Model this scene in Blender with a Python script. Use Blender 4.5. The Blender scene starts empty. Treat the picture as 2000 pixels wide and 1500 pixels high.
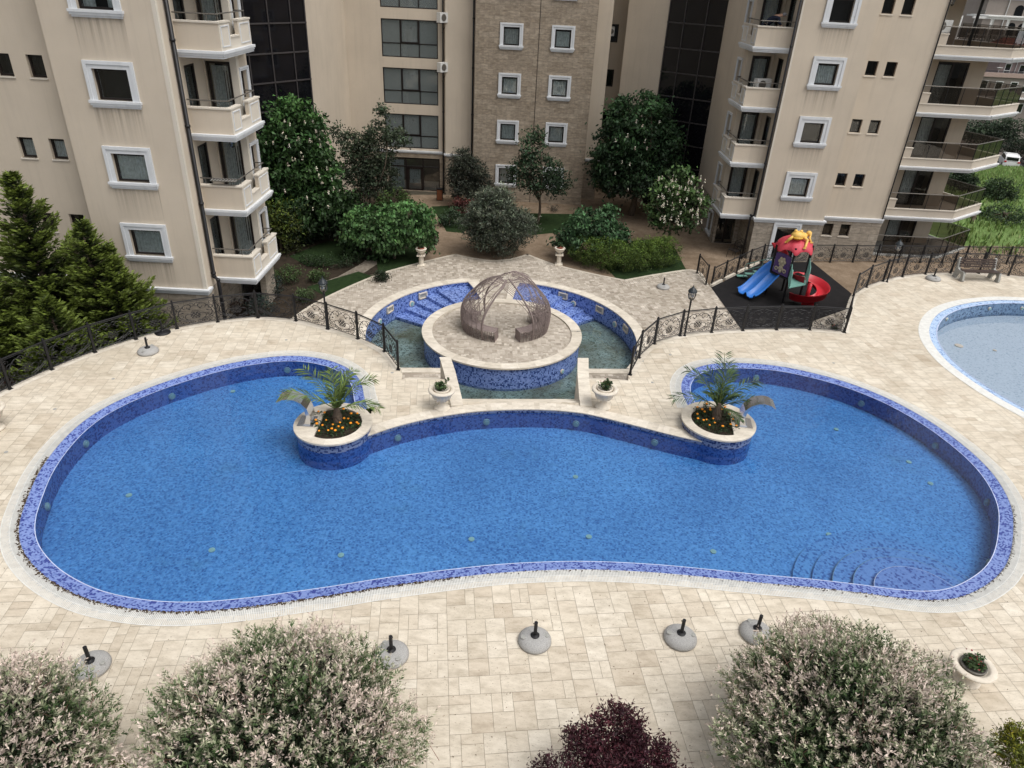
import bpy, math, random
import numpy as np
from mathutils import Matrix, Vector
from mathutils.geometry import tessellate_polygon
PI = math.pi
scene = bpy.context.scene
C = scene.collection
rng = np.random.default_rng(7)
random.seed(7)
ZL = -1.95          # level of the lower terrace and gardens
H = 11.5            # eye height above the pool deck
F = 1387.0

# ---------------------------------------------------------------- camera frame
_d = np.array([876. - 1000., 3154. - 750., F])
_down = _d / np.linalg.norm(_d)
_fw = np.array([0, 0, 1.]); _fw = _fw - _down * (_fw @ _down); _fw /= np.linalg.norm(_fw)
RM = np.array([np.cross(_down, _fw), _fw, -_down])

def g(px, py, z=0.0):
    """survey point of the photograph -> place on the level z"""
    r = RM @ np.array([px - 1000., py - 750., F]); t = (z - H) / r[2]
    return np.array([r[0] * t, r[1] * t, z])
def gy(px, py, Y):
    r = RM @ np.array([px - 1000., py - 750., F]); t = Y / r[1]
    return np.array([r[0] * t, Y, H + r[2] * t])

cam = bpy.data.cameras.new('camera'); camo = bpy.data.objects.new('camera', cam); C.objects.link(camo)
M = Matrix.Identity(4)
for i in range(3):
    M[i][0] = RM[i, 0]; M[i][1] = -RM[i, 1]; M[i][2] = -RM[i, 2]
M[2][3] = H
camo.matrix_world = M
cam.sensor_width = 36; cam.lens = F / 2000 * 36; cam.clip_end = 20000; cam.clip_start = .1
scene.camera = camo
scene.render.resolution_x = 1024; scene.render.resolution_y = 768

# ---------------------------------------------------------------- materials
def nm(name):
    m = bpy.data.materials.new(name); m.use_nodes = True
    nt = m.node_tree; b = nt.nodes['Principled BSDF']
    return m, nt, b
def N(nt, t, **kw):
    n = nt.nodes.new('ShaderNode' + t)
    for k, v in kw.items(): setattr(n, k, v)
    return n
def lk(nt, a, b): nt.links.new(a, b)
def ramp(nt, fac, stops, interp='LINEAR'):
    r = N(nt, 'ValToRGB'); r.color_ramp.interpolation = interp
    el = r.color_ramp.elements
    while len(el) < len(stops): el.new(.5)
    for e, (p, c) in zip(el, stops):
        e.position = p; e.color = (c[0], c[1], c[2], 1)
    lk(nt, fac, r.inputs[0]); return r.outputs[0]
def coords(nt, scale=(1, 1, 1), kind='Object'):
    tc = N(nt, 'TexCoord'); mp = N(nt, 'Mapping'); mp.inputs['Scale'].default_value = scale
    lk(nt, tc.outputs[kind], mp.inputs[0]); return mp.outputs[0]
def noise(nt, vec, sc, det=4, rough=.6):
    n = N(nt, 'TexNoise'); n.inputs['Scale'].default_value = sc; n.inputs['Detail'].default_value = det
    n.inputs['Roughness'].default_value = rough; lk(nt, vec, n.inputs['Vector']); return n.outputs['Fac']
def mix(nt, fac, a, b, mode='MIX'):
    m = N(nt, 'MixRGB', blend_type=mode)
    for s, v in ((m.inputs[0], fac), (m.inputs[1], a), (m.inputs[2], b)):
        if isinstance(v, (int, float)): s.default_value = v
        elif isinstance(v, (tuple, list)): s.default_value = (v[0], v[1], v[2], 1)
        else: lk(nt, v, s)
    return m.outputs[0]
def bump(nt, b, h, s=.3, d=.01):
    n = N(nt, 'Bump'); n.inputs['Strength'].default_value = s; n.inputs['Distance'].default_value = d
    lk(nt, h, n.inputs['Height']); lk(nt, n.outputs[0], b.inputs['Normal'])
def plain(name, col, rough=.6, metal=0, var=.12, sc=6, spec=.4):
    m, nt, b = nm(name); v = coords(nt)
    f = noise(nt, v, sc)
    lo = tuple(c * (1 - var) for c in col); hi = tuple(min(1, c * (1 + var)) for c in col)
    lk(nt, ramp(nt, f, [(.3, lo), (.7, hi)]), b.inputs['Base Color'])
    b.inputs['Roughness'].default_value = rough; b.inputs['Metallic'].default_value = metal
    b.inputs['Specular IOR Level'].default_value = spec
    return m
def stucco(name, col, dirt=.25):
    m, nt, b = nm(name); v = coords(nt)
    base = ramp(nt, noise(nt, v, .5, 5), [(.3, tuple(c * .93 for c in col)), (.7, tuple(c * 1.05 for c in col))])
    st = ramp(nt, noise(nt, coords(nt, (2.2, 2.2, .12)), 1.6, 5, .7), [(.5, (0, 0, 0)), (.78, (1, 1, 1))])
    sm = N(nt, 'Math', operation='MULTIPLY'); lk(nt, st, sm.inputs[0]); sm.inputs[1].default_value = dirt
    c2 = mix(nt, sm.outputs[0], base, tuple(c * .62 for c in col))
    fine = noise(nt, v, 60, 2)
    c3 = mix(nt, .35, c2, ramp(nt, fine, [(.35, (.78, .78, .78)), (.65, (1.0, 1.0, 1.0))]), 'MULTIPLY')
    lk(nt, c3, b.inputs['Base Color']); b.inputs['Roughness'].default_value = .92
    b.inputs['Specular IOR Level'].default_value = .15
    bump(nt, b, fine, .4, .01)
    return m
def mosaic(name, light, mid, dark, size=.05, pd=.36, clus=2.2, rough=.25, grime=None, tone=0):
    m, nt, b = nm(name)
    geo = N(nt, 'TexCoord')
    mul = N(nt, 'VectorMath', operation='SCALE'); mul.inputs['Scale'].default_value = 1 / size; lk(nt, geo.outputs['Object'], mul.inputs[0])
    ad = N(nt, 'VectorMath', operation='ADD'); ad.inputs[1].default_value = (.37, .41, .43); lk(nt, mul.outputs[0], ad.inputs[0])
    fl = N(nt, 'VectorMath', operation='FLOOR'); lk(nt, ad.outputs[0], fl.inputs[0])
    wn = N(nt, 'TexWhiteNoise', noise_dimensions='3D'); lk(nt, fl.outputs[0], wn.inputs[0])
    cl = noise(nt, geo.outputs['Object'], clus / size * .12, 2, .5)
    a = N(nt, 'Math', operation='MULTIPLY_ADD'); lk(nt, wn.outputs['Value'], a.inputs[0]); a.inputs[1].default_value = .55
    m2 = N(nt, 'Math', operation='MULTIPLY'); lk(nt, cl, m2.inputs[0]); m2.inputs[1].default_value = .9
    lk(nt, m2.outputs[0], a.inputs[2])
    col = ramp(nt, a.outputs[0], [(0, dark), (pd + .2, dark), (pd + .24, mid), (.86, light)])
    if grime: col = mix(nt, ramp(nt, noise(nt, geo.outputs['Object'], .6, 4), [(.4, (0, 0, 0)), (.7, (1, 1, 1))]), col, grime)
    if tone:
        col = mix(nt, .8, col, ramp(nt, noise(nt, geo.outputs['Object'], .33, 5, .6), [(.3, (.74, .80, .84)), (.5, (.98, .98, .98)), (.68, (1.2, 1.16, 1.1))]), 'MULTIPLY')  # soft light network of the water painted into the floor colour
        col = mix(nt, ramp(nt, noise(nt, geo.outputs['Object'], .55, 3), [(.62, (0, 0, 0)), (.78, (.45, .45, .45))]), col, (.05, .16, .27))
        col = mix(nt, .6, col, ramp(nt, noise(nt, geo.outputs['Object'], 6.5, 4, .75), [(.34, (.62, .70, .78)), (.66, (1.42, 1.34, 1.26))]), 'MULTIPLY')
    lk(nt, col, b.inputs['Base Color']); b.inputs['Roughness'].default_value = rough
    return m
def tilemat(name, c1, c2, c3, stretch=1.0):
    m, nt, b = nm(name); at = N(nt, 'Attribute', attribute_name='tint')
    sep = N(nt, 'SeparateColor'); lk(nt, at.outputs['Color'], sep.inputs[0])
    col = ramp(nt, sep.outputs[0], [(0, c1), (.5, c2), (1, c3)])
    # offset the stone figure of every slab
    tc = N(nt, 'TexCoord'); ad = N(nt, 'VectorMath', operation='MULTIPLY_ADD')
    lk(nt, at.outputs['Color'], ad.inputs[0]); ad.inputs[1].default_value = (37, 91, 53); lk(nt, tc.outputs['Object'], ad.inputs[2])
    mp = N(nt, 'Mapping'); mp.inputs['Scale'].default_value = (1, 2.2, 1); lk(nt, ad.outputs[0], mp.inputs[0])
    n1 = noise(nt, mp.outputs[0], 2.4, 6, .68)
    col = mix(nt, .55, col, ramp(nt, n1, [(.32, (.60, .57, .52)), (.5, (.97, .96, .94)), (.66, (1.18, 1.19, 1.20))]), 'MULTIPLY')
    n2 = noise(nt, mp.outputs[0], 26, 3, .6)
    col = mix(nt, ramp(nt, n2, [(.63, (0, 0, 0)), (.70, (.75, .75, .75))]), col, tuple(c * .5 for c in c1))
    big = noise(nt, tc.outputs['Object'], .28, 6, .65)
    col = mix(nt, .75, col, ramp(nt, big, [(.32, (.78, .76, .72)), (.5, (.97, .96, .95)), (.66, (1.06, 1.06, 1.05))]), 'MULTIPLY')
    lk(nt, col, b.inputs['Base Color']); b.inputs['Roughness'].default_value = .7
    b.inputs['Specular IOR Level'].default_value = .25
    bump(nt, b, n2, .25, .008)
    return m
def brickmat(name, c1, c2, mortar, bw, bh, rot=False, msize=.01):
    m, nt, b = nm(name); tc = N(nt, 'TexCoord'); sp = N(nt, 'SeparateXYZ'); lk(nt, tc.outputs['Object'], sp.inputs[0])
    ad = N(nt, 'Math', operation='ADD'); lk(nt, sp.outputs[0], ad.inputs[0]); lk(nt, sp.outputs[1], ad.inputs[1])
    cb = N(nt, 'CombineXYZ'); lk(nt, ad.outputs[0], cb.inputs[0]); lk(nt, sp.outputs[2], cb.inputs[1])
    br = N(nt, 'TexBrick'); lk(nt, cb.outputs[0], br.inputs['Vector'])
    br.inputs['Scale'].default_value = 1; br.inputs['Brick Width'].default_value = bw; br.inputs['Row Height'].default_value = bh
    br.inputs['Mortar Size'].default_value = msize; br.inputs['Color1'].default_value = (*c1, 1); br.inputs['Color2'].default_value = (*c2, 1)
    br.inputs['Mortar'].default_value = (*mortar, 1)
    n1 = noise(nt, coords(nt, (1, 1, 2.6)), 3.2, 6, .72)
    col = mix(nt, .9, br.outputs['Color'], ramp(nt, n1, [(.33, (.62, .6, .58)), (.52, (.95, .95, .95)), (.66, (1.35, 1.33, 1.3))]), 'MULTIPLY')
    lk(nt, col, b.inputs['Base Color']); b.inputs['Roughness'].default_value = .85
    return m
def water(name, tint, rough=.02, wave=1.0, bs=.05):
    m = bpy.data.materials.new(name); m.use_nodes = True; nt = m.node_tree; nt.nodes.clear()
    out = N(nt, 'OutputMaterial'); tr = N(nt, 'BsdfTransparent'); tr.inputs[0].default_value = (*tint, 1)
    gl = N(nt, 'BsdfGlossy'); gl.inputs['Roughness'].default_value = rough
    fr = N(nt, 'Fresnel'); fr.inputs['IOR'].default_value = 1.5
    n1 = noise(nt, coords(nt, (1, 1, 1)), 1.4 * wave, 3, .55)
    bp = N(nt, 'Bump'); bp.inputs['Strength'].default_value = 1; bp.inputs['Distance'].default_value = bs; lk(nt, n1, bp.inputs['Height'])
    lk(nt, bp.outputs[0], gl.inputs['Normal']); lk(nt, bp.outputs[0], fr.inputs['Normal'])
    mx = N(nt, 'MixShader'); lk(nt, fr.outputs[0], mx.inputs[0]); lk(nt, tr.outputs[0], mx.inputs[1]); lk(nt, gl.outputs[0], mx.inputs[2])
    lk(nt, mx.outputs[0], out.inputs[0]); return m
def glass(name, tint, refl=.09, rough=.02):
    m = bpy.data.materials.new(name); m.use_nodes = True; nt = m.node_tree; nt.nodes.clear()
    out = N(nt, 'OutputMaterial'); tr = N(nt, 'BsdfTransparent'); tr.inputs[0].default_value = (*tint, 1)
    gl = N(nt, 'BsdfGlossy'); gl.inputs['Roughness'].default_value = rough
    lw = N(nt, 'LayerWeight'); lw.inputs[0].default_value = .25
    mm = N(nt, 'Math', operation='MULTIPLY_ADD'); lk(nt, lw.outputs['Fresnel'], mm.inputs[0]); mm.inputs[1].default_value = .8; mm.inputs[2].default_value = refl
    n1 = noise(nt, coords(nt), .8, 2); bp = N(nt, 'Bump'); bp.inputs['Strength'].default_value = .3; bp.inputs['Distance'].default_value = .02
    lk(nt, n1, bp.inputs['Height']); lk(nt, bp.outputs[0], gl.inputs['Normal'])
    mx = N(nt, 'MixShader'); lk(nt, mm.outputs[0], mx.inputs[0]); lk(nt, tr.outputs[0], mx.inputs[1]); lk(nt, gl.outputs[0], mx.inputs[2])
    lk(nt, mx.outputs[0], out.inputs[0]); return m
def stainmat():
    m = bpy.data.materials.new('rain_stain'); m.use_nodes = True; nt = m.node_tree; nt.nodes.clear(); out = N(nt, 'OutputMaterial')
    tr = N(nt, 'BsdfTransparent'); df = N(nt, 'BsdfDiffuse'); df.inputs[0].default_value = (.20, .17, .14, 1); mx = N(nt, 'MixShader')
    tc = N(nt, 'TexCoord'); sp = N(nt, 'SeparateXYZ'); lk(nt, tc.outputs['Generated'], sp.inputs[0]); oi = N(nt, 'ObjectInfo')
    cb = N(nt, 'CombineXYZ'); lk(nt, sp.outputs[0], cb.inputs[0]); lk(nt, oi.outputs['Random'], cb.inputs[1]); sc = N(nt, 'VectorMath', operation='MULTIPLY'); sc.inputs[1].default_value = (9, 40, 1); lk(nt, cb.outputs[0], sc.inputs[0])
    n1 = ramp(nt, noise(nt, sc.outputs[0], 1.6, 4, .7), [(.42, (0, 0, 0)), (.72, (1, 1, 1))]); pw = N(nt, 'Math', operation='POWER'); lk(nt, sp.outputs[2], pw.inputs[0]); pw.inputs[1].default_value = 1.3
    ex = N(nt, 'Math', operation='MULTIPLY'); lk(nt, n1, ex.inputs[0]); lk(nt, pw.outputs[0], ex.inputs[1]); e2 = N(nt, 'Math', operation='MULTIPLY'); lk(nt, ex.outputs[0], e2.inputs[0]); e2.inputs[1].default_value = .42
    lk(nt, e2.outputs[0], mx.inputs[0]); lk(nt, tr.outputs[0], mx.inputs[1]); lk(nt, df.outputs[0], mx.inputs[2]); lk(nt, mx.outputs[0], out.inputs[0]); return m
def leafmat(name='leaf_surface'):
    m, nt, b = nm(name); at = N(nt, 'Attribute', attribute_name='tint')
    lk(nt, at.outputs['Color'], b.inputs['Base Color']); b.inputs['Roughness'].default_value = .6
    b.inputs['Specular IOR Level'].default_value = .3
    return m
def groundmat(name, c1, c2, sc=2, rough=.95, c3=None):
    m, nt, b = nm(name); v = coords(nt)
    st = [(.32, c1), (.6, c2)]
    if c3: st.append((.78, c3))
    col = ramp(nt, noise(nt, v, sc, 8, .7), st)
    col = mix(nt, .5, col, ramp(nt, noise(nt, v, sc * 14, 3), [(.3, (.55, .55, .55)), (.7, (1.25, 1.25, 1.25))]), 'MULTIPLY')
    lk(nt, col, b.inputs['Base Color']); b.inputs['Roughness'].default_value = rough
    b.inputs['Specular IOR Level'].default_value = .15
    return m

MAT = dict(
    wall=stucco('beige_stucco', (.575, .50, .405), .3), wall2=stucco('pale_stucco', (.52, .46, .385), .12),
    cream=stucco('cream_trim_lit_side', (.64, .59, .51), .15), white=stucco('white_moulding', (.66, .68, .70), .35),
    stone=brickmat('brown_stone_cladding', (.27, .22, .165), (.34, .285, .22), (.17, .14, .105), .62, .30, msize=.006),
    stone2=brickmat('grey_stone_cladding', (.29, .25, .20), (.36, .315, .26), (.18, .15, .12), 1.1, .45, msize=.01),
    frame=plain('dark_brown_frame', (.014, .010, .009), .35), black=plain('black_iron', (.008, .008, .010), .45, .0, .3),
    room=plain('dim_room', (.022, .022, .024), .9), curtain=plain('sheer_curtain', (.78, .80, .80), .9, 0, .25, 9),
    curtain2=plain('grey_curtain', (.72, .72, .71), .9, 0, .25, 9),
    pane=glass('window_glass', (.86, .89, .89), .05), dglass=glass('smoked_glass', (.30, .27, .25), .06),
    cwglass=plain('tinted_curtain_glass', (.006, .006, .008), .04, 0, .3, 1.5, .6), mullion=plain('grey_mullion', (.05, .045, .045), .4),
    tile=tilemat('travertine_slabs', (.505, .435, .345), (.605, .545, .45), (.68, .63, .54)),
    paver=tilemat('tumbled_pavers', (.30, .262, .215), (.46, .41, .35), (.62, .57, .50)),
    joint=plain('sandy_joint', (.33, .285, .225), .95), coping=tilemat('travertine_coping', (.56, .51, .43), (.63, .58, .50), (.69, .64, .56)),
    band=mosaic('blue_edge_mosaic', (.19, .265, .55), (.125, .19, .45), (.04, .062, .26), .04, .38, 3.4),
    pwall=mosaic('pool_wall_mosaic', (.066, .165, .49), (.048, .125, .41), (.024, .068, .27), .05, .38, 4),
    dry=mosaic('dry_grey_blue_mosaic', (.16, .20, .33), (.11, .145, .26), (.018, .03, .11), .05, .40, 3),
    floor=mosaic('pool_floor_mosaic', (.092, .285, .64), (.052, .19, .51), (.030, .125, .38), .05, .25, 8, tone=1),
    bwall=mosaic('fountain_wall_mosaic', (.20, .29, .60), (.115, .185, .45), (.025, .055, .20), .055, .36, 3),
    bfloor=mosaic('fountain_floor_mosaic', (.27, .37, .40), (.175, .235, .245), (.08, .12, .125), .06, .3, 3, grime=(.10, .10, .075)),
    wwall=mosaic('wading_wall_mosaic', (.16, .26, .40), (.10, .17, .29), (.035, .07, .14), .05, .3),
    wband=mosaic('wading_edge_mosaic', (.42, .55, .74), (.30, .43, .66), (.14, .23, .45), .05, .3),
    wfloor=mosaic('wading_floor_mosaic', (.50, .62, .74), (.42, .53, .66), (.32, .43, .56), .05, .25, 4),
    grate=plain('white_plastic_grate', (.66, .66, .63), .5), grout=plain('white_edge_line', (.50, .56, .74), .5),
    rubber=groundmat('black_rubber', (.010, .010, .011), (.016, .015, .016), 3, .8),
    path=groundmat('stamped_concrete', (.15, .108, .072), (.25, .19, .135), 1.3, .9, (.31, .245, .18)),
    soil=groundmat('dark_soil', (.018, .014, .010), (.045, .034, .024), 3), turf=groundmat('short_turf', (.010, .022, .007), (.022, .042, .013), 4),
    meadow=groundmat('meadow_grass', (.09, .15, .04), (.16, .24, .08), .35, .95, (.22, .30, .12)),
    bark=plain('bark', (.10, .075, .055), .95, 0, .4, 12), leaf=leafmat(),
    steel=plain('brushed_steel', (.66, .67, .69), .2, 1.0, .05), granite=plain('grey_granite', (.34, .335, .325), .8, 0, .35, 70),
    concrete=plain('grey_concrete', (.33, .33, .31), .85, 0, .15, 30), urn=plain('white_cast_stone', (.62, .56, .47), .75, 0, .12, 8),
    teal=plain('lamp_head', (.018, .024, .028), .4), wood=plain('brown_bench_wood', (.045, .028, .022), .5, 0, .3, 12),
    wicker=plain('brown_grey_wicker', (.215, .17, .158), .8, 0, .3, 25), lampglass=glass('lantern_glass', (.75, .75, .75), .15),
    lightface=plain('pool_lamp_face', (.22, .40, .42), .4), lampring=plain('pool_lamp_ring', (.16, .30, .40), .5), steelgrey=plain('grey_rail', (.13, .12, .105), .45, .3),
    acw=plain('ac_white', (.62, .62, .60), .5), red=plain('red_plastic', (.50, .022, .035), .35, 0, .06), blue=plain('blue_plastic', (.03, .17, .55), .35, 0, .06),
    pink=plain('crimson_plastic', (.52, .05, .075), .5, 0, .08), yellow=plain('yellow_plastic', (.72, .45, .11), .5, 0, .08), purple=plain('purple_plastic', (.085, .045, .17), .5, 0, .1),
    green=plain('green_plastic', (.17, .50, .20), .5, 0, .08), mint=plain('mint_tube', (.14, .30, .26), .5), tan=plain('tan_plastic', (.46, .40, .28), .6),
    orange=plain('marigold', (.85, .30, .02), .8), terracotta=plain('terracotta', (.22, .07, .045), .8), binwood=plain('bin_wood', (.20, .07, .03), .7),
    debris=plain('dry_blossom', (.07, .045, .025), .95, 0, .5, 30), carwhite=plain('white_car_paint', (.75, .75, .75), .2, 0, .02), cardark=plain('dark_car_paint', (.03, .03, .035), .2),
    carglass=plain('car_glass', (.01, .012, .014), .05), roofred=brickmat('red_tile_roof', (.30, .09, .07), (.38, .13, .10), (.16, .05, .04), .3, .25, msize=.02),
    hotel=stucco('hotel_render', (.33, .29, .26)), hotelw=stucco('hotel_white', (.72, .73, .72), .1), navy=plain('navy_cloth', (.012, .016, .035), .9), skin=plain('skin', (.45, .27, .19), .6),
    hair=plain('grey_cap', (.20, .20, .21), .9), paper=plain('poster_paper', (.42, .45, .46), .6), ink=plain('poster_ink', (.05, .05, .06), .6), inner=plain('white_hall', (.8, .82, .8), .8, 0, .1, 2),
    tyre=plain('tyre', (.012, .012, .012), .8),
)

# ---------------------------------------------------------------- mesh builder
class MB:
    def __init__(s): s.v = []; s.f = []; s.c = []; s.uv = []
    def add(s, vs, fs, col=None):
        o = len(s.v); s.v += [tuple(map(float, p)) for p in vs]
        s.f += [tuple(i + o for i in f) for f in fs]
        s.c += [col] * len(fs); return s
    def box(s, x0, x1, y0, y1, z0, z1):
        v = [(x, y, z) for z in (z0, z1) for y in (y0, y1) for x in (x0, x1)]
        return s.add(v, [(0, 2, 3, 1), (4, 5, 7, 6), (0, 1, 5, 4), (2, 6, 7, 3), (0, 4, 6, 2), (1, 3, 7, 5)])
    def obox(s, c, sx, sy, sz, rz=0, rx=0, ry=0):
        R = Matrix.Rotation(rz, 3, 'Z') @ Matrix.Rotation(ry, 3, 'Y') @ Matrix.Rotation(rx, 3, 'X')
        v = [tuple(Vector(c) + R @ Vector((x * sx / 2, y * sy / 2, z * sz / 2))) for z in (-1, 1) for y in (-1, 1) for x in (-1, 1)]
        return s.add(v, [(0, 2, 3, 1), (4, 5, 7, 6), (0, 1, 5, 4), (2, 6, 7, 3), (0, 4, 6, 2), (1, 3, 7, 5)])
    def tube(s, pts, r, n=6, closed=False, caps=True):
        P = [Vector(p) for p in pts]; m = len(P); rr = r if isinstance(r, (list, tuple)) else [r] * m
        vs = []; up = None
        for i in range(m):
            a = P[(i - 1) % m] if (closed or i > 0) else P[i]; b = P[(i + 1) % m] if (closed or i < m - 1) else P[i]
            t = (b - a); t = t.normalized() if t.length > 1e-9 else Vector((0, 0, 1))
            if up is None: up = Vector((0, 0, 1)) if abs(t.z) < .9 else Vector((1, 0, 0))
            x = t.cross(up); x = x.normalized() if x.length > 1e-6 else t.orthogonal().normalized()
            y = x.cross(t).normalized(); up = y
            for k in range(n):
                q = 2 * PI * k / n
                vs.append(P[i] + (x * math.cos(q) + y * math.sin(q)) * rr[i])
        fs = []
        for i in range(m if closed else m - 1):
            j = (i + 1) % m
            for k in range(n):
                fs.append((i * n + k, i * n + (k + 1) % n, j * n + (k + 1) % n, j * n + k))
        if caps and not closed: fs += [tuple(range(n))[::-1], tuple((m - 1) * n + k for k in range(n))]
        return s.add(vs, fs)
    def lathe(s, prof, n=20, c=(0, 0, 0), sx=1, sy=1, caps=True):
        vs = []; m = len(prof)
        for r, z in prof:
            for k in range(n):
                q = 2 * PI * k / n; vs.append((c[0] + r * math.cos(q) * sx, c[1] + r * math.sin(q) * sy, c[2] + z))
        fs = [(i * n + k, i * n + (k + 1) % n, (i + 1) * n + (k + 1) % n, (i + 1) * n + k) for i in range(m - 1) for k in range(n)]
        if caps and prof[0][0] > 1e-6: fs.append(tuple(range(n))[::-1])
        if caps and prof[-1][0] > 1e-6: fs.append(tuple((m - 1) * n + k for k in range(n)))
        return s.add(vs, fs)
    def ball(s, c, rx, ry=None, rz=None, n=12, m=8):
        ry = rx if ry is None else ry; rz = rx if rz is None else rz
        pr = [(max(1e-7, math.sin(PI * i / m)) * rx, -math.cos(PI * i / m) * rz) for i in range(m + 1)]
        return s.lathe(pr, n, c, 1, ry / rx)
    def prism(s, poly, z0, z1):
        n = len(poly); tri = tessellate_polygon([[Vector((p[0], p[1], 0)) for p in poly]])
        v = [(p[0], p[1], z0) for p in poly] + [(p[0], p[1], z1) for p in poly]
        ar = sum(poly[i][0] * poly[(i + 1) % n][1] - poly[(i + 1) % n][0] * poly[i][1] for i in range(n))
        f = [tuple(i + n for i in t) for t in tri] + [tuple(t) for t in tri]
        f += [(i, (i + 1) % n, n + (i + 1) % n, n + i) for i in range(n)]
        return s.add(v, f)
    def flat(s, polys, z):
        allp = [p for q in polys for p in q]
        tri = tessellate_polygon([[Vector((p[0], p[1], 0)) for p in q] for q in polys])
        f = []
        for t in tri:
            a, b, c = [allp[i] for i in t]
            f.append(tuple(t) if (b[0]-a[0])*(c[1]-a[1])-(b[1]-a[1])*(c[0]-a[0]) > 0 else tuple(t)[::-1])
        return s.add([(p[0], p[1], z) for p in allp], f)
    def strip(s, A, B, closed=False, cols=None):
        n = len(A); v = [tuple(p) for p in A] + [tuple(p) for p in B]
        o = len(s.f); rng_ = range(n if closed else n - 1)
        s.add(v, [(i, (i + 1) % n, n + (i + 1) % n, n + i) for i in rng_])
        if cols:
            for k, i in enumerate(rng_): s.c[o + k] = cols[i % len(cols)]
        return s
    def wall(s, p0, p1, z0, z1, opens=(), reveal=.2, back=False):
        """vertical wall between two plan points with openings (u0,u1,za,zb) and their reveals"""
        p0 = np.array(p0, float); p1 = np.array(p1, float); L = np.linalg.norm(p1 - p0); d = (p1 - p0) / L; inn = np.array([-d[1], d[0]])
        us = sorted({0, L} | {o[0] for o in opens} | {o[1] for o in opens}); zs = sorted({z0, z1} | {o[2] for o in opens} | {o[3] for o in opens})
        P = lambda u, z, k=0: (p0[0] + d[0] * u + inn[0] * k, p0[1] + d[1] * u + inn[1] * k, z)
        for a, b in zip(us, us[1:]):
            for c, e in zip(zs, zs[1:]):
                um, zm = (a + b) / 2, (c + e) / 2
                if any(o[0] < um < o[1] and o[2] < zm < o[3] for o in opens): continue
                s.add([P(a, c), P(b, c), P(b, e), P(a, e)], [(0, 1, 2, 3)])
        for u0, u1, a, b in opens:
            s.add([P(u0, a), P(u1, a), P(u1, b), P(u0, b), P(u0, a, reveal), P(u1, a, reveal), P(u1, b, reveal), P(u0, b, reveal)],
                  [(0, 4, 5, 1), (1, 5, 6, 2), (2, 6, 7, 3), (3, 7, 4, 0)])
        return s
    def mesh(s, name, smooth=False):
        me = bpy.data.meshes.new(name); me.from_pydata(s.v, [], s.f)
        if any(c is not None for c in s.c):
            at = me.color_attributes.new('tint', 'FLOAT_COLOR', 'CORNER')
            arr = []
            for c, f in zip(s.c, s.f):
                c = c or (.5, .5, .5); arr += [c[0], c[1], c[2], 1.0] * len(f)
            at.data.foreach_set('color', arr)
        if smooth: me.polygons.foreach_set('use_smooth', [True] * len(me.polygons))
        me.validate(); return me

def obj(name, mb, mat, parent=None, smooth=False, local=False, loc=None, rz=0):
    me = mb.mesh(name, smooth) if isinstance(mb, MB) else mb
    me.materials.clear(); me.materials.append(MAT[mat] if isinstance(mat, str) else mat)
    o = bpy.data.objects.new(name, me); C.objects.link(o)
    if smooth:
        try:
            pass
        except Exception: pass
    if parent is not None:
        o.parent = parent
        if not local: o.matrix_parent_inverse = wmat(parent).inverted()
    if loc is not None: o.location = loc
    o.rotation_euler = (0, 0, rz)
    return o
def wmat(o):
    m = Matrix.Translation(o.location) @ o.rotation_euler.to_matrix().to_4x4() @ Matrix.Diagonal((*o.scale, 1))
    if o.parent: m = wmat(o.parent) @ o.matrix_parent_inverse @ m
    return m
def tag(o, label=None, cat=None, group=None, kind=None):
    if label: o['label'] = label
    if cat: o['category'] = cat
    if group: o['group'] = group
    if kind: o['kind'] = kind
    return o
def thing(name, label, cat, loc=(0, 0, 0), rz=0, group=None):
    o = bpy.data.objects.new(name, None); C.objects.link(o); o.location = tuple(map(float, loc)); o.rotation_euler = (0, 0, rz)
    o.empty_display_size = .2
    return tag(o, label, cat, group)
def struct(name, mb, mat, **k): return tag(obj(name, mb, mat, **k), kind='structure')
def copy_tree(o, parent=None):
    c = o.copy(); C.objects.link(c)
    if parent is not None: c.parent = parent
    for ch in [x for x in bpy.data.objects if x.parent == o]: copy_tree(ch, c)
    return c
def put(proto, parent, loc, rz=0):
    """copy of a part (with its sub-parts) fixed on a thing at a world place"""
    c = copy_tree(proto); c.parent = parent; c.matrix_parent_inverse = wmat(parent).inverted()
    c.location = tuple(map(float, loc)); c.rotation_euler = (0, 0, rz); return c
def dup(root, loc, rz=0, label=None, group=None, sc=1):
    c = copy_tree(root); c.location = tuple(map(float, loc)); c.rotation_euler = (0, 0, rz); c.scale = (sc,) * 3
    return tag(c, label, None, group)
def discard(o):
    for ch in [x for x in bpy.data.objects if x.parent == o]: discard(ch)
    bpy.data.objects.remove(o)

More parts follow.
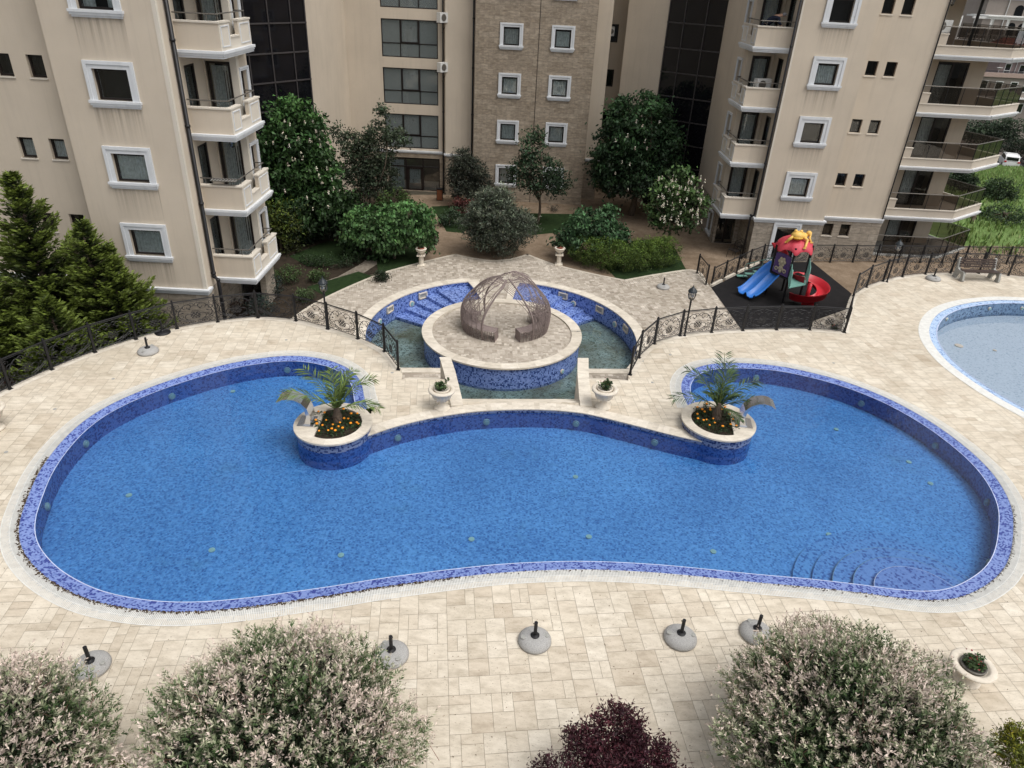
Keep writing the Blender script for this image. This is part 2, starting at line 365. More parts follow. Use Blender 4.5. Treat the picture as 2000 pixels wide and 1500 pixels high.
# curves in plan
def smooth_line(P, step=.2, closed=False, k=2):
    P = np.array([p[:2] for p in P], float); n = len(P); out = []
    for i in range(n if closed else n - 1):
        p0 = P[(i - 1) % n] if (closed or i > 0) else 2 * P[0] - P[1]
        p1, p2 = P[i], P[(i + 1) % n]
        p3 = P[(i + 2) % n] if (closed or i < n - 2) else 2 * P[-1] - P[-2]
        for t in np.linspace(0, 1, 10, endpoint=False):
            out.append(.5 * ((2 * p1) + (-p0 + p2) * t + (2 * p0 - 5 * p1 + 4 * p2 - p3) * t * t + (-p0 + 3 * p1 - 3 * p2 + p3) * t ** 3))
    if not closed: out.append(P[-1])
    Q = np.array(out); Q2 = np.vstack([Q, Q[:1]]) if closed else Q
    s = np.concatenate([[0], np.cumsum(np.linalg.norm(np.diff(Q2, axis=0), axis=1))]); m = max(4, int(s[-1] / step))
    t = np.linspace(0, s[-1], m, endpoint=not closed)
    R = np.stack([np.interp(t, s, Q2[:, 0]), np.interp(t, s, Q2[:, 1])], 1)
    for _ in range(k):
        a = np.roll(R, 1, 0); b = np.roll(R, -1, 0); S = (a + 2 * R + b) / 4
        if not closed: S[0] = R[0]; S[-1] = R[-1]
        R = S
    return R
def offset(P, d, closed=False):
    P = np.asarray(P, float)
    if closed: t = np.roll(P, -1, 0) - np.roll(P, 1, 0)
    else: t = np.gradient(P, axis=0)
    t /= np.linalg.norm(t, axis=1)[:, None] + 1e-9
    return P + np.stack([t[:, 1], -t[:, 0]], 1) * d
def z3(P, z): return [(p[0], p[1], z) for p in P]
def inside(poly, X, Y):
    poly = np.asarray(poly)[:, :2]; r = np.zeros(X.shape, bool); n = len(poly); j = n - 1
    for i in range(n):
        xi, yi = poly[i]; xj, yj = poly[j]
        if yi != yj:
            c = ((yi > Y) != (yj > Y)) & (X < (xj - xi) * (Y - yi) / (yj - yi) + xi); r ^= c
        j = i
    return r
# ================================================================ PLAN OF THE SITE
CI = np.array([-.55, 27.85]); TH = math.radians(5.5)
AX = np.array([-math.sin(TH), math.cos(TH)]); PX = np.array([math.cos(TH), math.sin(TH)])
def q(p, a): return tuple(CI + PX * p + AX * a)          # island frame: p across, a along the axis
def qp(r, deg): t = math.radians(deg) + TH; return (CI[0] + r * math.cos(t), CI[1] + r * math.sin(t))

Wpx = [(699,803),(695,790),(691,777),(690,760),(683,744),(668,729),(648,718.5),(620,710.5),(590,706),(562,705),(530,707.5),(490,713),(455,719.5),(420,728),(385,738),(350,749),(300,767),(250,788),(210,809),(180,830),(150,858),(124,890),(104,920),(90,950),(80,978),(70,1006),(67,1028),(69,1052),(77,1070),(94,1092),(120,1116),(160,1139),(200,1156),(260,1169),(320,1176),(400,1176),(495,1167),(561,1158),(660,1144),(745,1130),(885,1112),(990,1101.5),(1095,1097),(1165,1097),(1252,1101),(1340,1108),(1475,1122),(1580,1131),(1685,1143),(1760,1153),(1815,1156),(1854,1151),(1880,1140),(1904,1126),(1926,1108),(1940,1086),(1948,1058),(1951.5,1020),(1951,995),(1943,970),(1924,936),(1898,905),(1860,871),(1810,834),(1760,804),(1710,779),(1650,756),(1600,741.5),(1550,730),(1520,724.5),(1470,720),(1420,719),(1390,722),(1366,730),(1353,742),(1347,756),(1349,771),(1357,786),(1364,800)]
Cpx = [(1392,869),(1330,856),(1290,846),(1240,833),(1196,822),(1140,809),(1070,802.5),(1000,802),(925,806),(850,817),(787,831),(745,844),(705,858)]
WL = smooth_line([g(*p, z=-.05) for p in Wpx], .16, k=6)
WC = smooth_line([g(*p) for p in Cpx], .16, k=6)
POOL = np.vstack([WL, WC])
HOLE = np.vstack([offset(WL, .5), offset(WC, .2)])
WWpx = [(2000,592),(1953,591.5),(1910,595.5),(1875,603),(1849,614.6),(1835.5,629),(1830,643),(1830,657),(1837,674),(1854.5,697),(1877,718),(1910,742),(1953,770),(2000,796),(2090,838),(2200,850),(2290,780),(2250,670),(2120,603)]
WW = smooth_line([g(*p) for p in WWpx], .2, True, 4)

fl = [(-260,930),(-160,862),(-70,806),(20,760),(102,722),(186,688.4),(266,663),(346,642),(425.6,629),(504,621),(578,627),(641,643),(699,662),(751,686.6),(778,722)]
fr_ = [(1230.6,732),(1248,699),(1278,672),(1328,656),(1389.5,649.5),(1450.5,646),(1516.5,644.5),(1581,644.5),(1648.5,649.4)]
fr2 = [(1648.5,649.4),(1654,622),(1666.5,578.5),(1692,561.5),(1724.5,550),(1762,541),(1807,536),(1856,534),(1911,534.5),(1969,538.5),(2035,547),(2110,562),(2200,588)]
FL = [g(*p)[:2] for p in fl]; FR = [g(*p)[:2] for p in fr_]; FR2 = [g(*p)[:2] for p in fr2]
eL = smooth_line(FL, .3, k=3); eR = smooth_line(FR, .3, k=3); eR2 = smooth_line(FR2, .3, k=2)
EL = offset(eL, -.1); ER = offset(eR, -.1); ER2 = offset(eR2, -.1)
DECK = [tuple(p) for p in EL] + [q(-3.75, -7.62), q(-2.05, -7.62), q(-1.84, -9.05), q(1.84, -9.05), q(2.05, -7.62), q(3.72, -7.62)] + \
       [tuple(p) for p in ER] + [tuple(p) for p in ER2[1:]] + [(36, 20), (36, 3.5), (-26, 3.5)]

def pave(name, outer, holes, unit, th, sizes, z, mat, gap, sub, keep=None, tone=(.5, .17)):
    ct, st = math.cos(th), math.sin(th)
    P = np.array(outer)[:, :2]; u = P[:, 0] * ct + P[:, 1] * st; v = -P[:, 0] * st + P[:, 1] * ct
    u0, v0 = u.min(), v.min(); nu, nv = int((u.max() - u0) / unit) + 2, int((v.max() - v0) / unit) + 2
    used = np.zeros((nu, nv), bool); T = []
    R = random.Random(11)
    for j in range(nv):
        for i in range(nu):
            if used[i, j]: continue
            sz = sizes[:]; R.shuffle(sz)
            for a, b in sz + [(1, 1)]:
                if i + a <= nu and j + b <= nv and not used[i:i + a, j:j + b].any():
                    used[i:i + a, j:j + b] = True; T.append((i, j, a, b)); break
    T = np.array(T, float)
    def W(uu, vv):
        uu = uu * unit + u0; vv = vv * unit + v0; return uu * ct - vv * st, uu * st + vv * ct
    def ok(X, Y):
        r = inside(outer, X, Y)
        for h in holes: r &= ~inside(h, X, Y)
        return r
    cnt = np.zeros(len(T), int)
    for fx in (0, .5, 1):
        for fy in (0, .5, 1):
            X, Y = W(T[:, 0] + fx * T[:, 2], T[:, 1] + fy * T[:, 3]); cnt += ok(X, Y)
    mb = MB(); e = gap / unit / 2
    for t, c in zip(T, cnt):
        if c == 0: continue
        col = (min(1, max(0, R.gauss(*tone))), R.random(), R.random())
        a0, b0, a1, b1 = t[0] + e, t[1] + e, t[0] + t[2] - e, t[1] + t[3] - e
        if c == 9:
            X, Y = W(np.array([a0, a1, a1, a0]), np.array([b0, b0, b1, b1]))
            mb.add([(x, y, z) for x, y in zip(X, Y)], [(0, 1, 2, 3)], col)
        else:
            na = max(2, int(t[2] * unit / sub)); nb = max(2, int(t[3] * unit / sub))
            A = np.linspace(a0, a1, na + 1); B = np.linspace(b0, b1, nb + 1)
            cx, cy = np.meshgrid((A[1:] + A[:-1]) / 2, (B[1:] + B[:-1]) / 2, indexing='ij'); X, Y = W(cx, cy); k = ok(X, Y)
            for ia in range(na):
                for ib in range(nb):
                    if k[ia, ib]:
                        X, Y = W(np.array([A[ia], A[ia + 1], A[ia + 1], A[ia]]), np.array([B[ib], B[ib], B[ib + 1], B[ib + 1]]))
                        mb.add([(x, y, z) for x, y in zip(X, Y)], [(0, 1, 2, 3)], col)
    return struct(name, mb, mat)

# ---- ground, paths, lawns
mb = MB(); mb.flat([[(-200, -20), (300, -20), (300, 420), (-200, 420)]], ZL - .02)
# leave the pool and fountain pits open: the sheet is cut round them
gs = MB(); pit = [(-17, 8), (27, 8), (27, 26), (9, 30), (5.5, 33.4), (-.5, 34.3), (-6.5, 33.4), (-10, 29), (-13, 24)]
gs.flat([[(-400, -60), (600, -60), (600, 56), (-400, 56)], pit], ZL - .03); gs.add([(-400, 56, ZL - .03), (600, 56, ZL - .03), (600, 170, ZL - .03 - .137 * 114), (-400, 170, ZL - .03 - .137 * 114), (900, 330, -25), (-900, 330, -25)], [(0, 1, 2, 3), (3, 2, 4, 5)])
se = MB(); se.add([(-2500, 250, -24), (2500, 250, -24), (9000, 9000, -24.5), (-9000, 9000, -24.5)], [(0, 1, 2, 3)]); struct('sea', se, plain('hazy_sea', (.80, .84, .86), .35, 0, .03, .01))  # bright distant haze painted into the pale sea colour
struct('terrain', gs, groundmat('rough_ground', (.05, .045, .032), (.09, .08, .06), 1.5))
md = MB(); md.flat([[(25.4, 39), (400, 30), (400, 56), (20, 56)]], ZL - .02); md.add([(20, 56, ZL - .02), (400, 56, ZL - .02), (400, 97, ZL - .02 - .137 * 41), (40, 97, ZL - .02 - .137 * 41)], [(0, 1, 2, 3)]); struct('meadow_field', md, 'meadow')
gd = MB(); gd.flat([[(-30, 22), (-9.6, 26), (-9.9, 28), (-8, 33), (-5, 36.7), (-3, 38), (-9, 52), (-30, 52)]], ZL - .018); struct('garden_ground', gd, 'soil')
G = lambda L: [tuple(g(x, y, ZL)[:2]) for x, y in L]
PATH = G([(818,515),(840,490),(858,470),(830,430),(796,404),(795,380),(880,380),(885,330),(1480,330),(1470,500),(1700,480),(2100,480),(2100,560),(1640,600),(1560,540),(1400,560),(1300,560),(1100,535),(900,520)])
pt = MB(); pt.flat([PATH], ZL - .010); struct('garden_path', pt, 'path')
gp = MB(); gp.flat([G([(612,556),(660,540),(705,515),(728,497),(722,480),(745,478),(752,505),(712,532),(680,550),(640,570)])], ZL - .006); struct('gravel_path', gp, groundmat('pale_gravel', (.12, .10, .08), (.24, .21, .17), 6))
for i, L in enumerate([[(843,403),(893,401),(934,424),(905,455),(872,452)], [(1010,416),(1128,418),(1118,438),(1088,454),(1040,459),(1000,444)], [(1236,470),(1300,466),(1318,484),(1342,530),(1220,560),(1180,520)], [(565,500),(640,470),(700,474),(706,500),(640,520),(600,520)], [(600,560),(700,530),(745,545),(640,580)], [(735,505),(815,478),(830,500),(812,516),(740,545)]]):
    lw = MB(); lw.flat([G(L)], ZL - .004); struct('lawn', lw, 'turf')

# ---- lower terrace paving
def arc(r, a, b, n=40): return [qp(r, t) for t in np.linspace(a, b, n)]
LOW = [(-10.2, 26.5), (-9.43, 29.34), (-8.7, 31), (-7.81, 32.6), (-6.9, 34), (-5.68, 35.3), (-4.36, 36.55), (-3.46, 37.33), (-2.73, 36.95), (-1.45, 36.62), (-.35, 37.06), (.48, 37.93), (1.3, 37.1), (2.15, 36.4), (4.01, 35.4), (5.55, 34.75), (7.6, 35.96), (9.67, 36.75), (9.9, 34.4), (11.5, 33), (17.1, 33.6), (18.2, 29), (18.0, 24.5), (5.5, 21.3), (-5, 21), (-9.5, 23)]
BR1, BR2 = 78.5, 103.; CH = {-1: 2.55, 1: 3.0}
pc = math.degrees(math.asin(3.6 / 6.1))
BHOLE = arc(6.1, BR2, 180 + pc, 60) + [q(-2.55, -3.6), q(-2.55, -7.4), q(3.0, -7.4), q(3.0, -3.6)] + arc(6.1, -pc, BR1, 60) + arc(3.2, BR1, BR2 - 360, 90)
pave('terrace_paving', LOW, [BHOLE], .105, math.radians(9), [(2, 2), (2, 1), (1, 2), (2, 1), (2, 2), (1, 1)], ZL, 'paver', .010, .04, tone=(.5, .24))
sl = MB(); sl.flat([LOW, BHOLE], ZL - .007); struct('terrace_ground', sl, 'joint')
ISL = arc(3.1, 0, 359, 72); pave('island_paving', ISL, [], .105, math.radians(4), [(2, 2), (2, 1), (1, 2), (2, 1), (1, 1)], ZL + .004, 'paver', .010, .04, tone=(.5, .22))
im = MB(); im.flat([arc(3.3, 0, 359, 72)], ZL - .004); struct('island_ground', im, 'joint')
# kerb round the lower terrace
kb = MB(); e1 = smooth_line(LOW[:6] + LOW[6:8], .25, k=2); 
for seg in (LOW[:8], LOW[7:12], LOW[11:16], LOW[15:19]):
    e = smooth_line(seg, .25, k=1); kb.strip(z3(e, ZL + .012), z3(offset(e, .16), ZL + .012), cols=[(.2, 0, 0), (.25, .3, .2), (.15, .6, .1)]); kb.strip(z3(e, ZL + .012), z3(e, ZL - .1))
struct('terrace_kerb', kb, 'coping')
# fountain basin
bs = thing('fountain_basin', 'round blue mosaic basin with dry steps ringing the paved island', 'fountain basin', (CI[0], CI[1], -2.95))
w = MB(); A0, A1 = BR2, 180 + math.degrees(math.asin(3.4 / 5.85)); B0, B1 = -math.degrees(math.asin(3.4 / 5.85)), BR1
top, bot = ZL + .01, -2.95
for a, b in ((A0, A1), (B0, B1)):
    P = arc(5.85, a, b, 70); w.strip(z3(P, bot), z3(P, top))
for s in (-1, 1):
    P = [q(4.76 * s, -3.4), q(CH[s] * s, -3.4), q(CH[s] * s, -6.2), q(2.1 * s, -6.2)]; w.strip(z3(P, bot), z3(P, top))
for a in (BR1, BR2): P = [qp(5.9, a), qp(3.3, a)]; w.strip(z3(P, bot), z3(P, top))
obj('basin_wall', w, 'bwall', bs)
w = MB(); P = arc(3.38, 0, 356, 90); w.strip(z3(P, bot), z3(P, ZL - .02), closed=True); obj('island_wall', w, 'bwall', bs)
w = MB(); w.flat([arc(5.9, 0, 356, 90)], bot); w.flat([[q(-2.6, -6.3), q(3.05, -6.3), q(3.05, -3.2), q(-2.6, -3.2)]], bot - .004); obj('basin_floor', w, 'bfloor', bs)
def tcols(k): return [(min(1, max(0, random.gauss(.6, .2))), random.random(), random.random()) for _ in range(k)]
w = MB()
def coping(w, inner, outer, z, th=.05, lip=.02):
    w.strip(z3(outer, z), z3(inner, z), cols=tcols(200)); w.strip(z3(inner, z), z3(inner, z - th), cols=[(.5, .5, .5)]); w.strip(z3(outer, z - th), z3(outer, z), cols=[(.5, .5, .5)])
coping(w, arc(5.82, A0 - 1, A1 - 1, 40), arc(6.3, A0 - 1, A1 - 2, 40), ZL + .03)
coping(w, arc(5.82, B0 + 1, B1 + 1, 40), arc(6.3, B0 + 2, B1 + 1, 40), ZL + .03)
for s in (-1, 1):
    coping(w, [q(4.95 * s, -3.36), q(3.7 * s, -3.36), q(CH[s] * s, -3.36)][::-s], [q(5.05 * s, -3.74), q(3.7 * s, -3.74), q(CH[s] * s, -3.74)][::-s], ZL + .034)
for a, d in ((BR1, -1), (BR2, 1)):
    P = smooth_line([qp(6.0, a + d * 1), qp(5, a), qp(3.5, a)], .3); Q = smooth_line([qp(6.05, a - d * 5), qp(5, a - d * 4.4), qp(3.5, a - d * 5)], .3); n_ = min(len(P), len(Q)); coping(w, P[:n_], Q[:n_], ZL + .036)
obj('coping', w, 'coping', bs)
w = MB(); I, O = arc(3.02, 0, 359, 90), arc(3.46, 0, 359, 90)
w.strip(z3(O, ZL + .07), z3(I, ZL + .07), cols=[c for c in tcols(30) for _ in range(3)]); w.strip(z3(O, ZL - .0), z3(O, ZL + .07)); w.strip(z3(I, ZL + .07), z3(I, ZL - .01)); obj('island_coping', w, 'coping', bs)
# pie steps
for sgn, base in ((1, BR2), (-1, BR1)):
    st = MB(); edges = [0, 17, 23.5, 30, 36.5, 43]
    lv = [-2.14, -2.30, -2.46, -2.62, -2.78]
    for i in range(5):
        a0, a1 = base + sgn * edges[i], base + sgn * edges[i + 1]
        O, I = arc(5.84, a0, a1, 8), arc(3.39, a0, a1, 8); z = lv[i]
        st.strip(z3(O, z), z3(I, z)) if sgn > 0 else st.strip(z3(I, z), z3(O, z))
        st.strip(z3([O[-1], I[-1]], z), z3([O[-1], I[-1]], z - .17))
    obj('steps', st, 'bwall', bs)
wt = MB(); wt.flat([arc(5.84, 0, 356, 90)], -2.86); wt.flat([[q(-2.55, -6.1), q(3.0, -6.1), q(3.0, -3.35), q(-2.55, -3.35)]], -2.864)
struct('fountain_water', wt, water('shallow_green_water', (.93, .96, .94), .03, 2, .01))
def plate(mb, ang, r, z, w_, h_, d=.05):
    c = qp(r - d / 2, ang); mb.obox((c[0], c[1], z), d, w_, h_, rz=math.radians(ang) + TH)
for px, py in ((822,575),(753,602),(1104,575),(1181,602),(1240,641)):
    p = g(px, py, -2.25); ang = math.degrees(math.atan2(p[1] - CI[1], p[0] - CI[0]) - TH)
    m_ = MB()
    for dy, dz, ww, hh in ((0, .13, .5, .05), (0, -.13, .5, .05), (-.22, 0, .06, .3), (.22, 0, .06, .3)):
        c = qp(5.80, ang); t = math.radians(ang) + TH; c2 = (c[0] - math.sin(t) * dy, c[1] + math.cos(t) * dy, -2.25 + dz); m_.obox(c2, .07, ww, hh, rz=t)
    o = obj('skimmer', m_, 'urn', bs); m2 = MB(); plate(m2, ang, 5.85, -2.25, .4, .22, .03); obj('slot', m2, 'concrete', o)
def roundlamp(parent, c, n, r=.13, name='underwater_lamp', ring='urn'):
    """round lamp on a wall: c centre, n plan direction it faces"""
    n = Vector((n[0], n[1], 0)).normalized(); m_ = MB(); c = Vector(c)
    m_.tube([c, c + n * .05], r, 16); o = obj(name, m_, ring, parent)
    m2 = MB(); m2.tube([c + n * .045, c + n * .07], r * .68, 14); obj('lamp_face', m2, 'lightface', o); return o
for px, py in ((808,595),(739,628),(1118,594),(1202,633)):
    p = g(px, py, -2.5); t = math.atan2(p[1] - CI[1], p[0] - CI[0]); roundlamp(bs, (CI[0] + 5.84 * math.cos(t), CI[1] + 5.84 * math.sin(t), -2.5), (-math.cos(t), -math.sin(t)), .15)
p = g(1110, 733, -2.6); t = math.atan2(p[1] - CI[1], p[0] - CI[0]); roundlamp(bs, (CI[0] + 3.38 * math.cos(t), CI[1] + 3.38 * math.sin(t), -2.55), (math.cos(t), math.sin(t)), .1)

# ---- main pool
pool = thing('swimming_pool', 'large kidney shaped pool lined with deep blue mosaic', 'swimming pool', (0, 15, -.8))
PD = -.62
w = MB(); w.strip(z3(WL, PD), z3(WL, -.055)); w.strip(z3(WC, PD), z3(WC, -.09)); 
for a, b in ((WL[-1], WC[0]), (WC[-1], WL[0])): w.strip(z3([a, b], PD), z3([a, b], -.09))
obj('pool_wall', w, 'pwall', pool)
w = MB(); w.strip(z3(WC, -.09), z3(WC, .02)); obj('tile_band', w, 'dry', pool)
w = MB(); w.flat([POOL], PD); obj('pool_floor', w, 'floor', pool)
w = MB(); w.strip(z3(offset(WL, .30), -.004), z3(WL, -.05)); obj('edge_band', w, 'band', pool)
w = MB(); w.strip(z3(offset(WL, .006), -.044), z3(offset(WL, -.011), -.043)); obj('edge_line', w, 'grout', pool)
# slatted overflow grating
w = MB(); G1, G2, G3 = offset(WL, .30), offset(WL, .48), offset(WL, .66)
L_ = smooth_line(WL, .034, k=0); s1, s2, s3 = offset(L_, .305), offset(L_, .48), offset(L_, .66)
for i in range(0, len(L_) - 1, 1):
    if abs(L_[i, 0]) > 15 or i % 1: continue
    f_ = .62
    a, b, c_ = s1[i], s2[i], s3[i]; a2 = a + (s1[i + 1] - a) * f_; c2 = c_ + (s3[i + 1] - c_) * f_
    w.add([(a[0], a[1], .006), (c_[0], c_[1], .006), (c2[0], c2[1], .006), (a2[0], a2[1], .006)], [(0, 1, 2, 3)])
w.strip(z3(offset(WL, .49), .009), z3(offset(WL, .475), .009)); w.strip(z3(offset(WL, .67), .009), z3(offset(WL, .65), .009))
obj('overflow_grating', w, 'grate', pool)
w = MB(); w.strip(z3(G3, -.005), z3(G1, -.005)); obj('gutter_channel', w, plain('channel_grey', (.36, .36, .35), .8), pool)
w = MB(); coping(w, WC, offset(WC, .40), .045, .04); obj('pool_coping', w, 'coping', pool)
wt = MB(); wt.flat([POOL], -.055); struct('pool_water', wt, water('pool_water_surface', (.92, .97, 1.0), .012, 2.6, .016))
lampP = []
for px, py, dz in ((563,724,-.38),(339,771,-.38),(176,866,-.38),(94,992,-.38),(950,829,-.36),(1120,830,-.36),(780,858,-.36),(1276,870,-.36),(1480,738,-.38),(1681,785,-.4),(1835,872,-.4),(1923,982,-.4),(1932,1103,-.3)):
    p = g(px, py, dz)[:2]; i = int(np.argmin(np.linalg.norm(POOL - p, axis=1))); a, b = POOL[i - 1], POOL[(i + 1) % len(POOL)]; t = b - a
    roundlamp(pool, (POOL[i][0], POOL[i][1], dz), (-t[1], t[0]), .105, ring='lampring')
for px, py in ((252,968),(414,1075),(666,1085),(921,1054),(1150,1049),(1124,932),(1393,1078),(1619,1045),(1775,903),(1817,945),(1633,839),(455,765)):
    p = g(px, py, PD); m_ = MB(); m_.lathe([(0.001, .0), (.075, .0), (.075, .025), (.001, .03)], 14, (p[0], p[1], PD)); obj('floor_inlet', m_, 'lightface', pool)
st = g(1806, 1160)
stepm = [mosaic('step_mosaic_%s' % n_, *c_, .055, .30, 6) for n_, c_ in zip('abcde', (((.17, .29, .64), (.125, .225, .56), (.05, .095, .34)), ((.145, .29, .64), (.10, .22, .55), (.045, .10, .35)), ((.125, .29, .64), (.082, .21, .53), (.04, .11, .36)), ((.11, .29, .64), (.07, .20, .52), (.036, .115, .365)), ((.10, .29, .64), (.06, .195, .515), (.032, .12, .375))))]
for k, (r, z) in enumerate(((1.0, -.15), (1.42, -.25), (1.84, -.35), (2.26, -.45), (2.68, -.54))):
    m_ = MB(); m_.lathe([(r, PD - .05 - k * .002), (r, z), (.001, z)], 60, (st[0], st[1], 0), caps=False); o = obj('round_step', m_, stepm[k], pool)
    if k > 2: continue
    m_ = MB(); m_.lathe([(r + .003, z + .002), (r - .009, z + .004)], 60, (st[0], st[1], 0), caps=False); obj('step_edge', m_, 'lampring' if k else 'grout', o)
# dry blossom caught on the grating
m_ = MB()
for i in range(len(WL) - 1):
    x, y = WL[i]
    if y > 16 and x < 0 or y > 15: continue
    dens = 17 if x < -1 else (3 if x < 6 else 7)
    for _ in range(dens):
        p = WL[i] + (WL[i + 1] - WL[i]) * random.random(); nrm = offset(WL[max(0, i - 1):i + 2], 1)[1] - WL[i]
        d = .30 + abs(random.gauss(0, .035)); a = random.random() * PI; l = random.uniform(.012, .035)
        c = p + nrm * d; v = np.array([math.cos(a), math.sin(a)]) * l; u = np.array([-v[1], v[0]]) * .3
        m_.add([(*(c - v), .012), (*(c + u), .03), (*(c + v), .012), (*(c - u), .012)], [(0, 1, 2), (0, 2, 3)])
tag(obj('blossom_debris', m_, 'debris'), 'dry brown willow blossom washed up along the pool grating', 'debris', kind='stuff')

# ---- wading pool
wp = thing('wading_pool', 'shallow pale blue wading pool beyond the main pool', 'wading pool', (WW[:, 0].mean(), WW[:, 1].mean(), -.7))
w = MB(); w.strip(z3(WW, -.62), z3(WW, -.02), closed=True); obj('pool_wall', w, 'wwall', wp)
w = MB(); w.flat([WW], -.62); obj('pool_floor', w, 'wfloor', wp)
w = MB(); w.strip(z3(offset(WW, .27, True), -.002), z3(WW, -.03), closed=True); obj('edge_band', w, 'wband', wp)
w = MB(); w.strip(z3(offset(WW, .66, True), .008), z3(offset(WW, .27, True), .008), closed=True); obj('overflow_grating', w, 'grate', wp)
w = MB(); w.strip(z3(offset(WW, .01, True), -.022), z3(offset(WW, -.02, True), -.022), closed=True); obj('edge_line', w, 'grout', wp)
wt = MB(); wt.flat([WW], -.50); struct('wading_water', wt, water('wading_water_surface', (.97, .98, 1), .01, 2, .004))
for px, py, r in ((1873,675,.16),(1943,684,.07)):
    p = g(px, py, -.6); m_ = MB(); m_.lathe([(r * .55, .03), (r, .02), (r, 0)], 20, (p[0], p[1], -.61)); obj('floor_inlet', m_, 'urn', wp)
for px, py in ((1851,623),(1935,604),(1999,605)):
    p = g(px, py, -.25)[:2]; i = int(np.argmin(np.linalg.norm(WW - p, axis=1))); t = WW[(i + 1) % len(WW)] - WW[i - 1]; roundlamp(wp, (*WW[i], -.24), (-t[1], t[0]), .07, 'wall_inlet')

# ---- pool deck
pave('deck_paving', DECK, [HOLE, offset(WW, .45, True)], .195, math.radians(7), [(3, 2), (2, 2), (2, 1), (2, 3), (2, 2), (1, 2), (3, 2), (2, 1), (2, 2)], 0.0, 'tile', .008, .05, tone=(.52, .15))
sl = MB(); sl.flat([DECK, [tuple(p) for p in HOLE], [tuple(p) for p in offset(WW, .45, True)]], -.009); struct('pool_deck', sl, 'joint')
ed = MB()
for E_ in (EL, ER, ER2):
    i_ = offset(E_, .27); ed.strip(z3(E_, .008), z3(i_, .008), cols=[c for c in tcols(90) for _ in range(2)]); ed.strip(z3(E_, -.06), z3(E_, .008), cols=[(.4, .4, .4)])
struct('deck_edge_coping', ed, 'coping')
rw = MB()
for E_ in (EL, ER, ER2): i_ = offset(E_, .04); rw.strip(z3(i_, ZL - .1), z3(i_, -.02))
rw.strip(z3([q(-3.75, -7.62), EL[-1]], ZL), z3([q(-3.75, -7.62), EL[-1]], -.01)); rw.strip(z3([ER[0], q(3.72, -7.62)], ZL), z3([ER[0], q(3.72, -7.62)], -.01))
tag(obj('retaining_wall', rw, 'stone2'), 'stone retaining wall under the edge of the pool deck', 'wall', kind='structure')
# small brass drains in the deck
for px, py in ((221,740),(107,799),(12,883),(559,664),(705,682),(766,728),(1255,705),(1274,747),(1309,693),(1628,709),(1849,721)):
    p = g(px, py); m_ = MB(); m_.lathe([(.001, .004), (.05, .004), (.05, 0)], 14, (p[0], p[1], .002))
    tag(obj('floor_drain', m_, 'concrete'), 'small round brass drain set in the pale pool paving', 'drain', 'round drains dotted over the pool deck')
# parapets and stairs
for s in (-1, 1):
    P = [(1.98, -9.35), (2.02, -8.9), (2.1, -8.2), (2.22, -7.2), (2.38, -6.2)]
    inn = [q(s * (p - .15), a) for p, a in P]; out = [q(s * (p + .17), a) for p, a in P]
    poly = inn + out[::-1]; m_ = MB(); m_.prism(poly if s < 0 else poly, ZL - 1, .03)
    o = obj('parapet_wall', m_, 'cream'); tag(o, 'low travertine parapet beside the ' + ('darker leafy' if s < 0 else 'red flowered') + ' urn flanking the wide stairs', 'parapet wall', 'parapets flanking the fountain stairs')
    c_ = MB(); inn = [q(s * (p - .18), a) for p, a in P]; out = [q(s * (p + .20), a) for p, a in P]; c_.prism(inn + out[::-1], .03, .07)
    c_.c = [(.62, random.random(), .4)] * len(c_.f); obj('coping', c_, 'coping', o)
def stairs(name, pts0, n, run, rise, a0, w0, w1, label, floor):
    m_ = MB()
    a = a0
    for k in range(n):
        z = -(k + 1) * rise; rn = .34 if (n == 17 and k < 3) else run
        v0, v1 = w0, w1
        if abs(w0 + w1) > 1 and a + rn > -6.25:
            if w0 > 0: v0 = CH[1] + .05
            else: v1 = -CH[-1] - .05
        pa = [q(v0, a), q(v1, a), q(v1, a + rn + .02), q(v0, a + rn + .02)]; a += rn
        m_.prism(pa, min(z - .3, z - .01), z); 
    m_.c = [(random.uniform(.35, .6), random.random(), random.random()) for _ in m_.f]
    o = obj(name, m_, 'coping'); return tag(o, label, 'stairs')
stairs('side_stairs', None, 12, .295, ZL / -12, -7.62, -3.75, -2.2, 'travertine stairs descending behind the darker leafy urn', 0)
stairs('side_stairs', None, 12, .295, ZL / -12, -7.62, 2.25, 3.72, 'travertine stairs descending behind the red flowered urn', 0)
stairs('fountain_stairs', None, 17, .235, .168, -9.05, -2.0, 2.0, 'wide pale stairs dropping from the pool edge to the fountain basin', 0)
# playground mat
mt = MB(); RUB = G([(1389,562),(1486,514),(1586,512),(1663,574),(1651,605),(1586,628),(1578,642),(1570,665),(1460,665),(1447,643)]); mt.flat([RUB], ZL + .02)
tag(obj('playground_mat', mt, 'rubber'), 'black rubber safety matting under the playset', 'rubber mat')
kb = MB(); ks = G([(1389,560),(1436,536)]); A_ = np.array(RUB[0]); B_ = np.array(RUB[1])
for k in range(4):
    a = A_ + (B_ - A_) * (k / 4 + .02); b = A_ + (B_ - A_) * ((k + 1) / 4 - .035); d = (b - a) / np.linalg.norm(b - a); n_ = np.array([-d[1], d[0]])
    kb.prism([tuple(a), tuple(b), tuple(b + n_ * .16), tuple(a + n_ * .16)], ZL, ZL + .14)
kb.c = [(.8, .4, .5)] * len(kb.f); struct('playground_kerb', kb, 'coping')
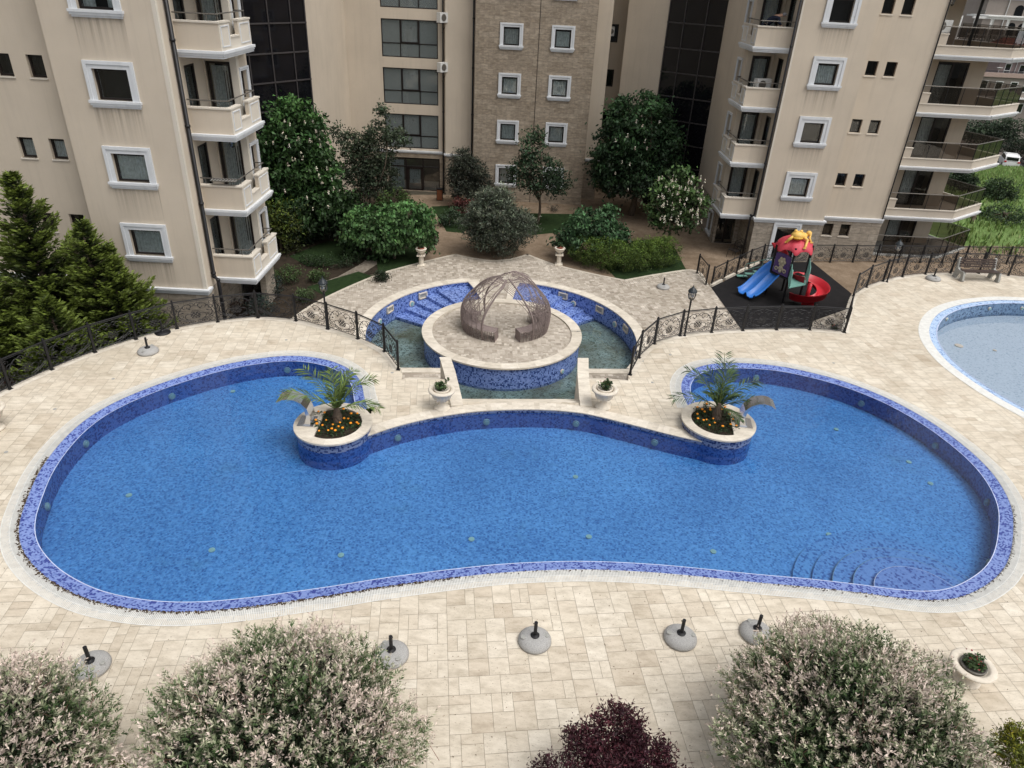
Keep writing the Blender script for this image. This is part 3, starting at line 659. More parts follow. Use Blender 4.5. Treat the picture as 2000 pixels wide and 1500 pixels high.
# ================================================================ FENCES
def spiral(cx, cz, r, a0, turns, dirn=1, n=22, shrink=.15):
    return [(cx + r * (1 - (1 - shrink) * t) * math.cos(a0 + dirn * turns * 2 * PI * t), 0, cz + r * (1 - (1 - shrink) * t) * math.sin(a0 + dirn * turns * 2 * PI * t)) for t in np.linspace(0, 1, n)]
def panel_mesh():
    m = MB(); r = .0085
    def sc(P, rr=r):
        for s in (1, -1): m.tube([(.5 + s * (p[0] - .5), 0, p[2]) for p in P], rr, 4)
    # big lyre scroll rising from the bottom centre
    for s in (1,):
        P = [(.5 + .40 * math.sin(t) * (1 + .12 * math.sin(2 * t)), 0, .56 - .36 * math.cos(t)) for t in np.linspace(.1, 2.3, 18)]; sc(P, .010)
        sc(spiral(.66, .74, .13, -.3, 1.1, 1)); sc(spiral(.86, .66, .11, PI, 1.1, -1)); sc(spiral(.84, .42, .12, PI * .6, 1.1, -1)); sc(spiral(.57, .80, .09, PI * .1, 1.1, 1))
        sc(spiral(.64, .40, .15, PI * 1.5, .9, 1)); sc(spiral(.90, .19, .09, PI, 1.2, 1)); sc(spiral(.74, .17, .09, 0, 1.1, -1)); sc(spiral(.60, .18, .07, PI, 1.1, 1)); sc(spiral(.93, .84, .07, PI * 1.2, 1.1, -1))
        sc([(.5, 0, .12), (.62, 0, .14), (.8, 0, .24), (.93, 0, .33), (.985, 0, .45)]); sc([(.985, 0, .5), (.94, 0, .62), (.97, 0, .8)])
    # woven vase in the middle
    for k in range(6):
        t = k / 5
        a = [(.5 + (.10 - .2 * t) * math.sin(PI * (.15 + .7 * u)) * 1.15, 0, .28 + .32 * u) for u in np.linspace(0, 1, 7)]; m.tube(a, .006, 4)
    for z in (.33, .39, .45, .51): m.tube([(.5 - .10, 0, z), (.5, 0, z + .015), (.5 + .10, 0, z)], .006, 4)
    for i in range(5):
        for j in range(4):
            if (i + j) % 2 == 0: m.obox((.42 + .04 * i, 0, .33 + .055 * j), .034, .008, .045)
    for (x, z) in ((.80, .55), (.2, .55), (.72, .28), (.28, .28), (.9, .28), (.1, .28), (.63, .66), (.37, .66)): m.obox((x, 0, z), .05, .01, .025, ry=.6)
    return m
PM = MB(); PM.tube([(0, 0, 1.0), (1, 0, 1.0)], .024, 8)
pm = panel_mesh(); pm.tube([(0, 0, .09), (1, 0, .09)], .012, 4); pm.tube([(0, 0, .945), (1, 0, .945)], .009, 4)
panel_me = pm.mesh('fence_panel'); rail_me = PM.mesh('top_rail')
po = MB(); po.box(-.034, .034, -.034, .034, 0, 1.05); po.box(-.065, .065, -.065, .065, .004, .02); po.ball((0, 0, 1.068), .034, n=8, m=6); po.box(-.04, .04, -.04, .04, .08, .12)
post_me = po.mesh('fence_post')
def fence(label, pts, z, group=None, skip=()):
    t = thing('iron_fence', label, 'fence', (pts[0][0], pts[0][1], z), 0, group)
    for i, p in enumerate(pts):
        o = obj('fence_post', post_me, 'black', t, local=True); o.location = (p[0] - pts[0][0], p[1] - pts[0][1], 0)
        if i + 1 < len(pts):
            d = np.array(pts[i + 1]) - np.array(p); L = float(np.linalg.norm(d)); a = math.atan2(d[1], d[0]); o.rotation_euler = (0, 0, a)
            if i in skip: continue
            for nm_, me in (('fence_panel', panel_me), ('top_rail', rail_me)):
                w = obj(nm_, me, 'black', t, local=True); w.location = (p[0] - pts[0][0], p[1] - pts[0][1], 0); w.rotation_euler = (0, 0, a); w.scale = (L, 1, 1)
    return t
fence('black scrolled iron fence along the deck beside the conifers', FL, 0)
fence('black scrolled iron fence curving in front of the playground mat', FR, 0)
fence('black scrolled iron fence running behind the bench and the wading pool', FR2, 0)
fence('straight black iron fence on the kerb beside the blue slide', [g(*p, z=ZL)[:2] for p in ((1389,559),(1414,546),(1438.5,534.5),(1461.5,523),(1487,512.5))], ZL)
bf = [(1487,512.5),(1532,512),(1577,511.5),(1621,512),(1665,512),(1709,512),(1753,512.5),(1796,513),(1839,513.5),(1881,514),(1923,514.5),(1965,515),(2008,515.5),(2050,516)]
fence('long black iron fence between the playset and the terrace flats', [g(*p, z=ZL)[:2] for p in bf], ZL)
fence('single short panel of black iron fence beside the playground gap', [g(*p, z=ZL)[:2] for p in ((1361,533.5),(1378.5,555.5))], ZL)

# ================================================================ LAMPS
def lamp(loc, label):
    t = thing('garden_lamp', label, 'lamp post', loc, 0, 'lantern posts beside the iron fence')
    m = MB(); m.lathe([(.06, 0), (.06, .03), (.035, .06), (.033, 1.35), (.045, 1.38), (.03, 1.42), (.05, 1.47), (.09, 1.50)], 12); obj('pole', m, 'black', t, True, True)
    m = MB(); m.lathe([(.085, 1.49), (.135, 1.58), (.15, 1.68), (.13, 1.78), (.11, 1.80)], 10); obj('lantern_glass', m, 'lampglass', t, True, True)
    m = MB(); m.lathe([(.17, 1.79), (.16, 1.83), (.10, 1.91), (.05, 1.95), (.02, 2.0), (.005, 2.08)], 14)
    for k in range(8):
        a = k * PI / 4; m.tube([(.09 * math.cos(a), .09 * math.sin(a), 1.5), (.15 * math.cos(a), .15 * math.sin(a), 1.66), (.125 * math.cos(a), .125 * math.sin(a), 1.8)], .007, 4)
    obj('lantern_cap', m, 'teal', t, False, True)
    m = MB(); m.ball((0, 0, 1.62), .055, n=8, m=6); obj('bulb', m, 'acw', t, True, True)
    return t
lamp(g(639, 643), 'black lantern post on the fence facing the basin steps, palm beyond')
lamp(g(1337, 656), 'black lantern post on the fence between fountain basin and playground')
lamp(g(1732, 551), 'black lantern post on the fence close to the terrace flats')

# ================================================================ DECK FURNITURE
def umbrella_base(loc, label, rz, dark=False):
    t = thing('umbrella_base', label, 'umbrella base', loc, rz, 'umbrella bases standing on the paving')
    m = MB()
    if dark: m.lathe([(.26, 0), (.27, .02), (.25, .05), (.12, .08), (.05, .09)], 28)
    else: m.lathe([(.31, 0), (.335, .03), (.33, .07), (.28, .13), (.19, .165), (.09, .175), (.001, .175)], 36)
    obj('base', m, 'black' if dark else 'granite', t, True, True)
    m = MB(); m.lathe([(.085, .17), (.09, .19), (.06, .2), (.04, .22)], 18); m.tube([(0, 0, .18), (0, 0, .55)], .036, 12); m.tube([(0, 0, .46), (.055, 0, .46)], .009, 6); m.ball((.06, 0, .46), .015, n=8, m=6)
    if dark: m.v = [(x, y, z - .1) for x, y, z in m.v]
    obj('tube', m, 'black', t, False, True)
    if not dark:
        for a in (1.1, 1.1 + PI):
            m = MB(); c = (.235 * math.cos(a), .235 * math.sin(a), .158); m.lathe([(.052, -.01), (.052, .006), (.001, .012)], 16, c)
            m.obox((c[0], c[1], .169), .012, .09, .012, rz=.6); obj('handle_disc', m, 'concrete', t, False, True)
umbrella_base(g(290, 688), 'grey granite umbrella base near the fence by the conifers', .3)
umbrella_base(g(318, 650), 'small black umbrella base standing against the fence posts', 0, True)
umbrella_base(g(180, 1303), 'granite umbrella base between the two pinkish willow bushes by the pool curve', 2.0)
umbrella_base(g(765, 1281), 'granite umbrella base half hidden by the widest willow bush', 1.2)
umbrella_base(g(1044, 1253), 'lone granite umbrella base on open paving above the purple maple', 2.2)
umbrella_base(g(1328, 1248), 'granite umbrella base next to the one touching the round willow bush', 2.0)
umbrella_base(g(1476, 1239), 'granite umbrella base whose rim touches the round willow bush', .9)
umbrella_base(g(1295, 562, ZL), 'pale umbrella base on the lower small paved terrace', .4)
umbrella_base(g(1822, 546), 'granite umbrella base beside the bench', .4)

def leafcloud(m, C_, D_, L, W_, cols, up=None, droop=0):
    """rhombus leaves: centres, directions (unit), length, width"""
    n = len(C_); R1 = rng.normal(size=(n, 3)); side = np.cross(D_, R1); side /= np.linalg.norm(side, axis=1)[:, None] + 1e-9
    L = np.broadcast_to(L, n)[:, None]; W_ = np.broadcast_to(W_, n)[:, None]
    a = C_ - D_ * L / 2; b = C_ + side * W_ / 2 - D_ * L * .05; c = C_ + D_ * L / 2; d = C_ - side * W_ / 2 - D_ * L * .05
    if droop: c = c - np.array([0, 0, 1]) * droop * L
    V = np.stack([a, b, c, d], 1).reshape(-1, 3); o = len(m.v)
    m.v += [tuple(p) for p in V.tolist()]; m.f += [(o + 4 * i, o + 4 * i + 1, o + 4 * i + 2, o + 4 * i + 3) for i in range(n)]
    m.c += [tuple(x) for x in np.clip(cols, 0, 1).tolist()]
def unit(n):
    v = rng.normal(size=(n, 3)); return v / np.linalg.norm(v, axis=1)[:, None]
def jitter(col, n, s=.18, bright=None):
    b = rng.normal(1, s, size=(n, 1)); h = rng.normal(1, .06, size=(n, 3)); c = np.array(col) * np.maximum(.25, b) * h
    return c if bright is None else c * bright[:, None]

def crown(m, blobs, K, per, cl, leaf, col, col2=None, aspect=.55, dark=.35, drop=0, low=.35):
    """clumps of leaves spread through ellipsoids, light and shade painted into leaf colour, bright on top and dark inside"""
    vol = np.array([(b[3] * b[4] * b[5]) ** .67 for b in blobs]); vol /= vol.sum()
    zmin = min(b[2] - b[5] for b in blobs); zmax = max(b[2] + b[5] for b in blobs)
    for bi, b in enumerate(blobs):
        k = max(3, int(K * vol[bi])); u = unit(k); r = rng.random(k) ** .30
        c = np.array(b[:3]) + u * r[:, None] * np.array(b[3:6]); keep = u[:, 2] > -.85; c = c[keep]; r = r[keep]; u = u[keep]
        for ci, ri, ui in zip(c, r, u):
            n = int(per * rng.uniform(.6, 1.4)); s = cl * rng.uniform(.6, 1.3)
            off = rng.normal(size=(n, 3)) * s * np.array([1, 1, .65]); P = ci + off
            d = unit(n) * .8 + ui * .6 + np.array([0, 0, -drop]); d /= np.linalg.norm(d, axis=1)[:, None]
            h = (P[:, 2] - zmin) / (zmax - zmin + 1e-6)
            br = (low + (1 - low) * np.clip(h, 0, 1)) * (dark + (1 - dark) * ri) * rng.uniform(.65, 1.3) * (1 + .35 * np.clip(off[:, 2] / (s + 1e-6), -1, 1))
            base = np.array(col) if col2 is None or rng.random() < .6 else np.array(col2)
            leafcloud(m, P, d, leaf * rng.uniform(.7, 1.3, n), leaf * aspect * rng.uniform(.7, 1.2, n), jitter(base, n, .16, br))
    return m
def limb(m, a, b, r0, r1, bend=.15, n=6, k=6):
    a = Vector(a); b = Vector(b); o = Vector((random.gauss(0, 1), random.gauss(0, 1), random.gauss(0, .4))) * bend * (b - a).length
    P = [a.lerp(b, t) + o * math.sin(PI * t) for t in np.linspace(0, 1, n)]; m.tube(P, [r0 + (r1 - r0) * t for t in np.linspace(0, 1, n)], k)
def tree(name, label, cat, loc, th, tr, blobs, K, per, cl, leaf, col, col2=None, group=None, limbs=7, crownname='crown', **kw):
    t = thing(name, label, cat, loc, 0, group)
    cz = np.mean([b[2] for b in blobs]); m = MB(); limb(m, (0, 0, -.05), (0, 0, th), tr, tr * .75, .04, 6, 8)
    for i in range(limbs):
        b = blobs[i % len(blobs)]; u = unit(1)[0]; limb(m, (0, 0, th * random.uniform(.8, 1.0)), (b[0] + u[0] * b[3] * .7, b[1] + u[1] * b[4] * .7, b[2] + abs(u[2]) * b[5] * .7), tr * .5, .012, .12, 6, 5)
    obj('trunk', m, 'bark', t, True, True)
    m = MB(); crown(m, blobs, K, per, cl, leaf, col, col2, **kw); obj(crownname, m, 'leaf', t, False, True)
    return t
# urns -----------------------------------------------------------------
def big_urn(loc, label, flowers=None, group='white urns holding plants on the pool deck', tilt=0):
    t = thing('plant_urn', label, 'urn', loc, random.random(), group)
    m = MB(); m.lathe([(.001, 0), (.24, 0), (.25, .05), (.2, .08), (.13, .15), (.09, .24), (.11, .3)], 32); obj('foot', m, 'urn', t, True, True)
    m = MB(); pr = [(.11, .3), (.2, .34), (.27, .42), (.30, .52), (.31, .58), (.34, .6), (.40, .63), (.41, .67), (.38, .70), (.31, .71), (.28, .69), (.27, .62), (.001, .60)]
    n = 48; vs = []
    for r, z in pr:
        for k in range(n):
            fl_ = 1 + (.035 * (1 if k % 3 else -1) if .32 < z < .57 and r < .33 else 0); vs.append((r * fl_ * math.cos(2 * PI * k / n), r * fl_ * math.sin(2 * PI * k / n), z))
    m.add(vs, [(i * n + k, i * n + (k + 1) % n, (i + 1) * n + (k + 1) % n, (i + 1) * n + k) for i in range(len(pr) - 1) for k in range(n)]); obj('bowl', m, 'urn', t, True, True)
    m = MB(); m.lathe([(.23, .62), (.235, .72), (.21, .72), (.20, .68), (.001, .67)], 24); obj('inner_pot', m, 'urn' if not tilt else 'steelgrey', t, True, True)
    m = MB(); crown(m, [(0, 0, .80, .15, .15, .12)], 40, 16, .035, .07, (.05, .085, .03), (.09, .13, .05), dark=.6, low=.6)
    for k in range(7): crown(m, [(random.gauss(0, .09), random.gauss(0, .09), random.uniform(.85, 1.02), .03, .03, .06)], 3, 10, .02, .06, (.05, .09, .03), dark=.8, low=.8)
    if flowers: 
        P = rng.normal(size=(26, 3)) * np.array([.09, .09, .05]) + np.array([0, 0, .95]); leafcloud(m, P, unit(26), .04, .035, jitter(flowers, 26))
    obj('plant', m, 'leaf', t, False, True); return t
big_urn(g(863, 798), 'white fluted urn holding a low dark leafy plant')
big_urn(g(1177, 796), 'white fluted urn holding a plant with small dark red blooms', (.25, .02, .03))
t_ = big_urn(g(1886, 1327), 'stone urn with rose leaves beside the round willow bush', (.22, .02, .03), tilt=1); t_.scale = (1.0, 1.0, .62)
big_urn(g(-9, 838), 'white urn by the fence, only its round rim showing')
t_ = big_urn(g(1622, 664, ZL), 'low urn of red flowers behind the scrolled fence panel', (.5, .02, .03), group=None); t_.scale = (.9, .9, .75)
def pedestal_urn(loc, label):
    t = thing('pedestal_urn', label, 'urn', loc, 0, 'urns raised on pedestals at the terrace edge')
    m = MB(); m.box(-.2, .2, -.2, .2, 0, .07); m.lathe([(.17, .07), (.13, .12), (.12, .5), (.15, .56)], 20); m.box(-.21, .21, -.21, .21, .56, .62); obj('pedestal', m, 'urn', t, False, True)
    m = MB(); m.lathe([(.10, .62), (.07, .68), (.18, .74), (.25, .82), (.26, .9), (.30, .93), (.28, .96), (.22, .95), (.001, .9)], 24); obj('bowl', m, 'urn', t, True, True)
    m = MB(); m.lathe([(.15, .9), (.18, 1.0), (.15, 1.0), (.001, .97)], 18); obj('clay_pot', m, 'terracotta', t, True, True)
    m = MB(); crown(m, [(0, 0, 1.06, .16, .16, .08)], 18, 12, .03, .08, (.04, .07, .025)); obj('plant', m, 'leaf', t, False, True)
pedestal_urn(g(823, 519, ZL), 'pale pedestal urn at the terrace edge beside the weeping mulberry')
pedestal_urn(g(1091, 517, ZL), 'pale pedestal urn at the terrace edge beside the clipped hedge')

# bench ----------------------------------------------------------------
b0, b1 = g(1869, 544), g(1938, 546); bd = math.atan2(b1[1] - b0[1], b1[0] - b0[0]); bc = (b0 + b1) / 2
t = thing('park_bench', 'brown slatted bench with moulded grey concrete ends', 'bench', (bc[0], bc[1], 0), bd)
Lb = float(np.linalg.norm(b1 - b0)) / 2
for s in (-1, 1):
    m = MB(); prof = [(-.18, 0), (-.42, 0), (-.46, .05), (-.38, .40), (-.33, .46), (-.05, .43), (.10, .47), (.16, .60), (.24, .92), (.30, .95), (.34, .88), (.27, .5), (.34, .0), (.12, .0), (.1, .12), (.0, .26), (-.16, .30), (-.24, .22)]
    vs = [(x_, p[0], p[1]) for x_ in (s * Lb - .05, s * Lb + .05) for p in prof]; n = len(prof); tri = tessellate_polygon([[Vector((p[0], p[1], 0)) for p in prof]])
    m.add(vs, [tuple(i for i in tt) for tt in tri] + [tuple(i + n for i in tt)[::-1] for tt in tri] + [(i, (i + 1) % n, n + (i + 1) % n, n + i) for i in range(n)]); obj('bench_end', m, 'concrete', t, False, True)
m = MB()
for k in range(5): m.obox((0, -.36 + .09 * k, .47 - .006 * k), 2 * Lb, .07, .03)
obj('seat', m, 'wood', t, False, True)
m = MB()
for k in range(4): m.obox((0, .13 + .035 * k, .58 + .10 * k), 2 * Lb, .03, .075, rx=-.3)
obj('backrest', m, 'wood', t, False, True)

# waterfall planters ------------------------------------------------------
def frond(m, base, az, el, L, col, sag=.9):
    n = 26; P = []; p = np.array(base, float); e = el
    for i in range(n):
        P.append(p.copy()); d = np.array([math.cos(az) * math.cos(e), math.sin(az) * math.cos(e), math.sin(e)]); p = p + d * L / n; e -= sag * (i / n) * 2.6 / n
    P = np.array(P); m.tube([tuple(x) for x in P], [.014 * (1 - .8 * i / n) + .003 for i in range(n)], 4); m.c[-(4 * (n - 1) + 2):] = [(.09, .12, .03)] * (4 * (n - 1) + 2)
    side = np.array([-math.sin(az), math.cos(az), 0])
    Cs, Ds, Ls, cs = [], [], [], []
    for i in range(5, n - 1):
        tt = P[i + 1] - P[i]; tt /= np.linalg.norm(tt); ll = L * .26 * math.sin(PI * (i - 3) / (n - 1)) ** .6 + .05
        for s in (-1, 1):
            for h in ((0, .5) if i % 2 else (0,)):
                d = side * s * .85 + tt * .75 + np.array([0, 0, random.uniform(-.25, .3)]); d /= np.linalg.norm(d)
                Cs.append(P[i] + (P[i + 1] - P[i]) * h + d * ll / 2); Ds.append(d); Ls.append(ll); cs.append(np.array(col) * random.uniform(.6, 1.3))
    leafcloud(m, np.array(Cs), np.array(Ds), np.array(Ls), .031, np.array(cs), droop=.14)
def planter(c, lab, cut, rz, palm_lab, sp_lab, fronds, colr, palmoff):
    t = thing('planter_island', lab, 'planter', (c[0], c[1], 0), 0, None); top = .28
    m = MB(); m.lathe([(1.03, -.06), (1.03, top - .05)], 90, caps=False); obj('planter_wall', m, 'dry', t, True, True)
    m = MB(); m.lathe([(1.03, PD), (1.03, -.06)], 90, caps=False); obj('submerged_wall', m, 'pwall', t, True, True)
    m = MB(); n = 72; half = .60
    def inner(k):
        a = 2 * PI * k / n; x, y = .80 * math.cos(a), .80 * math.sin(a)
        ca, sa = math.cos(cut), math.sin(cut); u = x * ca + y * sa; v = -x * sa + y * ca
        if u > half * .62: u = half * .62
        return (u * ca - v * sa, u * sa + v * ca)
    I = [inner(k) for k in range(n)]; O = [(1.09 * math.cos(2 * PI * k / n), 1.09 * math.sin(2 * PI * k / n)) for k in range(n)]
    m.strip(z3(O, top), z3(I, top), closed=True, cols=[cc for cc in tcols(12) for _ in range(6)]); m.strip(z3(O, top - .05), z3(O, top), closed=True, cols=[(.5, .5, .5)]); m.strip(z3(I, top), z3(I, top - .12), closed=True, cols=[(.4, .5, .5)]); m.strip(z3([(x * .93, y * .93) for x, y in O], top - .05), z3(O, top - .05), closed=True)
    obj('coping', m, 'coping', t, False, True)
    m = MB(); m.flat([I], top - .06); o = obj('soil', m, 'soil', t, False, True)
    # fountain blade
    ca, sa = math.cos(cut), math.sin(cut); sl_ = (c[0] + ca * .70, c[1] + sa * .70, top)
    f = thing('water_spout', sp_lab, 'water spout', sl_, cut + rz, 'curved steel water blades')
    m = MB(); prof = [(-.10, 0), (-.13, .14), (-.13, .34), (-.06, .56), (.08, .73), (.26, .83), (.44, .86), (.60, .83), (.74, .75)]
    wd = [.22, .22, .225, .23, .24, .25, .26, .27, .275]; th = [.26, .19, .12, .09, .07, .055, .04, .03, .02]
    vs = []
    for (x, z), w_, h_ in zip(prof, wd, th):
        vs += [(x, -w_, z), (x, w_, z), (x + h_ * .9, w_, max(0, z - h_ * .35)), (x + h_ * .9, -w_, max(0, z - h_ * .35))]
    k = len(prof); fs = [(4 * i + a, 4 * i + (a + 1) % 4, 4 * i + 4 + (a + 1) % 4, 4 * i + 4 + a) for i in range(k - 1) for a in range(4)] + [(0, 1, 2, 3), (4 * k - 1, 4 * k - 2, 4 * k - 3, 4 * k - 4)]
    m.add(vs, fs); obj('blade', m, 'steel', f, False, True)
    m = MB(); m.box(-.20, .26, -.27, .27, .0, .02); obj('foot_plate', m, 'steel', f, False, True)
    # palm
    pc_ = (c[0] + palmoff[0], c[1] + palmoff[1], top - .06); p = thing('date_palm', palm_lab, 'palm', pc_, 0, 'young palms in the planter islands')
    m = MB(); m.lathe([(.10, -.02), (.13, .08), (.11, .2), (.09, .42), (.06, .58)], 12)
    for k in range(26):
        a = random.random() * 6.28; z = random.uniform(.02, .34); m.obox((.10 * math.cos(a), .10 * math.sin(a), z), .03, .05, .12, rz=a, ry=-.4)
    obj('trunk', m, 'bark', p, False, True)
    m = MB()
    for az, el, L in fronds: frond(m, (.03 * math.cos(az), .03 * math.sin(az), .45), az, el, L, colr)
    for k in range(6): frond(m, (0, 0, .42), random.random() * 6.28, random.uniform(1.0, 1.4), random.uniform(.5, .9), tuple(x * .8 for x in colr), .5)
    obj('fronds', m, 'leaf', p, False, True)
    return t
planter((-5.0, 16.75), 'round blue mosaic planter island with palm and marigolds, nearer the conifers', PI, 0, 'young palm with yellow green fronds beside the steel blade', 'curved polished steel water blade half covered by a drooping palm frond',
        [(2.7, 1.05, 1.6), (1.9, 1.35, 1.25), (.9, 1.3, 1.3), (.30, 1.0, 1.5), (-.1, .45, 1.35), (3.5, .75, 1.7), (.5, 1.4, 1.1), (2.2, 1.3, 1.2), (1.4, 1.2, 1.2)], (.135, .20, .05), (.1, .12))
planter((6.2, 17.95), 'round blue mosaic planter island with palm and marigolds, nearer the bench', -.12, 0, 'young palm with dark bluish green fronds and one tall upright frond', 'curved polished steel water blade pointing toward the open lobe of the pool',
        [(1.5, 1.45, 1.75), (1.2, 1.2, 1.5), (2.8, 1.05, 1.6), (3.3, .55, 1.6), (.25, .95, 1.5), (.05, .5, 1.35), (-1.0, .3, .9), (2.3, 1.3, 1.3), (-.5, 1.2, .8), (.9, 1.35, 1.2), (3.6, 1.1, .9)], (.075, .125, .05), (-.05, .1))
mg = thing('marigold', 'orange marigold blooming in a dark planter bed', 'marigold', (0, 0, 0), 0, 'orange marigolds in the two planter islands')
m = MB(); m.ball((0, 0, .13), .036, .036, .024, 8, 5); obj('bloom', m, 'orange', mg, False, True)
m = MB(); leafcloud(m, rng.normal(size=(26, 3)) * np.array([.06, .06, .02]) + np.array([0, 0, .07]), unit(26), .07, .03, jitter((.03, .06, .02), 26)); obj('leaves', m, 'leaf', mg, False, True)
MGL = [(622,804),(634,807),(617,822),(619,829),(630,831),(623,841),(641,840),(650,829),(648,838),(655,842),(664,825),(672,818),(680,818),(685,828),(697,826),(700,827),(669,837),(686,809),(671,800),(698,808),(637,820),(661,833)]
MGR = [(1362,796),(1371,801),(1376,805),(1387,796),(1387,802),(1362,809),(1363,818),(1374,821),(1380,819),(1393,817),(1386,830),(1396,825),(1411,834),(1427,829),(1438,831),(1432,819),(1431,813),(1416,796),(1409,800),(1380,790),(1424,810)]
for i, (x, y) in enumerate(MGL + MGR):
    p = g(x, y, .34)
    if i == 0: mg.location = (p[0], p[1], .22)
    else:
        c = dup(mg, (p[0], p[1], .22), random.random() * 6, sc=random.uniform(.85, 1.2))
for k, cc in ((0, (-5.0, 16.75)), (1, (6.2, 17.95))):
    m = MB(); n = 260; a = rng.random(n) * 6.28; r = np.sqrt(rng.random(n)) * .66
    X = cc[0] + r * np.cos(a) + (.08 if k == 0 else -.08); Y = cc[1] + r * np.sin(a); keep = (X > cc[0] - .33) if k == 0 else (X < cc[0] + .33); X, Y = X[keep], Y[keep]
    P = np.stack([X, Y, np.full(len(X), .25)], 1); P = np.repeat(P, 5, 0) + rng.normal(size=(len(P) * 5, 3)) * .03
    leafcloud(m, P, unit(len(P)), .06, .025, jitter((.025, .045, .018), len(P), .3)); tag(obj('low_foliage', m, 'leaf'), 'low dark foliage covering the planter bed', 'foliage', kind='stuff')

# wicker gazebo ------------------------------------------------------------
gz = thing('wicker_gazebo', 'open woven wire dome with curved seats on the round island', 'gazebo', (CI[0] + .12, CI[1] + .42, ZL), TH)
def dome(phi, t, k=0):
    """plan angle and height parameter -> point of the shell"""
    A, B, Hh = 1.80, 1.50, 2.22
    r = math.cos(t * PI / 2) ** .58 * (1 + .13 * math.sin(PI * min(1, t * 1.8)))
    z = Hh * math.sin(t * PI / 2) ** .92
    x = A * r * math.cos(phi); y = B * r * math.sin(phi)
    lift = .34 * math.exp(-((x - .55) ** 2 / .9 + (y - .35) ** 2 / 1.1)) * t * t - .10 * math.exp(-((x + .25) ** 2 / .08)) * t * t
    return (x, y, z + lift)
rb = MB()
def rib(phi0, tw, t0=0, t1=1, r=.009, n=26): rb.tube([dome(phi0 + tw * t * t, t) for t in np.linspace(t0, t1, n)], r * 1.7, 4)
fo = .60   # half opening in front, radians about -y
for k in range(46):
    phi = 2 * PI * k / 46; dfront = abs((phi - 1.5 * PI + PI) % (2 * PI) - PI); dback = abs((phi - .38 * PI + PI) % (2 * PI) - PI)
    if dfront < fo or dback < .85: continue
    rib(phi, .55 if k % 2 else .3, 0, .985 if k % 2 == 0 else .9)
for k in range(20):                                   # second crossing layer on the side away from the conifers
    phi = -.9 + k * .085
    if abs((phi + .5 * PI)) < fo: continue
    rib(phi, -1.3, 0, .93, .007)
for k in range(16): rib(PI * .75 + k * .06, -.9, .0, .85, .006)
for ph, tw in ((1.5 * PI - fo, .45), (1.5 * PI + fo, -.42), (.38 * PI - .85, .9), (.38 * PI + .85, -.5)): rib(ph, tw, 0, .97, .022)
for t_, r_ in ((.05, .016), (.33, .01), (.6, .01), (.82, .01)):
    
    for a0_, a1_ in ((1.5 * PI + fo, 2.38 * PI - .85), (.38 * PI + .85, 1.5 * PI - fo)): rb.tube([dome(a, t_) for a in np.linspace(a0_, a1_, 30)], r_, 4)
rb.tube([dome(a, .93) for a in np.linspace(0, 2 * PI, 30)], .012, 4)
# figure-eight brim
rb.tube([(.62 * math.cos(a) + .30, .50 * math.sin(a) + .22, 2.27 + .06 * math.cos(a - .6)) for a in np.linspace(0, 2 * PI, 40)], .014, 4)
for k in range(12):
    a = k * PI / 6; rb.tube([(.62 * math.cos(a) + .30, .50 * math.sin(a) + .22, 2.27 + .06 * math.cos(a - .6)), (.5 * math.cos(a + .5) + .5, .4 * math.sin(a + .5) + .3, 2.30), (.1, .05, 2.16)], .007, 4)
obj('wire_shell', rb, 'wicker', gz, False, True)
sm = MB()
def seatwall(a0, a1, f, z1, inner=.52, nn=26, dense=1):
    A, B = 1.86, 1.53
    for j in range(int(z1 / .075) + 1):
        z = min(z1, j * .075); bul = 1 + .05 * math.sin(PI * z / 1.3)
        sm.tube([(A * bul * f * math.cos(a), B * bul * f * math.sin(a), z + .01) for a in np.linspace(a0, a1, nn)], .008, 4)
    for a in np.linspace(a0, a1, nn):
        sm.tube([(A * f * (1 + .05 * math.sin(PI * z / 1.3)) * math.cos(a), B * f * (1 + .05 * math.sin(PI * z / 1.3)) * math.sin(a), z) for z in np.linspace(0, z1, 6)], .011, 4)
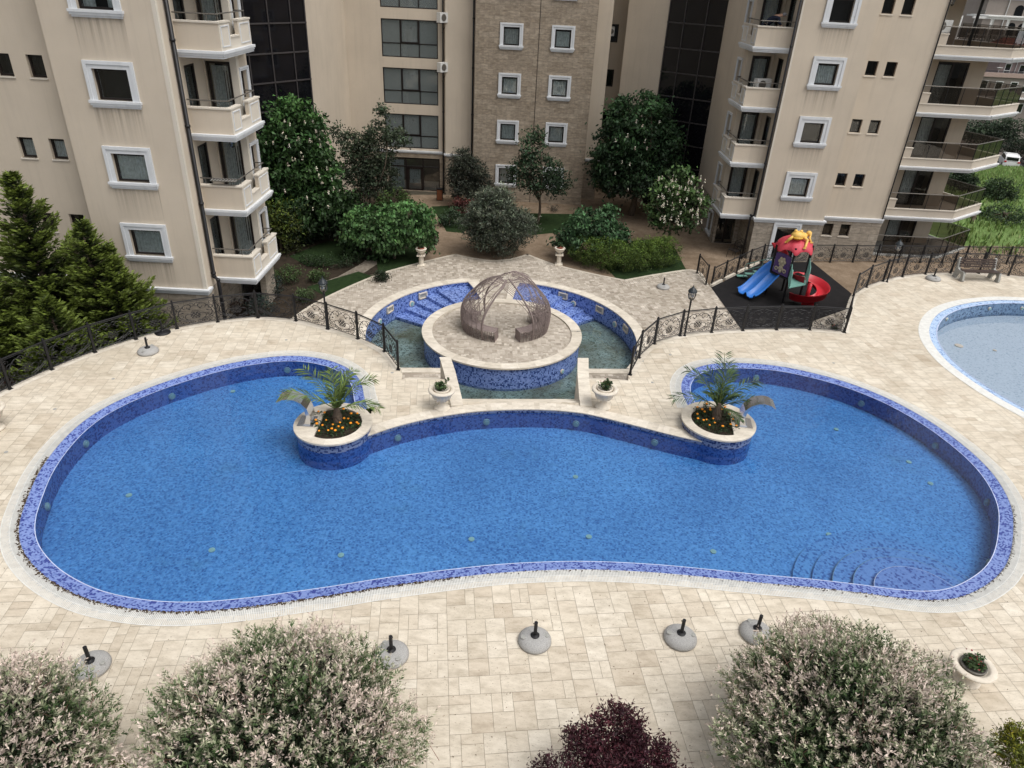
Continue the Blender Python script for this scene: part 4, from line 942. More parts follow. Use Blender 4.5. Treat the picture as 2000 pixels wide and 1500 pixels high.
for s in (1, -1):
    f0, f1 = 1.5 * PI + s * .29, 1.5 * PI + s * 1.0
    seatwall(f0, 1.5 * PI + s * 2.3, 1.0, .48); seatwall(f1, 1.5 * PI + s * 2.3, 1.0, 1.02); seatwall(f0, 1.5 * PI + s * 2.2, .68, .48)
    # woven seat tops
    top = [((1.86 * f) * math.cos(a), (1.53 * f) * math.sin(a)) for f in (1.0, .68) for a in np.linspace(f0, 1.5 * PI + s * 2.2, 16)]
    m2 = MB(); m2.strip([(x, y, .46) for x, y in top[:16]], [(x, y, .46) for x, y in top[16:]]); m2.strip([(x, y, .0) for x, y in (top[0], top[16])], [(x, y, .46) for x, y in (top[0], top[16])])
    o = obj('seat', m2, 'wicker', gz, False, True)
    bk = MB(); fb = .98; P_ = [(1.86 * fb * math.cos(a), 1.53 * fb * math.sin(a)) for a in np.linspace(f1, 1.5 * PI + s * 2.3, 16)]
    sm.tube([(x, y, 1.03) for x, y in P_], .018, 5); sm.tube([(1.86 * .8 * math.cos(a), 1.53 * .8 * math.sin(a), 1.03) for a in np.linspace(f1, 1.5 * PI + s * 2.3, 16)], .014, 5)
    for a in np.linspace(f1, 1.5 * PI + s * 2.3, 24): sm.tube([(1.84 * math.cos(a), 1.51 * math.sin(a), 1.03), (1.86 * .8 * math.cos(a), 1.53 * .8 * math.sin(a), 1.03)], .008, 4)
    for z in np.linspace(.5, 1.0, 7): sm.tube([(1.86 * .8 * math.cos(a), 1.53 * .8 * math.sin(a), z) for a in np.linspace(f1, 1.5 * PI + s * 2.3, 16)], .008, 4)
    for a in np.linspace(f1, 1.5 * PI + s * 2.3, 14): sm.tube([(1.86 * .8 * math.cos(a), 1.53 * .8 * math.sin(a), .46), (1.86 * .8 * math.cos(a), 1.53 * .8 * math.sin(a), 1.03)], .008, 4)
obj('seat_weave', sm, 'wicker', gz, False, True)
# ================================================================ PLAYSET
def P3(px, py, z): return g(px, py, z)
ZR = ZL + .02
ps = thing('playset', 'playground playset with mushroom roof, purple panel and mint railings', 'playset', tuple(g(1532, 575, ZL)))
# platform corners traced through their posts
pts = [g(1503, 578.5, ZR), g(1528, 590.5, ZR), g(1553, 572, ZR), g(1521, 572, ZR)]
o0 = g(1528, 590.5, ZR)[:2]; o1 = g(1503, 578, ZR)[:2]; e1 = o1 - o0; L1 = np.linalg.norm(e1); e1 /= L1; e2 = np.array([e1[1], -e1[0]]); 
if e2[1] < 0: e2 = -e2
PW = 1.15
corner = [o0, o0 + e1 * PW, o0 + e1 * PW + e2 * PW, o0 + e2 * PW]; PZ = ZR + 1.25; PT = ZR + 2.78
for c in corner:
    m = MB(); m.tube([(c[0], c[1], ZR), (c[0], c[1], PT)], .055, 10); obj('post', m, 'black', ps)
m = MB(); m.prism([tuple(c) for c in corner], PZ - .05, PZ); obj('platform', m, 'rubber', ps)
m = MB()
for a, b in ((0, 1), (1, 2), (2, 3), (3, 0)): m.tube([(*corner[a], PZ - .08), (*corner[b], PZ - .08)], .035, 6)
obj('platform_frame', m, 'black', ps)
cc = sum(corner) / 4
# roof: scalloped crimson cap with a yellow frog
m = MB(); n = 64; vs = []; prof = [(.001, 1.0), (.25, .97), (.48, .84), (.68, .60), (.82, .28), (.88, .0), (.88, -.1)]
for j, (r, z) in enumerate(prof):
    for k in range(n):
        a = 2 * PI * k / n; s_ = math.cos(a * 7); rr = r * (1 + .10 * s_ * min(1, r)); zz = z * .46 - (.16 * max(0, s_) * (r / .88) ** 4)
        vs.append((cc[0] + rr * math.cos(a) * 1.0, cc[1] + rr * math.sin(a) * 1.0, PT - .12 + zz))
m.add(vs, [(j * n + k, j * n + (k + 1) % n, (j + 1) * n + (k + 1) % n, (j + 1) * n + k) for j in range(len(prof) - 1) for k in range(n)]); rf = obj('roof', m, 'pink', ps, True)
fz = PT + .46; fx, fy = cc[0] + .0, cc[1] - .1
m = MB(); m.ball((fx - .12, fy - .22, fz + .02), .30, .28, .20, 16, 10); m.ball((fx + .12, fy + .02, fz - .04), .34, .25, .15, 14, 8)
m.ball((fx - .25, fy - .22, fz + .20), .085); m.ball((fx + .0, fy - .24, fz + .20), .085)
for s, A in ((-1, [(-.25, -.25, 0), (-.48, -.38, -.08), (-.62, -.30, -.28)]), (1, [(.12, -.25, 0), (.32, -.42, -.12), (.22, -.62, -.34), (.16, -.68, -.40)]), (1, [(.35, .05, -.05), (.58, .0, .08), (.52, -.12, -.12), (.60, -.25, -.26)])):
    m.tube([(fx + p[0], fy + p[1], fz + p[2]) for p in A], [.09, .07, .06, .045][:len(A)] if len(A) > 3 else [.09, .07, .06], 8)
    e = A[-1]
    for k in (-1, 0, 1): m.ball((fx + e[0] + .05 * k, fy + e[1] - .03, fz + e[2]), .035, n=6, m=4)
m.ball((fx + .50, fy + .06, fz + .06), .13, .13, .12)
m.v = [(fx + (x - fx) * 1.0, fy + (y - fy) * 1.0, fz + (z - fz) * 1.1) for x, y, z in m.v]
fr = obj('frog_ornament', m, 'yellow', rf, True)
m = MB(); m.ball((fx - .15, fy - .42, fz - .05), .25, .13, .075, 14, 8); obj('mouth', m, plain('ochre_plastic', (.55, .30, .03), .5), rf, True)
# purple panel facing the camera side, with plain flower-like relief
def wallpanel(a, b, z0, z1, nm_, mat, arch=.12, ins=.1, th=.04):
    d = (b - a); L = np.linalg.norm(d); d = d / L; nrm = np.array([-d[1], d[0]]); prof = [(ins, 0), (L - ins, 0), (L - ins, z1 - z0)] + [(L / 2 + (L / 2 - ins) * math.cos(t), (z1 - z0) + arch * math.sin(t)) for t in np.linspace(.3, PI - .3, 7)] + [(ins, z1 - z0)]
    m = MB(); k = len(prof); vs = [(a[0] + d[0] * u + nrm[0] * s, a[1] + d[1] * u + nrm[1] * s, z0 + z) for s in (-th / 2, th / 2) for u, z in prof]
    tri = tessellate_polygon([[Vector((u, z, 0)) for u, z in prof]])
    m.add(vs, [tuple(t) for t in tri] + [tuple(i + k for i in t)[::-1] for t in tri] + [(i, (i + 1) % k, k + (i + 1) % k, k + i) for i in range(k)])
    return obj(nm_, m, mat, ps), (a, d, nrm, L)
# front face runs corner1 -> corner0
pp, (a, d, nrm, L) = wallpanel(corner[1], corner[0], PZ + .02, PZ + .95, 'purple_panel', 'purple')
out = -nrm if (-nrm)[1] < 0 else nrm
m = MB()
def disc(u, z, r, h=.05, k=16):
    c = a + d * u + out * .02; m.tube([(c[0], c[1], PZ + z), (c[0] + out[0] * h, c[1] + out[1] * h, PZ + z)], [r, r * .8], k)
for k in range(6): disc(L / 2 + .15 * math.cos(k * PI / 3), .66 + .15 * math.sin(k * PI / 3), .095)
disc(L / 2, .66, .11, .08); disc(L / 2, .36, .13); disc(L / 2, .20, .11)
for s in (-1, 1):
    c = a + d * (L / 2 + s * .26) + out * .05; m.tube([(c[0] + d[0] * .08 * math.cos(t), c[1] + d[1] * .08 * math.cos(t), PZ + .26 + .08 * math.sin(t)) for t in np.linspace(0, 2 * PI, 14)], .026, 6, closed=True)
    disc(L / 2 + s * .14, .30, .05)
obj('relief', m, 'tan', pp, True)
# green panel with red leaf on the far left face
gp_, (a2, d2, n2, L2) = wallpanel(corner[2] + e1 * 1.0 - e2 * .25, corner[2] - e2 * .25, PZ + .0, PZ + 1.05, 'green_panel', 'green', .2, .42)
o2 = n2 if (n2 @ (np.array([0, -1]))) > 0 else -n2
m = MB(); base = a2 + d2 * (L2 * .35)
lp = [(base[0] + d2[0] * u + o2[0] * .06, base[1] + d2[1] * u + o2[1] * .06, PZ + z) for u, z in ((.75, .55), (.62, .72), (.45, .84), (.25, .86), (.05, .80), (-.15, .92), (-.4, .98))]
m.tube(lp, [.05, .12, .15, .13, .12, .13, .05], 7); obj('red_leaf', m, 'red', gp_, True)
m = MB(); m.tube([(base[0] + d2[0] * .62 + o2[0] * .06, base[1] + d2[1] * .62 + o2[1] * .06, PZ + z) for z in (.1, .3, .6)], [.11, .08, .06], 7); obj('trunk_relief', m, plain('amber_plastic', (.50, .26, .04), .5), gp_, True)
# double blue slide going toward the kerb side (e1 direction), 2 lanes
s0 = g(1487, 548, PZ) ; dirn = e1 + np.array([0, -.0]);
sa, sb = corner[2] + e1 * .05, corner[1] + e1 * .05
endc = g(1455, 578, ZR + .15)[:2]; startc = (sa + sb) / 2; sd = endc - startc; SL = np.linalg.norm(sd); sd /= SL; sn = np.array([-sd[1], sd[0]])
m = MB(); k = 22; rows = []
cs = [(-.60, .18), (-.55, .20), (-.50, .16), (-.45, .02), (-.30, -.02), (-.12, 0), (-.04, .13), (0, .16), (.04, .13), (.12, 0), (.30, -.02), (.45, .02), (.50, .16), (.55, .20), (.60, .18)]
vs = []
for i in range(k):
    t = i / (k - 1); c = startc + sd * SL * t; z = PZ - (PZ - ZR - .16) * (3 * t * t - 2 * t ** 3) * (.96) - .0
    if t > .85: z = max(z, ZR + .16)
    for u, h in cs:
        if t < .08: h = h * 1.25
        vs.append((c[0] + sn[0] * u, c[1] + sn[1] * u, z + h))
w_ = len(cs); m.add(vs, [(i * w_ + j, i * w_ + j + 1, (i + 1) * w_ + j + 1, (i + 1) * w_ + j) for i in range(k - 1) for j in range(w_ - 1)])
lo = [(x, y, z - .035) for x, y, z in vs]; m.add(lo, [(i * w_ + j, i * w_ + j + 1, (i + 1) * w_ + j + 1, (i + 1) * w_ + j)[::-1] for i in range(k - 1) for j in range(w_ - 1)])
sd_ = obj('double_slide', m, 'blue', ps, True)
# mint stairs and rails
def bars(name, A, B, z0, z1, nb, arch=0):
    m = MB(); A = np.array(A); B = np.array(B); m.tube([(*A, z1), (*B, z1)], .02, 6); m.tube([(*A, z0), (*B, z0)], .02, 6)
    for i in range(nb): c = A + (B - A) * i / (nb - 1); m.tube([(*c, z0), (*c, z1)], .014, 5)
    return obj(name, m, 'mint', ps)
q1 = corner[0] + (e2 * 0); q2 = g(1574, 556, PZ)[:2]; dv = q2 - corner[3]
bars('railing', corner[3], q2, PZ + .1, PZ + .9, 9); bars('railing', corner[0], corner[0] + dv, PZ + .1, PZ + .75, 7)
m = MB(); m.prism([tuple(corner[0]), tuple(corner[3]), tuple(q2), tuple(corner[0] + dv)], PZ - .03, PZ + .0); obj('deck_plate', m, 'mint', ps)
for s in (0, 1):
    b_ = (q2 if s == 0 else corner[0] + dv); m = MB(); m.tube([(b_[0] + dv[0] * .25 * math.sin(t), b_[1] + dv[1] * .25 * math.sin(t), PZ + .45 + .45 * math.cos(t)) for t in np.linspace(0, PI, 12)], .02, 6); obj('hoop', m, 'mint', ps)
st0 = corner[2]; st1 = g(1455, 552, ZR)[:2] + np.array([0, .4]); 
m = MB(); 
for i in range(6):
    t = i / 5; c = st0 + (st1 - st0) * t; z = PZ - (PZ - ZR - .1) * t; m.obox((c[0], c[1] + .3, z), .55, .28, .03)
    m.tube([(c[0], c[1] + .05, z), (c[0], c[1] + .05, z + .75)], .015, 5)
for h in (.4, .75): m.tube([(st0[0], st0[1] + .05, PZ + h), (st1[0], st1[1] + .05, ZR + .1 + h)], .02, 6)
obj('stair_rail', m, 'mint', ps)
m = MB(); 
for w0 in (0, .22): m.tube([(st0[0] - .2 - w0, st0[1] + .02, PZ + .5 + .3 * math.cos(t)) if False else (st0[0] - .15 - .18 * math.sin(t) - w0 * .3, st0[1], PZ + .45 + .32 * math.cos(t)) for t in np.linspace(0, PI, 10)], .018, 6)
obj('hoop', m, 'mint', ps)
# red spiral slide round a short centre post
sc_ = g(1573, 591, ZR)[:2]; m = MB(); k = 60; R0 = .64; vs = []
e_ang = math.atan2(*(corner[0] + dv - sc_)[::-1])
pe = (corner[0] + dv + q2) / 2; a_st = math.atan2(pe[1] - sc_[1], pe[0] - sc_[0])
prof = [(-.28, .16), (-.25, .16), (-.23, .03), (-.10, -.02), (.08, -.02), (.22, .05), (.27, .36), (.30, .36)]
turn = -2.25 * PI
for i in range(k):
    t = i / (k - 1); a = a_st + turn * t; z = PZ - .02 - (PZ - ZR - .18) * t ** .92
    for u, h in prof: vs.append((sc_[0] + (R0 + u) * math.cos(a), sc_[1] + (R0 + u) * math.sin(a), z + h))
w_ = len(prof); m.add(vs, [(i * w_ + j, i * w_ + j + 1, (i + 1) * w_ + j + 1, (i + 1) * w_ + j) for i in range(k - 1) for j in range(w_ - 1)])
m.add([(x, y, z - .04) for x, y, z in vs], [(i * w_ + j, i * w_ + j + 1, (i + 1) * w_ + j + 1, (i + 1) * w_ + j)[::-1] for i in range(k - 1) for j in range(w_ - 1)])
m.tube([(sc_[0], sc_[1], ZR), (sc_[0], sc_[1], ZR + 1.0)], .10, 10)
obj('spiral_slide', m, 'red', ps, True)
m = MB(); m.box(sc_[0] - .3, sc_[0] + .3, sc_[1] - .32, sc_[1] - .27, ZR, ZR + .28); obj('slide_support', m, 'red', ps)

# ================================================================ BUILDINGS
S = 2.82
def rect_ring(m, x0, x1, z0, z1, w, y0, y1):
    m.box(x0, x0 + w, y0, y1, z0, z1); m.box(x1 - w, x1, y0, y1, z0, z1); m.box(x0 + w, x1 - w, y0, y1, z1 - w, z1); m.box(x0 + w, x1 - w, y0, y1, z0, z0 + w)
def curtain_mesh(w, h, y, amp=.035, gap=None, dens=9):
    m = MB(); n = int(w * dens * 6); xs = np.linspace(-w / 2, w / 2, n); ph = random.random() * 9
    A = []
    for x in xs:
        if gap and gap[0] < x < gap[1]: 
            if A: m.strip([(p[0], p[1], .02) for p in A], [(p[0], p[1], h - .02) for p in A]); A = []
            continue
        A.append((x, y + amp * math.sin(x * dens * 6.28 / 1.0 + ph + 1.3 * math.sin(x * 7)), 0))
    if len(A) > 1: m.strip([(p[0], p[1], .02) for p in A], [(p[0], p[1], h - .02) for p in A])
    return m
STAIN = stainmat()
def window(w, h, surround=0, curt=None, mull=False, sill=True, arch=False, sur_h=None, sash=True):
    """prototype: opening centred on x, bottom at z=0, wall face at y=0, room toward +y"""
    m = MB(); rect_ring(m, -w / 2, w / 2, 0, h, .07, .13, .20)
    if mull: m.box(-.035, .035, .13, .20, .07, h - .07)
    fr = obj('window', m, 'frame')
    m = MB(); m.box(-w / 2, w / 2, .60, .62, 0, h); m.box(-w / 2, w / 2, .2, .61, -.02, 0); m.box(-w / 2, w / 2, .2, .61, h, h + .02); m.box(-w / 2 - .02, -w / 2, .2, .61, 0, h); m.box(w / 2, w / 2 + .02, .2, .61, 0, h); obj('room_recess', m, 'room', fr, local=True)
    m = MB(); m.box(-w / 2 + .07, w / 2 - .07, .165, .17, .07, h - .07); obj('pane', m, 'pane', fr, local=True)
    if curt == 'full': obj('curtain', curtain_mesh(w - .1, h - .1, .235), 'curtain', fr, local=True)
    if curt == 'part': obj('curtain', curtain_mesh(w - .1, h - .1, .32, gap=(-w * .12, w * .2)), 'curtain', fr, local=True)
    if curt == 'grey': obj('curtain', curtain_mesh(w - .1, h - .1, .235), 'curtain2', fr, local=True)
    if surround:
        s = surround; m = MB(); x = w / 2
        for a, b, y in ((0, s * .55, -.05), (s * .55, s, -.08)):
            m.box(-x - b, -x - a, y, -.002, 0, h + b); m.box(x + a, x + b, y, -.002, 0, h + b); m.box(-x - a, x + a, y - .002, -.002, h + a, h + b)
        obj('surround', m, 'white', fr, local=True)
        m = MB(); m.box(-x - s - .05, x + s + .05, -.13, .12, -.09, 0); m.box(-x - s - .02, x + s + .02, -.10, .0, -.17, -.09); m.box(-x - s + .02, x + s - .02, -.06, 0, -.24, -.17); obj('sill', m, 'white', fr, local=True)
        if s >= .25: m = MB(); m.add([(-x - s, -.004, -1.7), (x + s, -.004, -1.7), (x + s, -.004, -.24), (-x - s, -.004, -.24)], [(0, 1, 2, 3)]); obj('rain_stain', m, STAIN, fr, local=True)
    elif sill:
        m = MB(); m.box(-w / 2 - .03, w / 2 + .03, -.04, .12, -.05, .0); obj('sill', m, 'cream', fr, local=True)
    return fr
def door(w, h, curt='grey', split=True, mat='curtain2'):
    m = MB(); rect_ring(m, -w / 2, w / 2, 0, h, .09, .02, .10)
    if split: m.box(-.06, .06, .02, .10, .09, h - .09)
    fr = obj('glass_door', m, 'frame'); m = MB(); m.box(-w / 2, w / 2, .8, .82, 0, h); obj('room_recess', m, 'room', fr, local=True)
    m = MB(); m.box(-w / 2 + .09, w / 2 - .09, .055, .06, .09, h - .09); obj('pane', m, 'pane', fr, local=True)
    if curt: obj('curtain', curtain_mesh(w - .2, h - .15, .22, .03, gap=(w * .08, w * .5) if curt == 'half' else None), mat, fr, local=True)
    return fr
PW_ = dict(L1=window(1.22, 1.02, .25, None), L2=window(1.22, 1.02, .25, 'full'), Lp=window(1.22, 1.02, .25, 'part'), small=window(.58, .74, 0, None), smallb=window(.58, .74, 0, 'grey'),
           C1=window(.98, 1.02, .22, 'full'), C2=window(.98, 1.02, .22, 'grey'), side=window(.7, 1.15, .13, 'full'), R1=window(1.04, 1.0, .30, 'full'), R2=window(1.04, 1.0, .30, None), tall=window(1.1, 1.9, .22, None), rc=window(.55, 1.1, 0, None, sill=False))
PD_ = dict(bal=door(1.35, 2.25), bal2=door(.9, 2.25, 'grey', False), big=door(1.75, 2.3, 'half'), gnd=door(1.3, 2.2, None))

def balcony(parent, xi, xo, yf, yb, z, s, z_off=0):
    """corner balcony: inner edge xi, outer edge xo (s=+1 when it faces +x), front yf, back yb"""
    m = MB(); X = lambda a, b: (min(a, b), max(a, b))
    m.box(*X(xi, xo), yf, yb, z + .02, z + .24)                                    # slab
    m.box(*X(xi, xo), yf, yf + .14, z + .24, z + 1.12)                             # front parapet
    D = yb - yf; so = xo - s * .14
    m.box(*X(so, xo), yf + .14, yf + D * .32, z + .24, z + 1.12); m.box(*X(so, xo), yf + D * .32, yf + D * .60, z + .24, z + .62)
    m.box(*X(so, xo), yf + D * .60, yb, z + .24, z + 1.12); m.box(*X(xo - s * .9, so), yb - .14, yb, z + .24, z + 1.12)
    b = obj('balcony', m, 'wall', parent)
    m = MB()
    for k, (e, z0, z1) in enumerate(((.05, .0, .08), (.09, .08, .16), (.13, .16, .25))): m.box(*X(xi, xo + s * e), yf - e, yb + .02, z + z0 + (.003 if k == 0 else 0), z + z1)
    obj('moulding', m, 'white', b)
    m = MB(); e = .04
    m.box(*X(xi, xo + s * e), yf - e, yf + .14 + e, z + 1.12, z + 1.18)
    m.box(*X(so - s * e, xo + s * e), yf + .14 + e, yf + D * .32 + e, z + 1.12, z + 1.18); m.box(*X(so - s * e, xo + s * e), yf + D * .32, yf + D * .60, z + .62, z + .67); m.box(*X(so - s * e, xo + s * e), yf + D * .60 - e, yb + e, z + 1.12, z + 1.18)
    m.box(*X(xo, xo + s * .012), yf, yf + D * .32, z + .25, z + 1.12); m.box(*X(xo, xo + s * .012), yf + D * .32, yf + D * .6, z + .25, z + .62); m.box(*X(xo, xo + s * .012), yf + D * .6, yb, z + .25, z + 1.12)  # thin cream sheets: brighter light on the side faces put into colour
    obj('coping', m, 'cream', b)
    w = .035
    for a0, a1 in ((yf + .12, yf + D * .32 - .12), (yf + D * .60 + .12, yb - .12)):
        x0, x1 = X(xo + s * .012, xo + s * .035); m = MB()
        m.box(x0, x1, a0, a0 + w, z + .36, z + 1.04); m.box(x0, x1, a1 - w, a1, z + .36, z + 1.04); m.box(x0, x1, a0 + w, a1 - w, z + .36, z + .36 + w); m.box(x0, x1, a0 + w, a1 - w, z + 1.04 - w, z + 1.04); obj('panel_frame', m, 'white', b)
    m = MB(); r = .024; zr = z + 1.40; xr = xo - s * .12; yr = yf + .12
    m.tube([(xi, yr, zr), (xr, yr, zr)], r, 6); m.tube([(xr, yr, zr), (xr, yb - .1, zr)], r, 6); m.tube([(xr, yb - .1, zr), (xr - s * .8, yb - .1, zr)], r, 6)
    for p in ((xi + s * .25, yr), (xr - s * .3, yr), (xr, yr + .2), (xr, yb - .35), (xr - s * .4, yb - .1)): m.tube([(*p, z + 1.17), (*p, zr)], .014, 5)
    m.tube([(xi + s * .25, yr, z + 1.28), (xi + s * .27, yr, z + 1.28)], .01, 4)
    obj('railing', m, 'steelgrey', b)
    return b
def pipe(parent, pts, r=.055):
    m = MB(); m.tube(pts, r, 10)
    for p in pts[1:-1]: m.ball(p, r * 1.25, n=8, m=6)
    z = pts[0][2]
    while z > pts[-1][2]: 
        m.lathe([(r * 1.3, 0), (r * 1.3, .08)], 10, (pts[0][0] if z > pts[1][2] else pts[-1][0], pts[0][1] if z > pts[1][2] else pts[-1][1], z - .04)); z -= S
    return obj('downpipe', m, 'black', parent, True)
TOP = 17.5
# ---------------- building beside the conifers
LB = thing('apartment_block', 'beige apartment block behind the conifers with corner balconies', 'apartment block', (-18, 32, ZL))
m = MB(); zc = -.02
op = [(1.16 + 0, 2.38, 1.43 + k * S, 2.45 + k * S) for k in range(-0, 6)]     # bay windows
m.wall((-16.25, 26), (-12.3, 26), .02, TOP, [(a + .2, b + .2, c, d) for a, b, c, d in op])
m.wall((-12.3, 26), (-12.3, 27.1), .02, TOP); m.wall((-16.25, 26.7), (-16.25, 26), .02, TOP)
sm_ = []
for k in range(0, 6):
    for x in (-18.68, -17.52, -21.2, -22.4): sm_.append((x + 27, x + 27 + .58, 1.95 + k * S, 2.69 + k * S))
m.wall((-27, 26.7), (-16.25, 26.7), .02, TOP, sm_)
dz = [(z0, k) for k in range(-1, 6) for z0 in (k * S + .24,)]
m.wall((-12.4, 27.1), (-12.4, 29.3), .02, TOP, [(.45, 1.35, k * S + .24, k * S + 2.49) for k in range(0, 6)])
m.wall((-12.4, 29.3), (-11.15, 29.3), .02, TOP, [(.05, 1.05, k * S + .24, k * S + 2.49) for k in range(0, 6)])
m.wall((-11.15, 29.3), (-11.15, 30.45), .02, TOP, [(.25, .95, k * S + 1.0, k * S + 2.15) for k in range(0, 6)])
m.wall((-11.15, 30.45), (-27, 36), ZL, TOP)
obj('wall', m, 'wall', LB)
m = MB(); m.box(-11.38, -11.12, 29.26, 29.52, .3, TOP); obj('corner_pillar', m, 'cream', LB)
m = MB(); m.box(-12.42, -12.275, 25.985, 26.12, .1, TOP); obj('corner_strip', m, 'cream', LB)
m = MB(); m.box(-27, -11.2, 26.8, 33, TOP, TOP + .1); obj('roof', m, 'concrete', LB)
m = MB()
m.wall((-16.25, 26), (-12.3, 26), ZL - .3, .03); m.wall((-12.3, 26), (-12.3, 27.1), ZL - .3, .03); m.wall((-27, 26.7), (-16.25, 26.7), ZL - .3, .03); m.wall((-12.4, 27.1), (-12.4, 29.3), ZL - .3, .03); m.wall((-12.4, 29.3), (-11.15, 29.3), ZL - .3, .03, [(.1, 1.0, ZL, -.05)]); m.wall((-11.15, 29.3), (-11.15, 30.45), ZL - .3, .03)
obj('plinth', m, 'stone2', LB)
m = MB()
for e, a, b in ((.05, -.10, -.02), (.09, -.02, .06), (.14, .06, .14)): m.box(-16.25 - e, -12.3 + e, 26 - e, 26.3, a, b); m.box(-27, -16.25 - e, 26.7 - e, 26.9, a, b)
obj('cornice', m, 'white', LB)
for k in range(0, 6):
    pr = PW_[['L2', 'L2', 'L1', 'Lp', 'L2', 'L1'][k]]; put(pr, LB, (-16.25 + 1.36 + .61, 26, 1.43 + k * S))
    for x in (-18.68, -17.52, -21.2, -22.4): put(PW_['smallb' if k % 2 else 'small'], LB, (x + .29, 26.7, 1.95 + k * S))
    put(PW_['side'], LB, (-11.15, 29.3 + .60, 1.0 + k * S), PI / 2)
for k in range(0, 6):
    put(PD_['bal2'], LB, (-12.4, 28.0, k * S + .24), PI / 2); put(PD_['bal2'], LB, (-11.85, 29.3, k * S + .24))
    balcony(LB, -12.4, -10.75, 27.1, 30.15, k * S, 1)
put(PD_['gnd'], LB, (-11.9, 29.3, ZL))
pipe(LB, [(-12.2, 26.62, TOP), (-12.2, 26.62, .45), (-12.05, 26.6, .30), (-12.05, 26.6, ZL)], .075)
# ---------------- building by the playground
RB = thing('apartment_block', 'beige apartment block beside the playground with glass railed terraces', 'apartment block', (18, 44, ZL)); R0z = .22
m = MB()
m.wall((13.0, 39), (16.75, 39), .3, TOP, [(14.42 - 13, 15.46 - 13, 7.36 + (k - 2) * S, (8.36 if k != 3 else 8.46) + (k - 2) * S) for k in range(0, 6)])
m.wall((16.75, 39), (16.75, 40), .3, TOP); rs = []
for k in range(0, 6):
    for x in (17.27, 18.24): rs.append((x - 16.75, x - 16.75 + .56, 7.82 + (k - 2) * S, 8.50 + (k - 2) * S))
m.wall((16.75, 40), (20.5, 40), .3, TOP, rs)
m.wall((20.5, 40), (20.5, 43.4), .3, TOP)
bigd = [(22.6 - 20.5, 24.35 - 20.5, R0z + k * S + .24, R0z + k * S + 2.54) for k in range(0, 6)]
m.wall((20.5, 43.4), (25.3, 43.4), ZL, R0z + 3 * S + .2, bigd[:3] + [(22.6 - 20.5, 24.35 - 20.5, ZL + .05, ZL + 2.0)]); m.wall((20.5, 43.4), (23.05, 43.4), R0z + 3 * S + .2, TOP)
m.wall((25.3, 43.4), (25.3, 52), ZL, R0z + 3 * S + .2); m.wall((23.05, 43.4), (23.05, 52), R0z + 3 * S, TOP); m.wall((25.3, 52), (23.05, 52), ZL, R0z + 3 * S + .2); m.wall((23.05, 52), (11.55, 52), ZL, TOP)
m.wall((13.0, 41.6), (13.0, 39), .3, TOP, [(.7, 1.6, R0z + k * S + .24, R0z + k * S + 2.49) for k in range(0, 6)])
m.wall((11.55, 41.6), (13.0, 41.6), .3, TOP, [(.3, 1.3, R0z + k * S + .24, R0z + k * S + 2.49) for k in range(0, 6)])
m.wall((11.55, 52), (11.55, 41.6), .3, TOP, [(10.4 - 1.4 - .05, 10.4 - .7 - .05, R0z + k * S + 1.0, R0z + k * S + 2.15) for k in range(0, 6)])
obj('wall', m, 'wall', RB)
m = MB(); m.box(11.6, 23.0, 41.7, 52, TOP, TOP + .1); m.box(23.05, 25.3, 43.4, 52, R0z + 3 * S + .19, R0z + 3 * S + .23); obj('roof', m, 'concrete', RB)
m = MB(); m.wall((13.0, 39), (16.75, 39), ZL - .2, .32, [(14.3 - 13, 15.4 - 13, ZL + .05, -.1)]); m.wall((16.75, 39), (16.75, 40), ZL - .2, .32)
m.wall((16.75, 40), (20.5, 40), ZL - .2, .32, [(x - 16.75, x - 16.75 + .56, 7.82 - 3 * S, 8.50 - 3 * S) for x in (17.27, 18.24)])
m.wall((13.0, 41.6), (13.0, 39), ZL - .2, .32); m.wall((11.55, 41.6), (13.0, 41.6), ZL - .2, .32, [(.15, 1.2, ZL + .02, -.05)]); m.wall((11.55, 52), (11.55, 41.6), ZL - .2, .32, [(10.4 - 1.4 - .05, 10.4 - .7 - .05, -1.55, -.35)])
obj('plinth', m, 'stone2', RB)
m = MB(); m.box(13.0, 13.1, 38.985, 39.1, .5, TOP); obj('corner_strip', m, 'cream', RB)
m = MB()
for e, a, b in ((.05, .22, .30), (.09, .30, .38), (.14, .38, .46)):
    m.box(13.0 - e, 16.75 + e, 39 - e, 39.2, a, b); m.box(16.75 + e, 20.5, 40 - e, 40.2, a, b)
obj('cornice', m, 'white', RB)
for k in range(0, 6):
    z = 7.36 + (k - 2) * S; put(PW_['R2' if k in (1, 3) else 'R1'], RB, (14.94, 39, z))
    for x in (17.27, 18.24): put(PW_['small'], RB, (x + .28, 40, 7.82 - .02 + (k - 2) * S))
    put(PW_['side'], RB, (11.55, 41.6 + 1.1, R0z + k * S + 1.0), -PI / 2)
    put(PD_['bal2'], RB, (13.0, 40.45, R0z + k * S + .24), -PI / 2); put(PD_['bal2'], RB, (12.35, 41.6, R0z + k * S + .24)); 
    if k < 3: put(PD_['big'], RB, (23.47, 43.4, R0z + k * S + .24))
    balcony(RB, 13.0, 11.22, 39.4, 42.1, R0z + k * S, -1)
for x in (17.27, 18.24): put(PW_['small'], RB, (x + .28, 40, 7.80 - 3 * S))
put(PW_['tall'], RB, (14.85, 39, ZL + .05)); put(PD_['gnd'], RB, (12.2, 41.6, ZL)); put(PD_['big'], RB, (23.47, 43.4, ZL + .05)); put(PW_['side'], RB, (11.55, 41.6 + 1.1, -1.55), -PI / 2)
pipe(RB, [(12.86, 38.92, TOP), (12.86, 38.92, .62), (12.7, 38.98, .45), (12.7, 38.98, ZL)])
m = MB(); m.tube([(20.42, 39.93, TOP), (20.42, 39.93, .4)], .035, 6); obj('cable_duct', m, 'black', RB)
